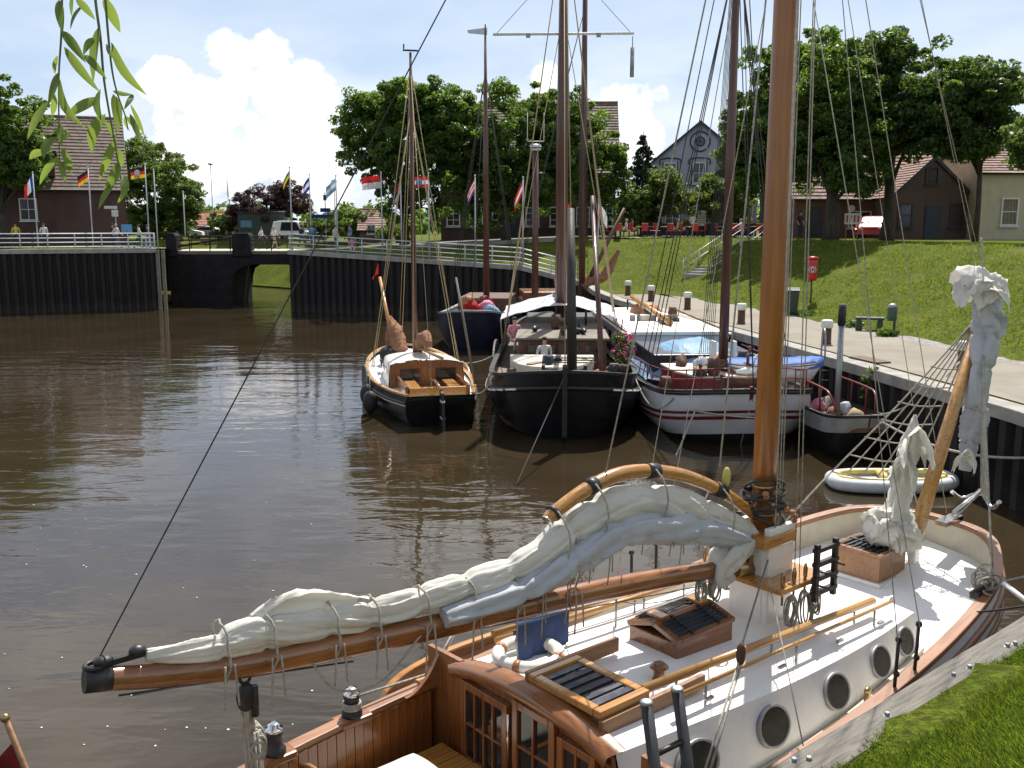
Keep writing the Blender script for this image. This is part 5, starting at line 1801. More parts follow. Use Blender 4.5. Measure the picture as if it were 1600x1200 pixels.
# rowing dinghy with blue cover standing on the barge
dg = thing('rowing_dinghy', 'small white rowing dinghy under a blue cover beside the dark red mast', 'dinghy', b3.matrix_basis @ Vector((-2.2, 1.25, 1.52)), R(-8))
HD = Hull([(1.35, 0, .62), (1.25, .25, .6), (.8, .52, .55), (0, .64, .50), (-.9, .55, .52), (-1.3, .42, .55)], .02, 20, deck=.05, bowrake=.12)
HD.shell(8).build('hull', 'white_paint', dg)
HD.cap(.06, .04).build('gunwale', 'teak', dg)
cv_ = MB()
a, b_ = HD.outline(-.03, -.06)
rows = []
for i, (p_, q_) in enumerate(zip(a, b_)):
    rows.append([p_.lerp(q_, k / 12) + Vector((0, 0, (.24 if 0 < k < 12 else -.06) * math.sin(PI * k / 12) ** .6 * (.5 + .5 * math.sin(PI * (i + .5) / 20)) + (.05 * noise.noise(Vector((i * .7, k * .8, 0))) if 0 < k < 12 else .03 * noise.noise(Vector((i * 1.3, k, 3))) - .06))) for k in range(13)])
cv_.loft(rows, False, True).build('cover', 'cover_blue', dg)

# ---- dark barge moored at the far wall
hd = R(-96)
b4 = boat('dark_barge', 'dark navy barge with pinkish deck cargo at the far wall behind the small boat', (-1.9, 45.0), hd)
H4 = Hull([(0, 0, 1.9), (-.1, .8, 1.88), (-.4, 1.3, 1.8), (-1.2, 1.75, 1.7), (-4, 2.0, 1.5), (-10, 1.9, 1.5), (-12, 1.2, 1.7)], .5, 26, deck=.3)
H4.shell().build('hull', 'navy_paint', b4)
H4.cap(.18, .09, .04).build('cap_rail', 'steel_grey', b4)
H4.deckmesh().build('deck', 'grey_wood', b4)
H4.inner().build('bulwark_inside', 'rust_brown', b4)
MB().box(-6, 0, 1.75, 4, 2.6, 1.0).build('deck_house', 'rust_brown', b4, bev=.05)
for i, (x, y, z, m_) in enumerate(((-1.8, -.3, 1.75, 'flag_red'), (-2.4, .4, 1.75, 'pink_cloth'), (-2.9, -.6, 1.9, 'orange_brown'), (-1.6, .7, 1.6, 'tarp_blue'), (-3.2, .2, 1.9, 'red_paint'))):
    t_ = MB(); bundle(t_, [(0, -.4, 0), (.1, 0, .22), (0, .45, .02)], [.12, .3, .12], i + 40, 12, 18, .3)
    t_.build('cargo_bundle', m_, b4, loc=(x, y, z))
tb2 = aty(762, 460, 52)
m4 = MB().tube([(0, 0, 1.2), (0, 0, 9), (0, 0, 15.4)], [.17, .14, .05], 10).build('mast', 'mast_dark', b4)
inv = b4.matrix_basis.inverted() @ Vector((tb2.x, 49.5, 0))
m4.location = (inv.x, inv.y, 0)
MB().box(-.0, 0, 15.4, .06, .06, .5).build('mast_tip', 'steel_dark', m4)
MB().prism([(0, .1, 15.5), (0, -.9, 15.4), (0, -.85, 15.25), (0, .1, 15.15)], (.03, 0, 0)).build('wind_vane', 'grey_rail', m4)
rg4 = MB()
for sg in (-1, 1):
    for dx in (-1.2, -.2, .8): line(rg4, (inv.x + dx, sg * 1.8, 1.6), (inv.x, inv.y, 13.5), .015)
line(rg4, (0, 0, 2), (inv.x, inv.y, 14), .015)
rg4.build('rigging', 'rope_dark', b4)

clutter(b4, H4, (-4, -.8), 9, 9, .27, .7)

# ---- brown-rigged boat against the wall, hidden behind the black barge
b6 = boat('rigged_barge', 'brown-masted barge with radar dome, mostly hidden behind the black barge', (2.0, 48.2), R(-86))
H6 = Hull([(0, 0, 2.0), (-.1, .8, 1.95), (-.5, 1.35, 1.85), (-2, 1.9, 1.6), (-6, 1.95, 1.5), (-9, 1.3, 1.7)], .5, 24, deck=.3)
H6.shell().build('hull', 'black_hull', b6)
H6.cap(.16, .08, .04).build('cap_rail', 'teak', b6)
H6.deckmesh().build('deck', 'grey_wood', b6)
MB().box(-4.5, 0, 1.8, 3, 2.4, 1.2).build('deck_house', 'mahogany', b6, bev=.05)
Mi = b6.matrix_basis.inverted()
q = Mi @ Vector((aty(836, 460, 50).x, 50, 0))
ma = MB().tube([(q.x, q.y, 1.2), (q.x, q.y, 9.6)], [.19, .15], 10).build('mizzen_mast', 'mast_dark', b6)
rd_ = MB().lathe([(.1, 9.62), (.27, 9.66), (.30, 9.78), (.27, 9.92), (.1, 9.98)], 16, (q.x, q.y, 0)).build('radar_dome', 'trim_white', ma)
MB().torus((q.x, q.y, 9.77), .295, .03, 20, 6).build('dome_band', 'flag_blue', ma)
an = MB()
for d in (-.42, .42): an.tube([(q.x, q.y + d, 10.1), (q.x, q.y + d, 11.5)], .02, 5)
an.tube([(q.x, q.y - .42, 10.1), (q.x, q.y + .42, 10.1)], .02, 5)
an.build('aerial', 'trim_white', ma)
q2 = Mi @ Vector((aty(909, 440, 52).x, 52, 0))
MB().tube([(q2.x, q2.y, 1.2), (q2.x, q2.y, 10), (q2.x, q2.y, 20)], [.19, .17, .12], 10).build('main_mast', 'mast_dark', b6)
sl = MB(); bundle(sl, [(q2.x + .1, q2.y, 2.6), (q2.x - .2, q2.y + .5, 3.0), (q2.x - .2, q2.y + 1.3, 3.3), (q2.x, q2.y + 2.0, 4.6)], [.16, .26, .24, .08], 12, 30, 60, .3)
sl.build('furled_sail', 'sail_tan', b6)
MB().tube([(q2.x - .1, q2.y - .1, 2.0), (q2.x - .2, q2.y + 2.3, 6.8)], [.14, .09], 8).build('gaff', 'mast_dark', b6)
rg6 = MB()
for sg in (-1, 1):
    for dx in (-1.2, -.3, .7): line(rg6, (q2.x + dx, sg * 1.8, 1.7), (q2.x, q2.y, 17), .015)
for k in range(4): line(rg6, (q2.x + .3, q2.y - .3 + .2 * k, 2), (q2.x, q2.y - .06 + .04 * k, 16 + k), .012)
rg6.build('rigging', 'rope_dark', b6)

# ---- grey work boat between the white barge and the quay
b5 = boat('work_boat', 'grey and brown work boat with tall capped pole between the white barge and the quay', (8.9, 23.4), R(-88))
H5 = Hull([(0, 0, 1.25), (-.08, .4, 1.23), (-.35, .62, 1.18), (-1.2, .78, 1.08), (-3.5, .8, 1.0), (-5.0, .7, 1.0)], .4, 22, deck=.4, bowrake=.25)
H5.shell(9).build('hull', 'black_hull', b5)
H5.band(.03, .42, .02).build('bulwark_plating', 'hull_grey', b5)
H5.cap(.09, .05, .02).build('cap_rail', 'black_paint', b5)
H5.inner().build('bulwark_inside', 'rust_brown', b5)
H5.deckmesh().build('deck', 'rust_brown', b5)
sp = MB().tube([(-1.3, -.35, .6), (-1.3, -.35, 3.45)], .075, 10).build('mooring_spud', 'steel_grey', b5)
MB().tube([(-1.3, -.35, 3.4), (-1.3, -.35, 3.95)], .10, 10).build('spud_cap', 'rubber', sp)
hr_ = MB()
for sg in (-1, 1): hr_.tube(crom([(-.9, sg * .5, 1.2), (-1.2, sg * .6, 1.62), (-1.8, sg * .62, 1.7), (-3.6, sg * .62, 1.68)], 14), .03, 6)
for x in (-1.8, -2.8): hr_.tube([(x, -.62, 1.0), (x, -.62, 1.69)], .025, 6); hr_.tube([(x, .62, 1.0), (x, .62, 1.69)], .025, 6)
hr_.build('hand_rail', 'red_paint', b5)
for i in range(5):
    t_ = MB(); bundle(t_, [(0, -.2, 0), (.1, 0, .14), (0, .25, .0)], [.06, .16, .06], i + 60, 10, 14, .35)
    t_.build('deck_bundle', ['rope_tan', 'sail_tan', 'awning', 'pink_cloth', 'rope'][i], b5, loc=(-1.6 - i * .45, (-1) ** i * .25, .85), rz=i)

# ---- inflatable dinghy
iq = atz(1392, 752, .15)
dn = thing('inflatable_dinghy', 'pale inflatable dinghy with yellow inside floating behind the bow of the white yacht', 'dinghy', (iq.x, iq.y, 0), R(-2))
def stad(a, b_, r_, z, zr=.06, n=48):
    out_ = []
    for k in range(n + 1):
        t = 2 * PI * k / n
        out_.append((a * abs(math.cos(t)) ** .75 * (1 if math.cos(t) > 0 else -1), b_ * abs(math.sin(t)) ** .6 * (1 if math.sin(t) > 0 else -1), z + zr * max(0, math.cos(t)) ** 2))
    return out_
MB().tube(stad(1.32, .56, 0, .16), .155, 10, False).build('outer_tube', 'inflatable', dn)
MB().tube(stad(1.17, .42, 0, .27), .065, 8, False).build('inner_tube', 'yellow_vinyl', dn)
MB().prism(stad(1.15, .5, 0, .12, 0)[:-1], (0, 0, .06)).build('floor', 'inflatable', dn)
MB().tube([(-.15, -.42, .26), (-.15, .42, .26)], .09, 10).build('thwart', 'yellow_vinyl', dn)

# ------------------------------------------------------------------ quay furniture
bol = None
for i, (u, vb, lb) in enumerate([(981, 461, 'farthest white-capped bollard on the quay, by the foot of the steps'), (1017, 470, 'second white-capped bollard from the far end of the quay'), (1074, 483, 'third white-capped bollard from the far end of the quay'),
                                 (1158, 505, 'white-capped bollard on the quay right of the dark red mast'), (1291, 537, 'white-capped bollard on the quay next to the quay ladder'), (1504, 578, 'nearest white-capped bollard on the quay, behind the bow net')]):
    q = atz(u, vb, 2.13)
    if bol is None:
        bol = thing('bollard', lb, 'bollard', q, 0, 'bollards along the quay path')
        MB().lathe([(.17, 0), (.15, .05), (.145, .52)], 14).build('stem', 'rust_brown', bol)
        MB().lathe([(.155, .52), (.19, .54), (.19, .74), (.15, .78)], 14).build('cap', 'trim_white', bol)
    else: dup(bol, q, 0, lb)

q = atz(1236, 491, 2.13)
wb = thing('wheelie_bin', 'dark green wheelie bin at the foot of the grass bank', 'bin', q, R(-15))
MB().loft([[(-.24, -.26, .06), (.24, -.26, .06), (.24, .26, .06), (-.24, .26, .06)], [(-.3, -.34, 1.0), (.3, -.34, 1.0), (.3, .34, 1.0), (-.3, .34, 1.0)]], True).build('body', 'bin_dark', wb, bev=.02)
MB().prism([(-.33, -.38, 1.0), (.33, -.38, 1.0), (.33, .38, 1.08), (-.33, .38, 1.08)], (0, 0, .06)).build('lid', 'bin_dark', wb, bev=.02)
for x in (-.27, .27): MB().torus((x, .28, .11), .08, .04, 14, 6, Matrix.Rotation(R(90), 3, 'Y')).build('wheel', 'rubber', wb)

q = atz(1266, 484, 2.2)
lp = thing('lifebuoy_station', 'red lifebuoy box with white ring sign on a post on the bank', 'lifebuoy box', (q.x, q.y, hz(q.x, q.y)), R(-14))
MB().box(0, .05, .7, .07, .07, 1.5).build('post', 'rust_brown', lp)
bx_ = MB().lathe([(.02, -.5), (.2, -.48), (.22, -.4), (.22, .4), (.2, .46)], 16, (0, 0, 1.45)).build('box', 'red_bright', lp)
MB().lathe([(.25, .46), (.25, .54), (.1, .58)], 16, (0, 0, 1.45)).build('box_lid', 'red_bright', lp)
MB().torus((0, -.24, 1.45), .09, .028, 18, 6, Matrix.Rotation(R(90), 3, 'X') @ Matrix.Diagonal((.62, 1.25, 1))).build('ring_sign', 'trim_white', bx_)
for s_ in (-1, 1):
    MB().tube([(s_ * .10, -.215, 1.58), (s_ * .15, -.20, 1.45), (s_ * .10, -.215, 1.32)], .016, 6).build('bracket_sign', 'trim_white', bx_)

q = atz(1358, 515, 2.15)
bn = thing('stone_bench', 'low dark green bench at the edge of the path', 'bench', (q.x, q.y, 2.13), R(-18))
MB().box(0, 0, .44, 1.0, .42, .09).build('seat', 'bin_dark', bn, bev=.015)
for x in (-.36, .36): MB().prism([(x - .12, -.17, 0), (x + .12, -.17, 0), (x + .08, -.17, .4), (x - .08, -.17, .4)], (0, .34, 0)).build('leg', 'bin_dark', bn)

q = atz(1392, 521, 2.15)
lt = thing('litter_bin', 'green round litter bin on a post beside the low bench', 'bin', (q.x, q.y, hz(q.x, q.y)), 0)
MB().box(.14, .1, .55, .07, .07, 1.1).build('post', 'bin_dark', lt)
MB().lathe([(.13, .50), (.16, .53), (.17, .95), (.15, .97)], 16).build('bucket', 'green_plastic', lt)
MB().lathe([(.175, .97), (.17, 1.03), (.10, 1.10), (.02, 1.12)], 16).build('lid', 'steel_grey', lt)

q = atz(1302, 556, 2.13)
ql = thing('quay_ladder', 'steel quay ladder with curved handrails over the wall edge', 'ladder', (q.x - .1, q.y, 2.12), R(-98))
ql_ = MB()
for y in (-.24, .24):
    ql_.tube(crom([(.55, y, 0), (.5, y, .55), (.3, y, .82), (.05, y, .75), (-.05, y, .3), (-.08, y, -2.3)], 22), .028, 7)
ql_.build('stringer', 'steel_grey', ql)
for k in range(8): MB().tube([(-.08, -.24, -.15 - k * .29), (-.08, .24, -.15 - k * .29)], .018, 6).build('rung', 'steel_grey', ql)
hp = atz(1358, 563, 2.13)
tag(MB().box(0, 0, 0, 1.3, .5, .04).build('access_plate', 'rust_brown', loc=(hp.x, hp.y, 2.152), rz=R(-75), bev=.005), 'rusty access plate lying on the quay edge by the ladder', 'plate')

# steps up the bank with handrail
sA, sB = Vector((aty(1080, 448, 58).x, 56.5)), Vector((aty(1180, 380, 63).x, 63.5))
n_ = 16
stp = thing('bank_steps', 'stone steps with pipe handrails up the grass bank left of the dark shade', 'steps', (sA.x, sA.y, hz(*sA)))
zA, zB = hz(*sA), hz(*sB) + .1
ddir = math.atan2(sB.y - sA.y, sB.x - sA.x)
for k in range(n_):
    p_ = sA.lerp(sB, (k + .5) / n_)
    MB().box(p_.x - sA.x, p_.y - sA.y, (zB - zA) * (k + .5) / n_ - .22, .62, 1.6, .6, ddir).build('step', 'concrete', stp)
nv = Vector((-math.sin(ddir), math.cos(ddir)))
for sg in (-1, 1):
    for hh_ in (.5, .95):
        a = Vector((0, 0, hh_)) + Vector((*nv, 0)) * sg * .85
        b_ = Vector((sB.x - sA.x, sB.y - sA.y, zB - zA + hh_)) + Vector((*nv, 0)) * sg * .85
        MB().tube([a, b_], .03, 6).build('handrail', 'grey_rail', stp)
    for k in range(5):
        a = Vector(((sB.x - sA.x) * k / 4, (sB.y - sA.y) * k / 4, (zB - zA) * k / 4)) + Vector((*nv, 0)) * sg * .85
        MB().tube([a - Vector((0, 0, .2)), a + Vector((0, 0, .97))], .03, 6).build('rail_post', 'grey_rail', stp)

# mooring lines between the boats
def mooring(label, a, b_, drop, r_=.022, m_='rope'):
    o_ = MB().tube(sag((0, 0, 0), Vector(b_) - Vector(a), drop), r_, 6).build('mooring_rope', m_, loc=a)
    return tag(o_, label, 'rope')


mb1, mb2, mb3, mb5 = (o_.matrix_basis for o_ in (b1, b2, b3, b5))
mooring('pale rope from the small black boat stern to the black barge bow', mb1 @ Vector((-8.8, -1.0, 1.0)), mb2 @ Vector((-2.0, -2.1, 1.5)), .25)
mooring('pale rope from the small black boat foredeck to the black barge side', mb1 @ Vector((-3.5, -1.6, 1.1)), mb2 @ Vector((-9, -2.35, 1.3)), .15)
mooring('pale rope hanging between black barge and white barge bows', mb2 @ Vector((-1.8, 2.1, 1.5)), mb3 @ Vector((-.9, -1.9, 1.3)), .55)
mooring('pale rope dropping from the white barge bow into the water', mb3 @ Vector((-.35, -1.4, 1.1)), mb3 @ Vector((.4, -2.1, -.1)), .0)
mooring('pale rope stretched across the white barge bow', mb3 @ Vector((-.5, -1.6, 1.05)), mb3 @ Vector((.25, .3, .95)), .05)
mooring('rope from the work boat bow to the nearest quay bollard', mb5 @ Vector((-.2, .1, 1.25)), atz(1500, 565, 2.5), .35)
mooring('thick rope from the work boat to the quay wall', mb5 @ Vector((-.2, .2, 1.2)), (10.75, 19.4, 1.2), .3, .03)
mooring('thin black wire from the black barge bow down to the water', mb2 @ Vector((.1, 0, 1.9)), Vector((.05, 21.4, -.05)), .0, .014, 'rope_dark')

# ------------------------------------------------------------------ the near yacht: round-bowed Dutch sailing yacht
ya = boat('sailing_yacht', 'white round-bowed wooden sailing yacht with furled cream sail and orange mast in the foreground', (BOW.x, BOW.y), AX, 'sailing boat')
YM = Matrix.Translation((BOW.x, BOW.y, 0)) @ Matrix.Rotation(AX, 4, 'Z')
YI = YM.inverted()


TH = Matrix.Translation((-5, 0, 0)) @ Matrix.Rotation(R(2.5), 4, 'Z') @ Matrix.Translation((5, 0, 0))   # the hull lies a little askew to the quay


def yl(u, v, z): return YI @ atz(u, v, z)      # survey into the yacht's own frame


def yp(u, v, y):                               # ... on the lengthwise plane y metres to port
    o_ = YI @ Vector((0, 0, EYE)); d = YI.to_3x3() @ ray(u, v)
    return o_ + d * ((y - o_.y) / d.y)


HY = Hull([(0, 0, 1.98), (-.07, .5, 1.975), (-.22, .84, 1.95), (-.6, 1.13, 1.90), (-1.5, 1.46, 1.77), (-3, 1.62, 1.61), (-5, 1.69, 1.52), (-7, 1.63, 1.49), (-9, 1.43, 1.52), (-10.5, 1.06, 1.6), (-11.2, .62, 1.67), (-11.35, .15, 1.7)], .6, 56, deck=.33, bowrake=.14)
HY.shell(16).build('hull', 'white_paint', ya)
HY.cap(.135, .07, .035, .04).build('cap_rail', 'rail_wood', ya, bev=.012)
HY.wale(.16, .045).build('rubbing_strake', 'rail_wood', ya)
HY.wale(.36, .03).build('lower_strake', 'teak', ya)
a, b_ = HY.outline(.10)
fwd = [p_ for p_ in a if p_.x > -7.6]
bfw = [p_ for p_ in b_ if p_.x > -7.6]
c = fwd[::-1] + bfw[1:]
MB().loft([[v, Vector((v.x, v.y, v.z - .4))] for v in c], False, True).build('bulwark_inside', 'cream_board', ya)
dk = []
for u_ in fwd:
    dk.append([Vector((u_.x, u_.y * (1 - k / 6), u_.z - .34 + .05 * (1 - abs(1 - k / 6) ** 2))) for k in range(13)])
MB().loft(dk, False, True).build('deck', 'deck_paint', ya)


def dz_(x): return HY.at(x).z - .30
# carved scroll on the inside of the port bow bulwark
sc_ = MB()
for j in range(2):
    for k in range(4):
        x = -1.55 - k * .16
        q = HY.at(x)
        th = [(x + .065 * (1 - t / 14) * math.cos(t * .9 + j * PI), q.y - .125, q.z - .12 + .06 * (1 - t / 14) * math.sin(t * .9 + j * PI)) for t in range(12)]
        sc_.tube(th, .009, 5)
sc_.build('carved_scroll', 'orange_brown', ya)
# cabin trunk
cs = [(-2.75, .98, 1.10, 1.72), (-3.6, 1.06, 1.2, 1.72), (-4.6, 1.11, 1.28, 1.74), (-5.7, 1.11, 1.29, 1.77), (-6.8, 1.06, 1.25, 1.82), (-7.55, 1.02, 1.21, 1.85)]
def cam_(x): return .05 + .10 * max(0.0, min(1.0, (-3.0 - x) / 4.5))
cst = crom([(x, wt_, zt_) for x, wt_, wb_, zt_ in cs], 22)
csb = crom([(x, wb_, 0) for x, wt_, wb_, zt_ in cs], 22)
for sg in (-1, 1):
    rows = [[Vector((q.x, sg * q2_.y, dz_(q.x) - .15)), Vector((q.x, sg * (q2_.y * .55 + q.y * .45), (dz_(q.x) + q.z) / 2)), Vector((q.x, sg * q.y, q.z))] for q, q2_ in zip(cst, csb)]
    MB().loft(rows, False, True).build('cabin_side', 'white_paint', ya)
    MB().rail([Vector((q.x, sg * (q2_.y + .015), dz_(q.x) + .015)) for q, q2_ in zip(cst, csb)], .04, .05).build('side_fillet', 'cream_board', ya)
MB().loft([[Vector((q.x, q.y * (1 - k / 6), q.z + cam_(q.x) * (1 - abs(1 - k / 6) ** 2.2))) for k in range(13)] for q in cst], False, True).build('cabin_top', 'deck_paint', ya)


def rz_(x, y):                                 # height of the cabin top
    q = min(cst, key=lambda p_: abs(p_.x - x))
    return q.z + cam_(q.x) * (1 - min(1, abs(y / q.y)) ** 2.2)


q = cst[0]
MB().prism([(q.x, -1.10, dz_(q.x) - .1), (q.x, 1.10, dz_(q.x) - .1)] + [(q.x, q.y * (1 - k / 6), q.z + cam_(q.x) * (1 - abs(1 - k / 6) ** 2.2)) for k in range(13)], (.02, 0, 0)).build('cabin_front', 'white_paint', ya)
for i, (x, w, h_) in enumerate(((-6.72, .25, .185), (-5.69, .215, .175), (-4.66, .19, .165), (-3.75, .165, .155), (-3.12, .145, .145))):
    qa = min(cst, key=lambda p_: abs(p_.x - x)); qb = min(csb, key=lambda p_: abs(p_.x - x))
    zc_ = (dz_(x) + qa.z) / 2 + .02
    y0 = -(qa.y * .5 + qb.y * .5) - .012
    tilt = math.atan2(qb.y - qa.y, qa.z - dz_(x))
    M_ = Matrix.Rotation(R(90) - tilt, 3, 'X') @ Matrix.Diagonal((w, h_, 1))
    po = MB().lathe([(1.0, -.03), (1.0, .012), (.98, .016)], 28, (x, y0, zc_), True, M_).build('porthole', 'port_glass', ya)
    MB().lathe([(1.0, -.02), (1.09, -.018), (1.09, .022), (.97, .024), (.95, .012)], 28, (x, y0, zc_), True, M_).build('porthole_rim', 'steel_grey', po)
    y1 = (qa.y * .5 + qb.y * .5) + .012
    M_ = Matrix.Rotation(R(-90) + tilt, 3, 'X') @ Matrix.Diagonal((w, h_, 1))
    po = MB().lathe([(1.0, -.03), (1.0, .012), (.98, .016)], 28, (x, y1, zc_), True, M_).build('porthole', 'port_glass', ya)
# after bulkhead of the cabin
xb = -7.56
q = cst[-1]
arc = [(q.y * (1 - k / 8), q.z + cam_(q.x) * (1 - abs(1 - k / 8) ** 2.2)) for k in range(17)]
beam = MB().loft([[(xb + .10, y * 1.03, z + .025), (xb - .12, y * 1.03, z + .03), (xb - .13, y * 1.0, z - .06), (xb - .06, y * .98, z - .10)] for y, z in arc], False, True)
beam.build('roof_beam', 'mahogany_cross', ya)
bk = MB().prism([(xb, 1.3, .55)] + [(xb, y, z - .02) for y, z in arc] + [(xb, -1.3, .55)], (-.04, 0, 0)).build('after_bulkhead', 'mahogany_up', ya)


def leaf_door(y0, y1, z0, z1, cols, rows_, name):
    x = xb - .075
    w, h_ = y1 - y0, z1 - z0
    f = MB()
    t = .075
    f.box(x, y0 + t / 2, (z0 + z1) / 2, .06, t, h_); f.box(x, y1 - t / 2, (z0 + z1) / 2, .06, t, h_)
    f.box(x, (y0 + y1) / 2, z1 - t / 2, .06, w - 2 * t, t); f.box(x, (y0 + y1) / 2, z0 + t, .06, w - 2 * t, 2 * t)
    fo = f.build(name, 'mahogany_up', ya, bev=.008)
    gw, gh_ = (w - 2 * t) / cols, (h_ - 3 * t) / rows_
    for i in range(cols):
        for j in range(rows_):
            MB().box(x + .005, y0 + t + gw * (i + .5), z0 + 2 * t + gh_ * (j + .5), .016, gw - .004, gh_ - .004).build('pane', 'glass_dark', fo)
    for i in range(1, cols): MB().box(x - .012, y0 + t + gw * i, (z0 + z1) / 2 + t / 2, .03, .022, h_ - 3 * t).build('glazing_bar', 'mahogany_up', fo)
    for j in range(1, rows_): MB().box(x - .010, (y0 + y1) / 2, z0 + 2 * t + gh_ * j, .028, w - 2 * t, .022).build('glazing_bar', 'mahogany_up', fo)


leaf_door(.20, .88, .90, 1.80, 4, 2, 'bulkhead_window')
leaf_door(-.42, .13, .66, 1.90, 2, 3, 'companion_door')
leaf_door(-.90, -.45, .66, 1.80, 2, 3, 'companion_door')
MB().tube([(xb - .12, .16, 1.2), (xb - .12, .16, 1.75)], .012, 6).build('door_hinge', 'chrome', bk)
MB().box(xb - .06, 0, .62, .1, 2.4, .25).build('bulkhead_sill', 'mahogany_cross', bk)
# cockpit: floor, staved inner sides, benches
MB().prism([(-7.6, 1.35, .5), (-9.3, 1.15, .5), (-11.0, .5, .5), (-11.0, -.5, .5), (-9.3, -1.15, .5), (-7.6, -1.35, .5)], (0, 0, .05)).build('cockpit_floor', 'teak', ya)
stave = None
for sg in (1, -1):
    for k in range(34):
        x = -7.66 - k * .105
        q = HY.at(x)
        if stave is None: stave = MB().box(0, 0, 0, .098, .03, 1.0).mesh('stave', 'mahogany_up')
        o_ = bpy.data.objects.new('stave', stave)
        C.objects.link(o_); o_.parent = ya
        q2_ = HY.at(x - .1)
        o_.location = (x, sg * (q.y - .11 + .003 * (k % 2)), q.z - .49)
        o_.rotation_euler = (0, 0, -sg * math.atan2(q2_.y - q.y, .1))
# raised wash board that sweeps up to the cabin
for sg in (1, -1):
    up_ = []
    for k in range(10):
        x = -7.5 - k * .05
        q = HY.at(x)
        hgt = .34 * (1 - k / 9) ** 2.2
        up_.append([Vector((x, sg * (q.y - .10), q.z + .06)), Vector((x, sg * (q.y - .12), q.z + .065 + hgt)), Vector((x, sg * (q.y - .16), q.z + .065 + hgt)), Vector((x, sg * (q.y - .16), q.z + .06))])
    MB().loft(up_, True, False).build('wash_board', 'mahogany', ya)
    MB().box(-7.5, sg * 1.36, 1.35, .05, .5, 1.1).build('corner_panel', 'mahogany_up', ya)
for sg in (1, -1):
    sl_ = MB()
    s_ = MB().box(-8.65, sg * .92, .80, 1.9, .62, .44).build('bench_box', 'cream_board', ya)
    for k in range(7):
        MB().box(-8.65, sg * (.64 + k * .094), 1.045, 2.0, .086, .035).build('bench_slat', 'varnish_gold', s_, bev=.005)
cu = MB()
rows = []
for i in range(13):
    for_x = -8.05 - i * .115
    e_ = min(1, math.sin(PI * (i + .35) / 12.7) ** .3)
    rows.append([(for_x, .93 + .26 * math.cos(t) * (.96 + .04 * e_), .07 * e_ * math.sin(t) + .004 * noise.noise(Vector((i * .6, t, 0)))) for t in np.linspace(0, 2 * PI, 20, endpoint=False)])
cu.loft(rows, True, True)
cu.f += [list(range(20))[::-1], list(range(len(cu.v) - 20, len(cu.v)))]; cu.s += [True] * 2; cu.mi += [0] * 2
cuo = cu.build('seat_cushion', 'sailcloth')
tag(cuo, 'white cushion lying on the varnished cockpit bench', 'cushion')
cuo.matrix_basis = YM @ TH @ Matrix.Translation((0, 0, 1.13))
wh = MB().torus((0, 0, 0), .36, .022, 36, 8)
wp = yl(530, 1192, 1.35)
wo = wh.build('steering_wheel', 'teak', ya, loc=(wp.x - .22, wp.y - .25, 1.2))
wo.rotation_euler = (R(8), R(68), R(10))
sp_ = MB()
for k in range(6):
    a_ = k * PI / 3
    sp_.tube([(0, 0, 0), (math.cos(a_) * .37, math.sin(a_) * .37, 0)], .014, 6)
sp_.lathe([(.06, -.03), (.06, .03)], 12)
sp_.build('wheel_spokes', 'teak', wo)
MB().box(wp.x - .1, wp.y - .25, .85, .16, .2, .75).build('wheel_pedestal', 'mahogany_up', ya, bev=.02)
# winches on the port coaming
for i, (u, v) in enumerate(((437, 1172), (561, 1112))):
    w_ = yl(u, v, 1.60)
    q = HY.at(w_.x)
    o_ = MB().lathe([(.095, 0), (.095, .05), (.07, .07), (.062, .14), (.075, .19), (.078, .21)], 18, (w_.x, q.y - .04, q.z + .06)).build('winch', 'steel_dark', ya)
    MB().lathe([(.076, .205), (.078, .235), (.05, .245), (.05, .275), (.02, .28)], 18, (w_.x, q.y - .04, q.z + .06)).build('winch_top', 'chrome', o_)
    MB().box(w_.x, q.y - .04, q.z + .035, .34, .2, .07).build('winch_pad', 'mahogany', o_, bev=.02)
    if i:
        for k in range(3): MB().torus((w_.x, q.y - .04, q.z + .15 + k * .022), .078, .012, 20, 6).build('rope_turn', 'rope', o_)
        wq = TH @ Vector((w_.x, q.y - .04, q.z + .2))
sheet = MB()
bq = yl(672, 1052, 1.62)
sheet.tube([wq + Vector((0, .07, 0)), (bq.x, bq.y, bq.z)], .014, 6)
sheet.tube([(bq.x, bq.y, bq.z), yp(710, 985, 1.55)], .010, 6); sheet.tube([(bq.x + .05, bq.y, bq.z), yp(716, 980, 1.55)], .010, 6)
sheet.build('jib_sheet', 'rope', ya)
MB().ball((bq.x, bq.y, bq.z), (.05, .035, .085), 12, 8).build('sheet_block', 'varnish_gold', ya)
MB().box(bq.x, bq.y, 1.56, .3, .14, .06).build('block_pad', 'varnish_gold', ya, bev=.01)
# leeboards
for sg in (1, -1):
    o2 = []
    for t in np.linspace(0, 2 * PI, 40, endpoint=False):
        cx_ = math.cos(t); sy_ = math.sin(t)
        wd = .30 + .40 * (1 - cx_) / 2
        o2.append((-6.05 + 1.78 * abs(cx_) ** .8 * (1 if cx_ > 0 else -1), sg * 2.0, 1.16 - .06 * (1 - cx_) / 2 + wd * abs(sy_) ** .7 * (.72 if sy_ > 0 else -1)))
    lbd = MB().prism(o2, (0, sg * .055, 0)).build('leeboard', 'mahogany', ya, bev=.012)
    top_ = [p_ for p_ in o2 if p_[2] > 1.2]
    top_.sort(key=lambda p_: p_[0])
    MB().rail([(x, sg * 2.028, z + .006) for x, y, z in top_], .075, .022).build('leeboard_lit_edge', 'varnish_gold', lbd)  # sunlit top edge put into the colour as a gold strip
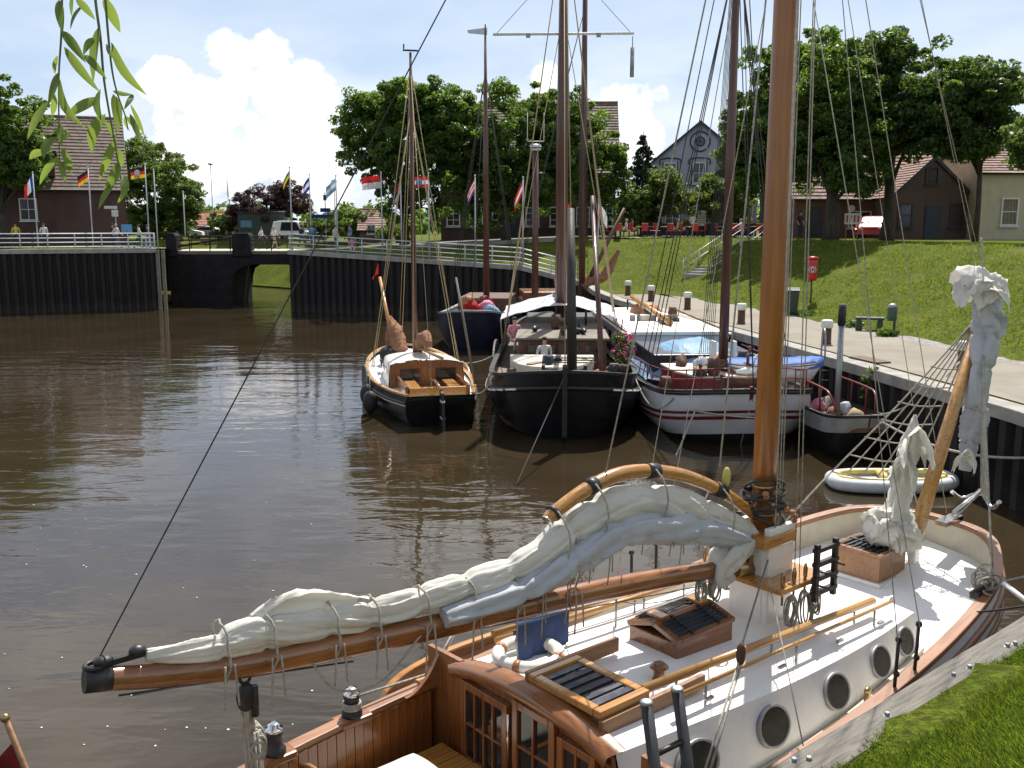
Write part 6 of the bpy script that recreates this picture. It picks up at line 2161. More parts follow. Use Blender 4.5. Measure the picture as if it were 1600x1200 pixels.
# companion slide with runners
for y, x1 in ((.12, -6.35), (-.80, -6.2)):
    MB().box((-7.5 + x1) / 2, y, rz_(-7, y) + .06, x1 + 7.5, .05, .14).build('slide_runner', 'teak', ya, bev=.006)
sz = rz_(-7.2, -.35) + .09
sl_ = MB()
for y in (.06, -.75): sl_.box(-7.2, y, sz, .60, .085, .07)
for x in (-7.46, -6.94): sl_.box(x, -.345, sz, .085, .72, .07)
so = sl_.build('companion_slide', 'varnish_gold', ya, bev=.012)
MB().box(-7.2, -.345, sz - .01, .46, .72, .03).build('slide_panel', 'trim_dark', so)
for k in range(6): MB().box(-7.2 , -.05 - k * .118, sz + .012, .44, .07, .02).build('slide_slat', 'navy_paint', so)
# skylight
skx, sky_, skz = -5.52, .03, rz_(-5.5, 0.1)
sk = MB().box(skx, sky_, skz + .04, .86, .62, .26).build('skylight', 'mahogany', ya, bev=.012)
for sg in (1, -1):
    tilt = sg * R(-17)
    M_ = Matrix.Translation((skx, sky_ + sg * .165, skz + .235)) @ Matrix.Rotation(tilt, 4, 'X')
    f = MB()
    for x in (-.41, .41): f.box(x, 0, 0, .07, .34, .05, 0, M_)
    for y in (-.15, .15): f.box(0, y, 0, .75, .055, .05, 0, M_)
    lid = f.build('skylight_lid', 'mahogany', sk, bev=.006)
    MB().box(0, 0, -.012, .76, .26, .02, 0, M_).build('pane', 'glass_blue', lid)
    bars = MB()
    for k in range(5): bars.tube([M_ @ Vector((-.38, -.10 + k * .05, .045)), M_ @ Vector((.38, -.10 + k * .05, .045))], .008, 6)
    for x in (-.2, .2): bars.box(x, 0, .035, .03, .30, .02, 0, M_)
    bars.build('guard_bars', 'steel_dark', lid)
MB().box(skx, sky_, skz + .285, .9, .06, .04).build('ridge_piece', 'teak', sk, bev=.01)
for x in (-.3, .3): MB().box(skx + x, sky_ + .05, skz + .32, .12, .2, .03).build('lid_handle', 'varnish_gold', sk, bev=.008)
# fore hatch
fx_, fy_ = -1.38, .34
fz = dz_(-1.4)
fhh = MB().box(fx_, fy_, fz + .14, .66, .66, .42).build('fore_hatch', 'teak', ya, bev=.012)
fl_ = MB()
for d in (-.31, .31): fl_.box(fx_ + d, fy_, fz + .372, .07, .70, .045); fl_.box(fx_, fy_ + d, fz + .37, .55, .07, .043)
fl_.build('hatch_frame', 'mahogany', fhh, bev=.006)
MB().box(fx_, fy_, fz + .355, .58, .58, .02).build('hatch_glass', 'glass_dark', fhh)
for k in range(7): MB().box(fx_ , fy_ - .24 + k * .08, fz + .39, .58, .022, .022).build('hatch_bar', 'steel_dark', fhh)
MB().box(fx_ , fy_, fz + .404, .03, .56, .014).build('hatch_strap', 'steel_dark', fhh)
MB().box(fx_, fy_, fz + .0, .74, .74, .05).build('hatch_coaming', 'trim_white', fhh)
# mast, tabernacle and pin rails
mx = -4.25
ms = MB().tube([(mx, 0, 1.9), (mx, 0, 5.5), (mx, 0, 9.5), (mx - .03, 0, 14.2)], [.128, .13, .118, .065], 24).build('mast', 'mast_orange', ya)
for z in (2.95, 3.25): MB().torus((mx, 0, z), .138, .022, 24, 8).build('mast_hoop', 'bronze', ms)
tbn = MB()
for sg in (-1, 1): tbn.box(mx, sg * .21, 2.33, .44, .075, 1.05)
tbn.box(mx - .19, 0, 2.25, .07, .36, .9)
tbn.box(mx + .19, 0, 2.25, .07, .36, .9)
tbn.build('tabernacle', 'white_paint', ya, bev=.012)
MB().box(mx - .05, 0, 2.72, .56, .56, .13).build('tabernacle_collar', 'varnish_gold', ya, bev=.02)
rk = MB().prism([(mx - .42, -.55, 2.27), (mx + .42, -.55, 2.27), (mx + .42, .55, 2.27), (mx - .42, .55, 2.27)], (0, 0, .06)).build('fife_rail', 'varnish_gold', ya, bev=.015)
for k in range(4):
    for sg in (-1, 1):
        MB().lathe([(.012, 2.14), (.014, 2.33), (.022, 2.36), (.024, 2.44), (.012, 2.5)], 8, (mx - .33 + k * .2, sg * .5, 0)).build('belaying_pin', 'bronze', rk)
for sg in (1, -1):
    rk2 = MB()
    for dx in (-.17, .17): rk2.box(mx + .25 + dx, sg * .62, 2.42, .05, .05, .62)
    for k in range(4): rk2.box(mx + .25, sg * .62, 2.2 + k * .155, .42, .06, .045)
    ro_ = rk2.build('pin_rack', 'black_paint', ya)
    for k in range(3): MB().tube([(mx + .25 - .13 + k * .13, sg * .54, 2.28 + k * .1), (mx + .25 - .13 + k * .13, sg * .76, 2.28 + k * .1)], .012, 6).build('rack_pin', 'steel_dark', ro_)
# coils of rope hung about the mast
rgc = random.Random(12)
for i, (dx, dy, z, rr2) in enumerate(((-.2, -.52, 2.05, .13), (0.02, -.55, 2.02, .15), (.2, -.54, 2.08, .12), (-.28, .5, 2.1, .12), (.12, .53, 2.05, .13), (-.75, .04, 2.3, .12), (-.95, .05, 2.28, .10))):
    cl_ = MB()
    for k in range(6):
        M_ = Matrix.Rotation(R(90) + rgc.uniform(-.15, .15), 3, 'X') @ Matrix.Rotation(rgc.uniform(-.1, .1), 3, 'Y') @ Matrix.Diagonal((.55 + .08 * rgc.random(), 1.15 + .2 * rgc.random(), 1))
        cl_.torus((mx + dx + rgc.uniform(-.02, .02), dy + (k - 3) * .012, z), rr2, .0095, 22, 5, M_)
    cl_.build('rope_coil', 'rope', ya)
hb_ = MB()
for k in range(9):
    M_ = Matrix.Rotation(rgc.uniform(-.5, .5), 3, 'X') @ Matrix.Rotation(rgc.uniform(-.5, .5), 3, 'Y')
    hb_.torus((mx + rgc.uniform(-.05, .05), rgc.uniform(-.04, .04), 2.95 + k * .035), .20 + .02 * rgc.random(), .018, 24, 6, M_)
hb_.build('parrel_lashing', 'rope_dark', ya)
pb = MB()
for k in range(9): pb.ball((mx + .22 * math.cos(k * .4 - .4), -.2 - .06 * math.sin(k * .7), 2.82 + k * .05), .035, 8, 6)
pb.build('parrel_bead', 'orange_brown', ya)
# boom
bmp = crom([(mx - .1, 0, 2.40), (-6.0, .16, 2.55), (-8.2, .34, 2.68), (-9.97, .49, 2.80), (-10.95, .575, 2.97)], 40)
MB().tube(bmp, [.08 + .03 * math.sin(PI * i / 39) for i in range(40)], 16).build('boom', 'mahogany', ya)
def bz(x): return min(bmp, key=lambda p_: abs(p_.x - x))
tip = bmp[-1]
bd_ = MB(); bd_.tube([tip + Vector((.10, -.01, -.015)), tip + Vector((-.07, .007, .012))], .088, 14)
bd_.box(tip.x + .2, tip.y, tip.z + .09, .34, .04, .04)
bd_.ball((tip.x + .28, tip.y - .02, tip.z + .13), (.06, .05, .04), 10, 6); bd_.ball((tip.x + .05, tip.y - .03, tip.z + .13), (.07, .06, .035), 10, 6)
bd_.torus((tip.x, tip.y, tip.z + .1), .06, .018, 14, 6)
bd_.build('boom_end_fitting', 'steel_dark', ya)
MB().tube([bmp[24] + Vector((0, -.05, -.13)), bmp[37] + Vector((0, -.05, -.11))], .008, 6).build('reef_line', 'rope_dark', ya)
MB().tube([bmp[4] + Vector((0, -.07, -.12)), bmp[36] + Vector((0, -.07, -.11))], .006, 6).build('outhaul_line', 'wire', ya)
gj = MB(); gj.tube([(mx - .16, 0, 2.36), (mx - .45, .02, 2.41)], .095, 12); gj.box(mx - .2, 0, 2.42, .2, .12, .22)
gj.build('gooseneck', 'bronze', ya)
# curved gaff
gp = crom([(mx - .12, .02, 2.93), (-4.88, .07, 3.27), (-5.53, .12, 3.56), (-6.16, .17, 3.68), (-6.63, .21, 3.62), (-7.04, .25, 3.45), (-7.14, .255, 3.38)], 34)
gfo = MB().tube(gp, [.055 + .015 * math.sin(PI * i / 33) for i in range(34)], 14).build('curved_gaff', 'varnish_gold', ya)
MB().tube([gp[-2], gp[-1] + (gp[-1] - gp[-2]) * .4], .062, 12).build('gaff_end_cap', 'chrome', gfo)
for i in (6, 14, 22, 28): MB().tube([gp[i] + (gp[i] - gp[i + 1]) * .6, gp[i] - (gp[i] - gp[i + 1]) * .6], .078, 12).build('gaff_band', 'steel_dark', gfo)
MB().ball(gp[5] + Vector((0, 0, .18)), (.05, .04, .11), 10, 8).build('halyard_block', 'yellow_vinyl', gfo)
# furled mainsail: hung in folds under the gaff, then lashed down along the boom
sa = MB()
path = [(mx - .22, .01, 2.72), (-4.95, .07, 2.97), (-5.55, .12, 3.22), (-6.2, .17, 3.36), (-6.75, .22, 3.28), (-7.2, .26, 3.08), (-7.8, .31, 2.96), (-8.4, .36, 2.94), (-8.9, .40, 2.92), (-9.4, .44, 2.95), (-9.85, .48, 3.0), (-10.2, .505, 2.98), (-10.62, .54, 3.05)]
rads = [.12, .155, .175, .18, .155, .13, .118, .108, .104, .106, .125, .085, .04]
pn_ = []
for x in (-5.2, -5.9, -6.55, -6.9, -7.55, -8.0, -8.45, -8.9, -9.25, -9.75, -10.1):
    k = next(i for i in range(len(path) - 1) if path[i + 1][0] <= x)
    pn_.append((k + (x - path[k][0]) / (path[k + 1][0] - path[k][0])) / (len(path) - 1))
bundle(sa, path, rads, 1, 72, 320, .2, (1.05, .8), pn_, 6)
sa.build('furled_mainsail', 'sailcloth', ya)
sf = MB()
for k in range(16):                             # upper fold, a loose flap standing up near the clew
    pass
flap = []
for i in range(22):
    t = i / 21
    x = -9.05 - t * .95
    y = .41 + .085 * t
    z0_ = 2.98 + .02 * t
    hgt = .10 + .26 * math.sin(PI * min(1, t * 1.0)) ** .8 * (t ** .7) if t < .97 else .02
    flap.append([Vector((x + .02 * k, y + .10 * math.sin(k / 9 * PI) * (1 if k < 5 else .6) - .04 + .02 * noise.noise(Vector((i * .4, k * .5, 1))), z0_ + hgt * math.sin(k / 9 * PI * .62 + .1) + .02 * noise.noise(Vector((i * .5, k * .7, 4))))) for k in range(10)])
sf.loft(flap, False, True)
flo = sf.build('sail_fold', 'sailcloth', ya)
# long creased underside of the gathered canvas, its blue-grey shade put into the colour
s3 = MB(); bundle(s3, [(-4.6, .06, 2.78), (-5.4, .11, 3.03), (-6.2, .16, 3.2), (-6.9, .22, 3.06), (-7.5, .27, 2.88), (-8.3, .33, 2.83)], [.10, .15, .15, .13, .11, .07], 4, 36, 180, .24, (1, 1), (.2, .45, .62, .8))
s3o = s3.build('sail_lower_fold', 'sail_blue_shade', ya)
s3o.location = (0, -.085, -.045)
s4 = MB(); bundle(s4, [(mx - .18, -.02, 2.72), (-4.75, .0, 2.62), (-4.95, .02, 2.42), (-4.75, .0, 2.32)], [.11, .14, .12, .04], 6, 36, 80, .28)
s4.build('sail_bunt', 'sailcloth', ya)
ti = MB()
for i, x in enumerate((-6.9, -7.55, -8.0, -8.45, -8.9, -9.25, -9.75, -10.1)):
    c0 = bz(x)
    sp0 = min((Vector(p_) for p_ in path), key=lambda p_: abs(p_.x - x))
    zc_ = c0.z + (.13 if x < -7.2 else .35)
    hgt = .30 if x < -7.2 else .42
    ring = [(x + .012 * math.sin(k * 2.1), c0.y + .155 * math.cos(k * PI / 9), zc_ + hgt * .92 * math.sin(k * PI / 9) * .85) for k in range(19)]
    ti.tube(ring, .0095, 6, False)
    for d in (-.04, .03): ti.tube(crom([(x + d, c0.y - .16, c0.z + .08), (x + d * 1.3, c0.y - .17, c0.z - .1), (x + d * 1.6, c0.y - .165, c0.z - .22 - .1 * rgc.random())], 8), .0085, 5)
for i, (x, l) in enumerate(((-4.9, .3), (-5.3, .34), (-5.6, .42), (-5.75, .30), (-6.1, .36), (-6.5, .5), (-6.75, .42), (-7.0, .55), (-7.3, .62))):
    c0 = min((Vector(p_) for p_ in path), key=lambda p_: abs(p_.x - x))
    ti.tube(crom([(x, c0.y - .12, c0.z - .12), (x + .01, c0.y - .12, c0.z - .12 - l * .5), (x - .01 * (i % 2), c0.y - .11, c0.z - .12 - l)], 6), .007, 5)
    ti.tube([(x + .035, c0.y - .12, c0.z - .12), (x + .04, c0.y - .125, c0.z - .1 - l * .8)], .007, 5)
for i in (6, 14, 22, 28):
    g_ = gp[i]
    ti.tube([(g_.x + .02 * math.sin(k), g_.y + .2 * math.cos(k * PI / 8), g_.z - .26 + .31 * math.sin(k * PI / 8)) for k in range(17)], .010, 6, False)
ti.tube(crom([bz(-9.4) + Vector((0, -.1, -.05)), bz(-9.25) + Vector((0, -.12, -.3)), bz(-8.9) + Vector((0, -.12, -.32)), bz(-8.6) + Vector((0, -.1, .0))], 14), .010, 6)
ti.build('sail_tie', 'rope', ya, kind='stuff')
# mainsheet
sx = bz(-9.95)
mbk = MB(); mbk.ball((sx.x, sx.y, sx.z - .26), (.075, .055, .115), 14, 10); mbk.torus((sx.x, sx.y, sx.z - .11), .04, .013, 14, 6, Matrix.Rotation(R(90), 3, 'X'))
mbk.tube([(sx.x + .06, sx.y - .02, sx.z - .18), (sx.x + .06, sx.y - .02, sx.z - .42)], .03, 8)
mbk.build('mainsheet_block', 'steel_dark', ya)
mst = MB()
for k in range(5): mst.tube(crom([(sx.x + .02 * (k - 2), sx.y + .015 * math.cos(k * 2), sx.z - .30), (sx.x + .02 * (k - 2) + .02, sx.y, sx.z - .8), (sx.x + .035 * (k - 2), sx.y - .05, .9)], 8), .013, 6)
mst.build('mainsheet', 'rope', ya)
hk = MB()
for k in range(7):
    hk.torus((sx.x + .06 + .01 * (k % 3), sx.y, sx.z - .62 - .02 * k), .085, .014, 18, 6, Matrix.Rotation(R(90) + .12 * (k - 3), 3, 'X') @ Matrix.Diagonal((.7, 1.5, 1)))
for k in range(8): hk.tube([(sx.x + .06 + .03 * math.cos(k), sx.y + .03 * math.sin(k), sx.z - .55), (sx.x + .08 + .035 * math.cos(k), sx.y + .03 * math.sin(k), sx.z - 1.5)], .015, 6)
hk.build('mainsheet_hank', 'rope', ya)
# poles stowed on the cabin top
def pole(y0, y1, x0, x1, r_, lift, name, m_='pine_spar'):
    o_ = MB().tube([(x0, y0, rz_(x0, y0) + lift), (x1, y1, rz_(x1, y1) + lift)], r_, 10).build(name, m_, ya)
    for t in (.12, .5, .9):
        x, y = x0 + (x1 - x0) * t, y0 + (y1 - y0) * t
        z = rz_(x, y)
        MB().tube([(x, y, z - .02), (x, y, z + lift * 1.0)], .012, 6).build('pole_crutch', 'steel_grey', o_)
    return o_


pole(-.70, -.74, -6.9, -3.2, .040, .16, 'stowed_spar', 'pine_spar')
pole(-.92, -.88, -6.75, -3.05, .020, .17, 'grab_rail', 'pine_spar')
pA, pB = yp(770, 990, .62), yp(1090, 893, .78)
spo = MB().tube([pA, pB], .03, 10).build('stowed_spar', 'pine_spar', ya)
for t in (.1, .55, .92):
    q = pA.lerp(pB, t)
    MB().tube([(q.x, q.y, rz_(q.x, q.y) - .02), q], .012, 6).build('pole_crutch', 'steel_grey', spo)
pole(.92, .90, -7.2, -3.3, .03, .16, 'stowed_spar', 'pine_spar')
pole(.98, .93, -7.0, -3.1, .020, .12, 'grab_rail', 'pine_spar')
for x in (-6.3, -5.2, -4.2, -3.4): MB().box(x, -.95, rz_(x, -.95) + .05, .10, .03, .025).build('cleat', 'steel_grey', ya)
vt = yl(1030, 1038, 2.05)
vn = MB().lathe([(.07, 0), (.05, .03), (.05, .10), (.09, .12), (.05, .16)], 14, (vt.x, vt.y, rz_(vt.x, vt.y))).build('vent_cowl', 'mahogany', ya)
# lifebuoy and towel on the cabin top
lo_ = yl(826, 1025, 1.98)
lbv = thing('lifebuoy', 'white ring lifebuoy with red bands lying on the cabin top under the blue towel', 'lifebuoy', YM @ Vector((lo_.x, lo_.y, rz_(lo_.x, lo_.y) + .06)), AX)
MB().torus((0, 0, 0), .29, .062, 36, 10).build('ring', 'lifebuoy_white', lbv)
for k in range(4):
    a_ = k * PI / 2 + .5
    bn_ = MB()
    arcp = [(.29 * math.cos(a_ + d), .29 * math.sin(a_ + d), 0) for d in (-.10, 0, .10)]
    bn_.tube(arcp, .068, 10, True).build('red_band', 'orange_brown', lbv)
tw = MB()
rows = []
ta_, tb_2 = yp(806, 979, .63), yp(884, 956, .68)
for i in range(25):
    q = pA.lerp(pB, (ta_.x + (tb_2.x - ta_.x) * i / 24 - pA.x) / (pB.x - pA.x))
    col_ = []
    for k in range(19):
        s_ = max(0, k - 4) / 14
        fold = .016 * math.sin(i * .8 + s_ * 2) * s_ + .010 * math.sin(i * 1.9 + 1) * s_
        if k < 5: col_.append(q + Vector((0, .036 * math.cos(k / 4 * PI), .036 * math.sin(k / 4 * PI) - (.10 if k == 0 else 0))))
        else: col_.append(q + Vector((.015 * s_ * math.sin(i), -.036 - .03 * s_ + fold, -s_ * (.34 - .04 * (i / 24)))))
    rows.append(col_)
two = tw.loft(rows, False, True).build('towel', 'towel_navy')
two.matrix_basis = YM
tag(two, 'navy blue towel hung over a spar above the lifebuoy', 'towel')
# bowsprit topped up, with net and stowed headsails
bs0, bs1 = Vector((-.88, 0, 1.9)), Vector((.62, 0, 4.92))
MB().tube([bs0, bs0.lerp(bs1, .4), bs1], [.095, .09, .06], 14).build('raised_bowsprit', 'pine_spar', ya)
bt_ = MB()
for y in (-.16, .16): bt_.box(-.82, y, dz_(-.8) + .2, .14, .1, .55)
bt_.box(-.82, 0, dz_(-.8) + .36, .1, .46, .08)
bt_.build('bitts', 'white_paint', ya, bev=.015)
an_ = MB()
an_.tube([(-.1, -.35, 2.15), (.55, -.42, 2.35)], .035, 8)
an_.tube(crom([(.35, -.75, 2.3), (.5, -.6, 2.15), (.58, -.42, 2.3), (.5, -.2, 2.2), (.38, -.1, 2.3)], 14), .03, 8)
an_.box(-.25, -.35, 2.08, .5, .16, .06)
an_.build('anchor', 'chrome', ya)
A_ = Vector((.55, 0, 4.8))
def netting(P, Q, name):                       # triangle apex A_, rail corner P, stem corner Q
    mb = MB()
    n = 9
    for i in range(n + 1):
        t = i / n
        f0, f1 = A_.lerp(P, t), A_.lerp(Q, t)
        mid = f0.lerp(f1, .5) - Vector((0, 0, .06 * t))
        if i: mb.tube(crom([f0, mid, f1], 7), .0105, 5)
    for j in range(6):
        t = j / 5
        e_ = P.lerp(Q, t)
        md = A_.lerp(e_, .55) - Vector((0, 0, .05))
        mb.tube(crom([A_.lerp(e_, .03), md, e_], 9), .0125 if j in (0, 5) else .010, 5)
    return mb.build(name, 'rope', ya)


Pp = TH @ Vector((-1.55, 1.40, 1.86))
Ps = TH @ Vector((-1.45, -1.38, 1.92))
netting(Pp.lerp(A_, .26), Vector((-.15, .5, 2.5)), 'bow_net')
netting(Ps.lerp(A_, .26), Vector((-.05, -.45, 2.5)), 'bow_net')
ln = MB()
for P, Q in ((Pp, Vector((-.15, .5, 2.5))), (Ps, Vector((-.05, -.45, 2.5)))):
    e_ = P.lerp(A_, .26)
    ln.tube([P, e_], .013, 6); ln.tube([P + Vector((.03, 0, 0)), e_], .011, 6); ln.tube([Q, Vector((-.3, Q.y * .4, 2.05))], .011, 6)
ln.build('net_lashing', 'rope', ya, kind='stuff')
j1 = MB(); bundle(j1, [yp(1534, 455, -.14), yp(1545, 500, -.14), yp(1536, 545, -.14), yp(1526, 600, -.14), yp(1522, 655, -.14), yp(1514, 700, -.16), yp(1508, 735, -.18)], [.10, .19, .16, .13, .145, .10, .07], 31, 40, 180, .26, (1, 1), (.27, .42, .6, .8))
j1.build('furled_jib', 'sail_blue_shade', ya)
for v_, u_ in ((528, 1540), (578, 1531), (637, 1524), (690, 1516)):
    q = yp(u_, v_, -.14); MB().torus(q, .13, .012, 20, 6).build('jib_tie', 'rope', ya)


def drape_cloth(mb, ctr, w, h_, seed, peak, n=22, rim=.3):
    """a corner of canvas thrown over a point: hangs in radial folds from ctr"""
    rows = []
    for i in range(n + 1):
        t = i / n
        row = []
        for k in range(40):
            a_ = 2 * PI * k / 40
            fold = 1 + rim * t * (math.sin(a_ * 5 + seed) * .5 + math.sin(a_ * 3 + seed * 2.3) * .5 + .6 * noise.noise(Vector((math.cos(a_) * 1.5, math.sin(a_) * 1.5, seed))))
            r_ = w * (math.sin(min(1, t * 1.15) * PI / 2) ** .75) * fold
            row.append(Vector((ctr.x + r_ * math.cos(a_), ctr.y + r_ * math.sin(a_) * .75, ctr.z + peak * (1 - t) ** 2 - h_ * t ** 1.6 * (1 + .35 * math.sin(a_ * 4 + seed) + .3 * noise.noise(Vector((math.cos(a_) * 2, math.sin(a_) * 2, seed + 5)))))))
        rows.append(row)
    return mb.loft(rows, True, True)


def canvas(mb, c_, ra, rb, drop, seed, na=30, nb_=26, tilt=(0, 0, 0), rough=.05):
    """a crumpled corner of canvas lying over a ridge: ra along the ridge, rb across, drop at the edges"""
    E_ = Matrix.Rotation(tilt[2], 3, 'Z') @ Matrix.Rotation(tilt[1], 3, 'Y') @ Matrix.Rotation(tilt[0], 3, 'X')
    rows = []
    for i in range(na + 1):
        a = i / na * 2 - 1
        row = []
        for k in range(nb_ + 1):
            b = k / nb_ * 2 - 1
            e1_ = 1 + .30 * noise.noise(Vector((a * 1.6, seed, 1))) * (1 if b > 0 else -.6)
            q = Vector((a * 1.9 + seed, b * 1.9, seed * 1.7))
            rid = 1 - 2.4 * abs(noise.noise(q * 1.1)) + .5 * (1 - 2 * abs(noise.noise(q * 2.3)))
            x = ra * a * (1 - .18 * abs(b)) + rough * .8 * noise.noise(q * 1.3 + Vector((5, 0, 0)))
            y = rb * b * e1_ * (1 - .45 * abs(b)) + rough * noise.noise(q * 1.5 + Vector((0, 7, 0)))
            z = -drop * abs(b) ** 1.25 * (1 + .35 * math.sin(a * 3 + seed)) + rough * rid + .05 * (1 - a * a)
            row.append(c_ + E_ @ Vector((x, y, z)))
        rows.append(row)
    return mb.loft(rows, False, True)


j2 = MB(); c_ = yp(1534, 442, -.12)
canvas(j2, c_ + Vector((-.02, 0, .10)), .33, .42, .36, 1.3, tilt=(.15, .25, -.7))
canvas(j2, c_ + Vector((.06, -.08, .0)), .30, .34, .30, 4.6, tilt=(-.2, -.3, .5))
canvas(j2, c_ + Vector((-.10, .06, .02)), .24, .34, .34, 7.9, tilt=(.1, .1, 1.3))
j2.build('jib_head', 'sailcloth', ya)
MB().tube([yp(1533, 372, -.1), yp(1534, 395, -.1), c_ + Vector((0, 0, .16))], .014, 8).build('jib_head_rope', 'rope', ya)
j3 = MB(); bundle(j3, [yp(1430, 648, .1), yp(1426, 675, .1), yp(1420, 715, .12), yp(1410, 765, .14), yp(1396, 815, .15)], [.02, .09, .13, .13, .17], 36, 44, 160, .34, (1, .8), (.55,), 4)
bundle(j3, [yp(1356, 840, .34), yp(1378, 830, .24), yp(1405, 832, .12), yp(1430, 850, .04)], [.10, .23, .24, .10], 38, 50, 140, .34, (1, 1), (.5,), 7)
canvas(j3, yp(1428, 690, .08) + Vector((0, 0, .06)), .22, .34, .42, 2.9, tilt=(.2, .75, .9), rough=.045)
canvas(j3, yp(1410, 735, .12) + Vector((0, 0, .04)), .20, .26, .40, 6.1, tilt=(-.1, .9, .3), rough=.045)
canvas(j3, yp(1388, 822, .2) + Vector((0, 0, .16)), .34, .34, .22, 9.4, tilt=(.05, .1, -.4), rough=.05)
j3.build('furled_staysail', 'sailcloth', ya)
j4 = MB(); canvas(j4, yp(1512, 712, -.25), .12, .22, .30, 3.3, tilt=(.1, .9, .4), rough=.03)
j4.build('jib_tack', 'sailcloth', ya)
# standing rigging
rgy = MB()
for sg in (-1, 1):
    for dx, zt in ((-.15, 11.4), (.30, 9.0)):
        q = HY.at(mx + dx)
        rgy.tube([(mx + dx, sg * (q.y - .02), q.z + .55), (mx, sg * .08, zt)], .0048, 6)
rgy.tube([(-.02, 0, 2.1), (mx, 0, 11.6)], .0055, 6)
rgy.tube([A_ + Vector((.05, 0, .1)), (mx, 0, 12.8)], .0048, 6)
rgy.tube([yp(1428, 640, .1), (mx + .1, 0, 10.6)], .0045, 6)
rgy.tube([yp(1532, 410, -.1), (mx, -.05, 12.2)], .0045, 6)
rgy.build('standing_rigging', 'rope', ya)
MB().tube([tip + Vector((0, 0, .09)), (mx - .05, 0, 14.0)], .0055, 6).build('topping_lift', 'rope_dark', ya)
rn = MB()
for k in range(3): rn.tube([(mx - .12 + .08 * k, -.24 + .02 * k, 2.4), (mx - .05 + .02 * k, -.15, 8.5 + k * .9)], .006, 6)
for k in range(2): rn.tube([(mx + .2, -.35 + .06 * k, 2.2), (mx + .18, -.17 + .03 * k, 9.5 + k)], .006, 6)
rn.tube([gp[6] + Vector((0, 0, .25)), (mx - .1, 0, 10.5)], .009, 6)
rn.tube([gp[20] + Vector((0, 0, .06)), (mx - .1, 0, 12.0)], .008, 6)
rn.build('halyard', 'rope', ya)
for sg in (-1, 1):
    for dx in (-.15, .30):
        q = HY.at(mx + dx)
        ts = MB().tube([(mx + dx, sg * (q.y - .03), q.z + .05), (mx + dx, sg * (q.y - .02), q.z + .58)], .018, 8)
        ts.ball((mx + dx, sg * (q.y - .02), q.z + .55), .035, 8, 6); ts.ball((mx + dx, sg * (q.y - .02), q.z + .2), .032, 8, 6)
        ts.build('deadeye', 'steel_dark', ya)
# runner tackle on the starboard side
ra = yp(1158, 1012, -1.15)
MB().tube([yp(1200, 875, -.3), ra], .010, 6).build('runner_wire', 'wire', ya)
MB().ball(ra + Vector((0, 0, -.06)), (.05, .04, .11), 12, 8).build('runner_block', 'rust_brown', ya)
rt = MB()
rq = YI @ Vector((0, 0, 0))
lowp = yp(1103, 1210, -1.52)
for d in (-.035, .045): rt.tube([ra + Vector((d * .6, 0, -.12)), lowp + Vector((d, 0, 0))], .010, 6)
rt.tube([yp(1200, 900, -.5), yp(1255, 1165, -1.7)], .006, 6)
rt.build('runner_tackle', 'rope', ya)
# port-side tackle lines seen against the water
ptl = MB()
ptl.tube([gp[-1], yp(900, 900, .6)], .007, 5); ptl.tube([yp(990, 730, .17), yp(965, 905, .9)], .007, 5); ptl.tube([bz(-6.6), yp(880, 925, 1.2)], .006, 5)
ptl.tube(sag(yp(970, 940, .2), yp(1120, 900, .2), .12), .006, 5)
ptl.build('loose_line', 'rope', ya)
# mooring gear at the bow
kn = MB()
kp = TH @ Vector((-1.72, -1.42, 1.86))
for k in range(11):
    M_ = Matrix.Rotation(rgc.uniform(0, 3), 3, 'X') @ Matrix.Rotation(rgc.uniform(0, 3), 3, 'Y') @ Matrix.Diagonal((1, .7, 1))
    kn.torus(kp + Vector((rgc.uniform(-.12, .12), rgc.uniform(-.08, .08), rgc.uniform(-.06, .1))), rgc.uniform(.07, .15), .014, 18, 6, M_)
kn.build('rope_knot', 'rope', ya)
fr_ = MB(); fr_.box(-1.9, -1.40, 1.79, .16, .10, .08); fr_.tube([(-1.98, -1.36, 1.80), (-1.82, -1.44, 1.86)], .025, 10)
fr_.build('fairlead', 'steel_dark', ya)
mooring('pale doubled mooring rope from the yacht bow towards the quay on the right', YM @ kp, (9.9, 12.9, 1.95), .08, .018)
mooring('black mooring rope from the yacht rail down to the near coping', YM @ TH @ Vector((-2.3, -1.52, 1.72)), quayw(-2.2, -2.28, 2.15), .02, .012, 'rope_dark')
bf = MB().tube([(0, 0, .0), (.45, -.42, -.25)], .03, 8).build('boat_fender_pole', 'white_paint')
tag(bf, 'thin white fender pole leaning from the yacht bow onto the coping', 'pole')
bf.matrix_basis = YM @ TH @ Matrix.Translation((-1.75, -1.62, 1.95)) @ Matrix.Rotation(R(-60), 4, 'Z')
# small gear on the side deck
cl2 = yl(1356, 1078, 1.4)
cl_ = MB(); cl_.box(cl2.x, cl2.y, dz_(cl2.x) + .06, .05, .05, .14); cl_.ball((cl2.x, cl2.y, dz_(cl2.x) + .15), (.06, .03, .035), 10, 6)
cl_.build('deck_block', 'bronze', ya)
# ensign staff at the stern
e0, e1 = Vector((-11.25, .25, 1.65)), yp(8, 1122, .45)
eo = MB().tube([e0, e1], [.025, .018], 8).build('ensign_staff', 'teak', ya)
MB().ball(e1, .03, 8, 6).build('staff_finial', 'bronze', eo)
ef = MB()
d_ = (e1 - e0)
rows = []
for i in range(8):
    p_ = e1 - d_ * (.12 + .06 * i)
    rows.append([p_ + Vector((-.06 * k, .05 * k * math.sin(i * .7), -.05 * k - .01 * i)) for k in range(5)])
ef.loft(rows, False, True).build('ensign', 'red_paint', eo)

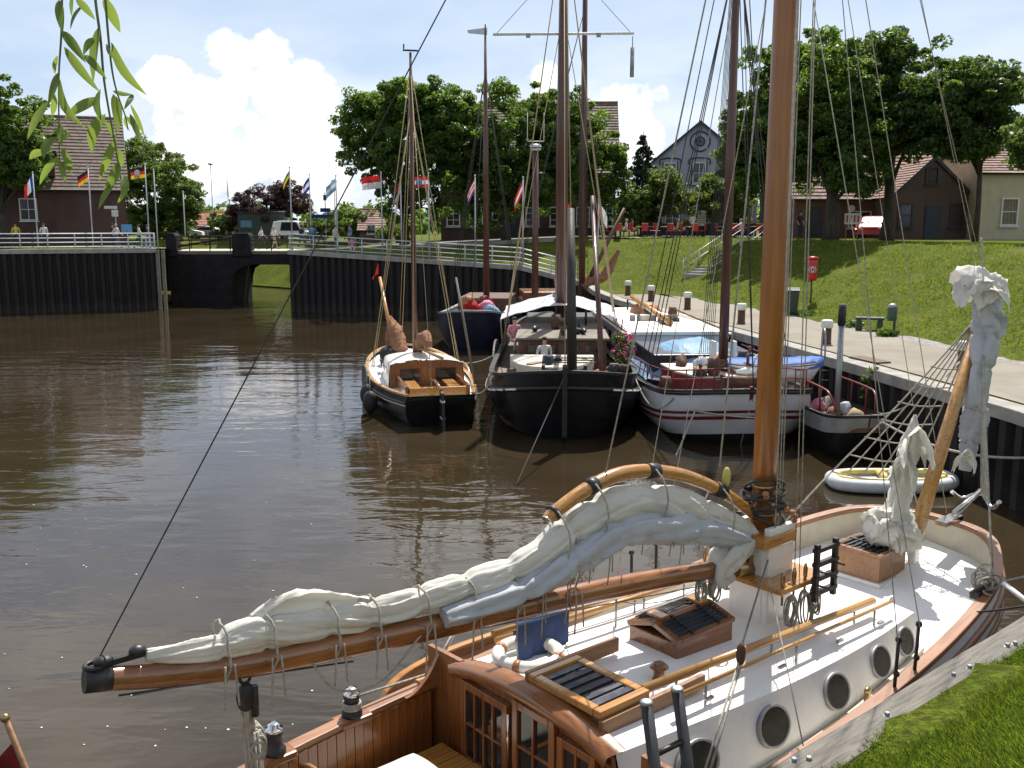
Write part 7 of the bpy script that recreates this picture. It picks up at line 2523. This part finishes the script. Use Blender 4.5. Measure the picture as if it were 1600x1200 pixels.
for o_ in list(ya.children):
    if o_.name.split('.')[0] in ('hull', 'cap_rail', 'rubbing_strake', 'lower_strake', 'bulwark_inside', 'deck', 'carved_scroll', 'stave', 'wash_board', 'corner_panel', 'winch', 'cockpit_floor', 'bench_box', 'leeboard', 'fairlead', 'deadeye', 'bitts', 'anchor'):
        o_.matrix_basis = TH @ o_.matrix_basis

# black boarding handrails fixed to the near quay
hl = thing('boarding_ladder', 'black steel boarding ladder rails standing against the near side of the yacht', 'ladder', quayw(-7.6, -2.12, 2.1), AX)
hi = hl.matrix_basis.inverted()
L0, L1 = hi @ (YM @ yp(1010, 1098, -1.75)), hi @ (YM @ yp(1058, 1077, -1.75))
for p_ in (L0, L1):
    MB().tube([p_, p_ + Vector((-.12, -.30, -.85)), p_ + Vector((-.2, -.42, -1.3))], .042, 10).build('handrail', 'steel_dark', hl)
    MB().lathe([(.046, -.01), (.046, .012), (.03, .018)], 12, p_).build('end_cap', 'steel_grey', hl)
MB().tube([L0 + Vector((-.045, -.12, -.32)), L1 + Vector((-.045, -.12, -.32))], .022, 8).build('rung', 'steel_dark', hl)
MB().tube([L0 + Vector((-.12, -.30, -.85)), L1 + Vector((-.12, -.30, -.85))], .022, 8).build('rung', 'steel_dark', hl)

# ------------------------------------------------------------------ grass
def blades(P, hgt, wid, seed, lean=.5):
    rg = np.random.RandomState(seed)
    n = len(P)
    a = rg.uniform(0, 2 * PI, n)
    h_ = hgt * rg.uniform(.45, 1.25, n)
    w = wid * rg.uniform(.7, 1.3, n)
    dx, dy = np.cos(a), np.sin(a)
    ln = lean * h_ * rg.uniform(.1, 1.0, n)
    b = rg.uniform(0, 2 * PI, n)
    z = height(P) - .01
    base = np.c_[P, z]
    s = np.c_[dx, dy, np.zeros(n)] * w[:, None]
    mid = base + np.c_[np.cos(b) * ln * .35, np.sin(b) * ln * .35, h_ * .6]
    top = base + np.c_[np.cos(b) * ln, np.sin(b) * ln, h_]
    v = np.stack([base - s, base + s, mid + s * .75, top, mid - s * .75], 1).reshape(-1, 3)
    f = np.arange(n * 5).reshape(-1, 5)
    return v, f


rg = np.random.RandomState(17)
n = 210000
lx, ly = rg.uniform(-8.8, -1.6, n), -2.47 - rg.beta(1, 1.35, n) * 2.5
ly += .10 * np.array([noise.noise(Vector((x * 1.9, 0, 0))) for x in lx]) * np.exp((ly + 2.47) * 2)
keep = ly < -2.40 - .06 * rg.rand(n)
lx, ly = lx[keep], ly[keep]
P = np.c_[BOW.x + lx * math.cos(AX) - ly * math.sin(AX), BOW.y + lx * math.sin(AX) + ly * math.cos(AX)]
v, f = blades(P, .066, .0036, 5, 1.1)
go = tri_obj('near_grass', v, f, 'grass_blade')
go['kind'] = 'stuff'
go['label'] = 'short bright lawn grass behind the near timber coping'

n = 34000
P = np.c_[rg.uniform(8, 34, n), rg.uniform(20, 68, n)]
P = P[~inside(P)]
d, dat = nearest(P)
P = P[(d > dat[:, 1] + .15) & (d < dat[:, 1] + 11)]
dn_ = np.array([noise.noise(Vector((p_[0] * .6, p_[1] * .6, 0))) for p_ in P])
P = P[dn_ + rg.uniform(-.3, .5, len(P)) > -.05]
P = np.repeat(P, 3, axis=0) + rg.normal(size=(len(P) * 3, 2)) * .05
v, f = blades(P, .13, .014, 6, .8)
go = tri_obj('bank_grass', v, f, 'grass_blade')
go['kind'] = 'stuff'
go['label'] = 'rough tufts of grass on the sunlit bank above the quay path'
# low weeds at the foot of the bank
for i, (u, v_, lb) in enumerate(((1262, 492, 'clump of weeds at the foot of the lifebuoy post'), (1388, 522, 'small weed clump beside the litter bin post'), (1335, 508, 'low weed clump left of the bench'))):
    q = atz(u, v_, 2.2)
    wd = thing('weed_clump', lb, 'plant', (q.x, q.y, hz(q.x, q.y)))
    v, f = leaves([(0, 0, .12, .28), (.2, .1, .1, .22), (-.2, 0, .16, .24)], 90, .12, 70 + i, .7)
    tri_obj('foliage', v, f, 'leaf_lime', wd)
    MB().tube([(0, 0, -.05), (.02, 0, .2)], .012, 5).build('stem', 'twig_green', wd)
iv = thing('wall_plant', 'small green plant hanging over the quay wall edge', 'plant', (9.75, 25.6, 2.1))
v, f = leaves([(0, 0, .0, .16), (-.12, .05, -.25, .16), (-.15, 0, -.5, .14), (-.12, .1, -.75, .1)], 50, .10, 90)
tri_obj('foliage', v, f, 'leaf_light', iv)
MB().tube([(.1, 0, .05), (-.1, 0, -.1), (-.15, .03, -.8)], .01, 5).build('stem', 'twig_green', iv)

# ------------------------------------------------------------------ willow twigs hanging into the view
WD = 2.35
lf = [(92, 0, 98, 52, 10), (97, 48, 134, 98, 11), (113, -6, 112, 25, 5), (118, -4, 149, 31, 9), (134, 6, 110, 46, 7), (162, -6, 188, 51, 13), (156, 40, 146, 130, 14), (148, 60, 130, 86, 8),
      (100, 73, 156, 144, 11), (131, 86, 167, 124, 9), (174, 66, 230, 149, 11), (90, 87, 86, 116, 5), (90, 114, 75, 166, 9), (86, 147, 81, 181, 7), (77, 158, 43, 218, 12), (94, 124, 134, 201, 11),
      (94, 162, 113, 179, 6), (157, 153, 100, 186, 12), (157, 139, 162, 192, 11), (177, 147, 184, 208, 12), (208, 148, 194, 171, 6), (165, 178, 144, 240, 15), (203, 178, 222, 226, 7), (204, 163, 226, 214, 5),
      (197, 180, 203, 205, 5), (163, 188, 181, 222, 6), (94, 194, 97, 229, 10), (92, 213, 68, 249, 14), (74, 236, 46, 249, 9), (97, 232, 113, 270, 9), (92, 245, 62, 289, 9), (92, 249, 103, 287, 7),
      (95, 254, 112, 270, 5), (181, 214, 155, 282, 10), (185, 232, 188, 264, 9), (186, 253, 163, 298, 12), (180, 284, 154, 327, 9), (193, 274, 190, 312, 10), (196, 298, 184, 317, 5), (166, 68, 187, 96, 6),
      (176, 142, 208, 148, 5), (198, 182, 219, 203, 7)]
twp = [[(100, -120), (97, -20), (96, 50), (92, 115), (92, 190), (93, 250)], [(140, -120), (148, -10), (157, 60), (162, 120), (170, 172), (180, 225), (190, 285), (204, 314), (220, 327)], [(158, -120), (164, -10), (170, 65), (176, 115), (184, 148), (196, 182), (200, 203)]]
twl = ['left willow twig hanging at the top left corner', 'middle willow twig with the longest drooping tip', 'right short willow twig at the top left corner']
tws = []
for i, pp_ in enumerate(twp):
    pts = [aty(u, v_, WD + .10 * (i - 1)) for u, v_ in pp_]
    root = thing('willow_twig', twl[i], 'twig', pts[0], 0, 'hanging willow twigs')
    loc = [p_ - pts[0] for p_ in pts]
    up_ = [Vector((.08, .1, 1.1)), Vector((.05, .05, .5))]
    MB().tube(crom(up_ + loc, 40), [.0045 - .0032 * k / 39 for k in range(40)], 6).build('stem', 'twig_green', root)
    tws.append((root, pts[0], [Vector(q) for q in pp_]))
rgl = random.Random(21)
for (u0, v0, u1, v1, w) in lf:
    best = min(range(3), key=lambda i: min((q - Vector((u0, v0))).length for q in crom([(*p_, 0) for p_ in twp[i]], 40) for q in [q.to_2d()]))
    root, org, _ = tws[best]
    dd = WD + .10 * (best - 1)
    p0, p1 = aty(u0, v0, dd), aty(u1, v1, dd + rgl.uniform(-.05, .05))
    ax_ = p1 - p0
    L = ax_.length
    ax_.normalize()
    vw = Vector((rgl.uniform(-.5, .5), -1, rgl.uniform(-.5, .5))).normalized()
    sd = ax_.cross(vw).normalized()
    nr = sd.cross(ax_)
    wd_ = w / 1500 * dd * .62
    bend = rgl.uniform(-.10, .10) * L
    rows = []
    for k in range(9):
        t = k / 8
        ww = wd_ * (math.sin(PI * t ** .8) ** .85) + .0004
        c_ = p0 + ax_ * (L * t) + sd * bend * math.sin(PI * t) + nr * (.06 * L * math.sin(PI * t)) - org
        rows.append([c_ + sd * ww + nr * ww * .35, c_, c_ - sd * ww + nr * ww * .35])
    MB().loft(rows, False, True).build('leaf', 'leaf_willow', root)

# pale flecks drifting on the water
rgf = random.Random(33)
fk = MB()
for k in range(80):
    u, v_ = rgf.uniform(-60, 900), 700 + 500 * rgf.random() ** .6
    q = atz(u, v_, 0)
    if inside(np.array([[q.x, q.y]]))[0] and not (abs((YI @ q).y) < 2.2 and -12 < (YI @ q).x < 0):
        r_ = rgf.uniform(.008, .02)
        fk.lathe([(r_, .002), (r_ * .8, .008)], 6, (q.x, q.y, .001), False)
fo_ = fk.build('floating_flecks', 'cloth_white')
fo_['kind'] = 'stuff'
fo_['label'] = 'small pale flecks drifting on the brown water'
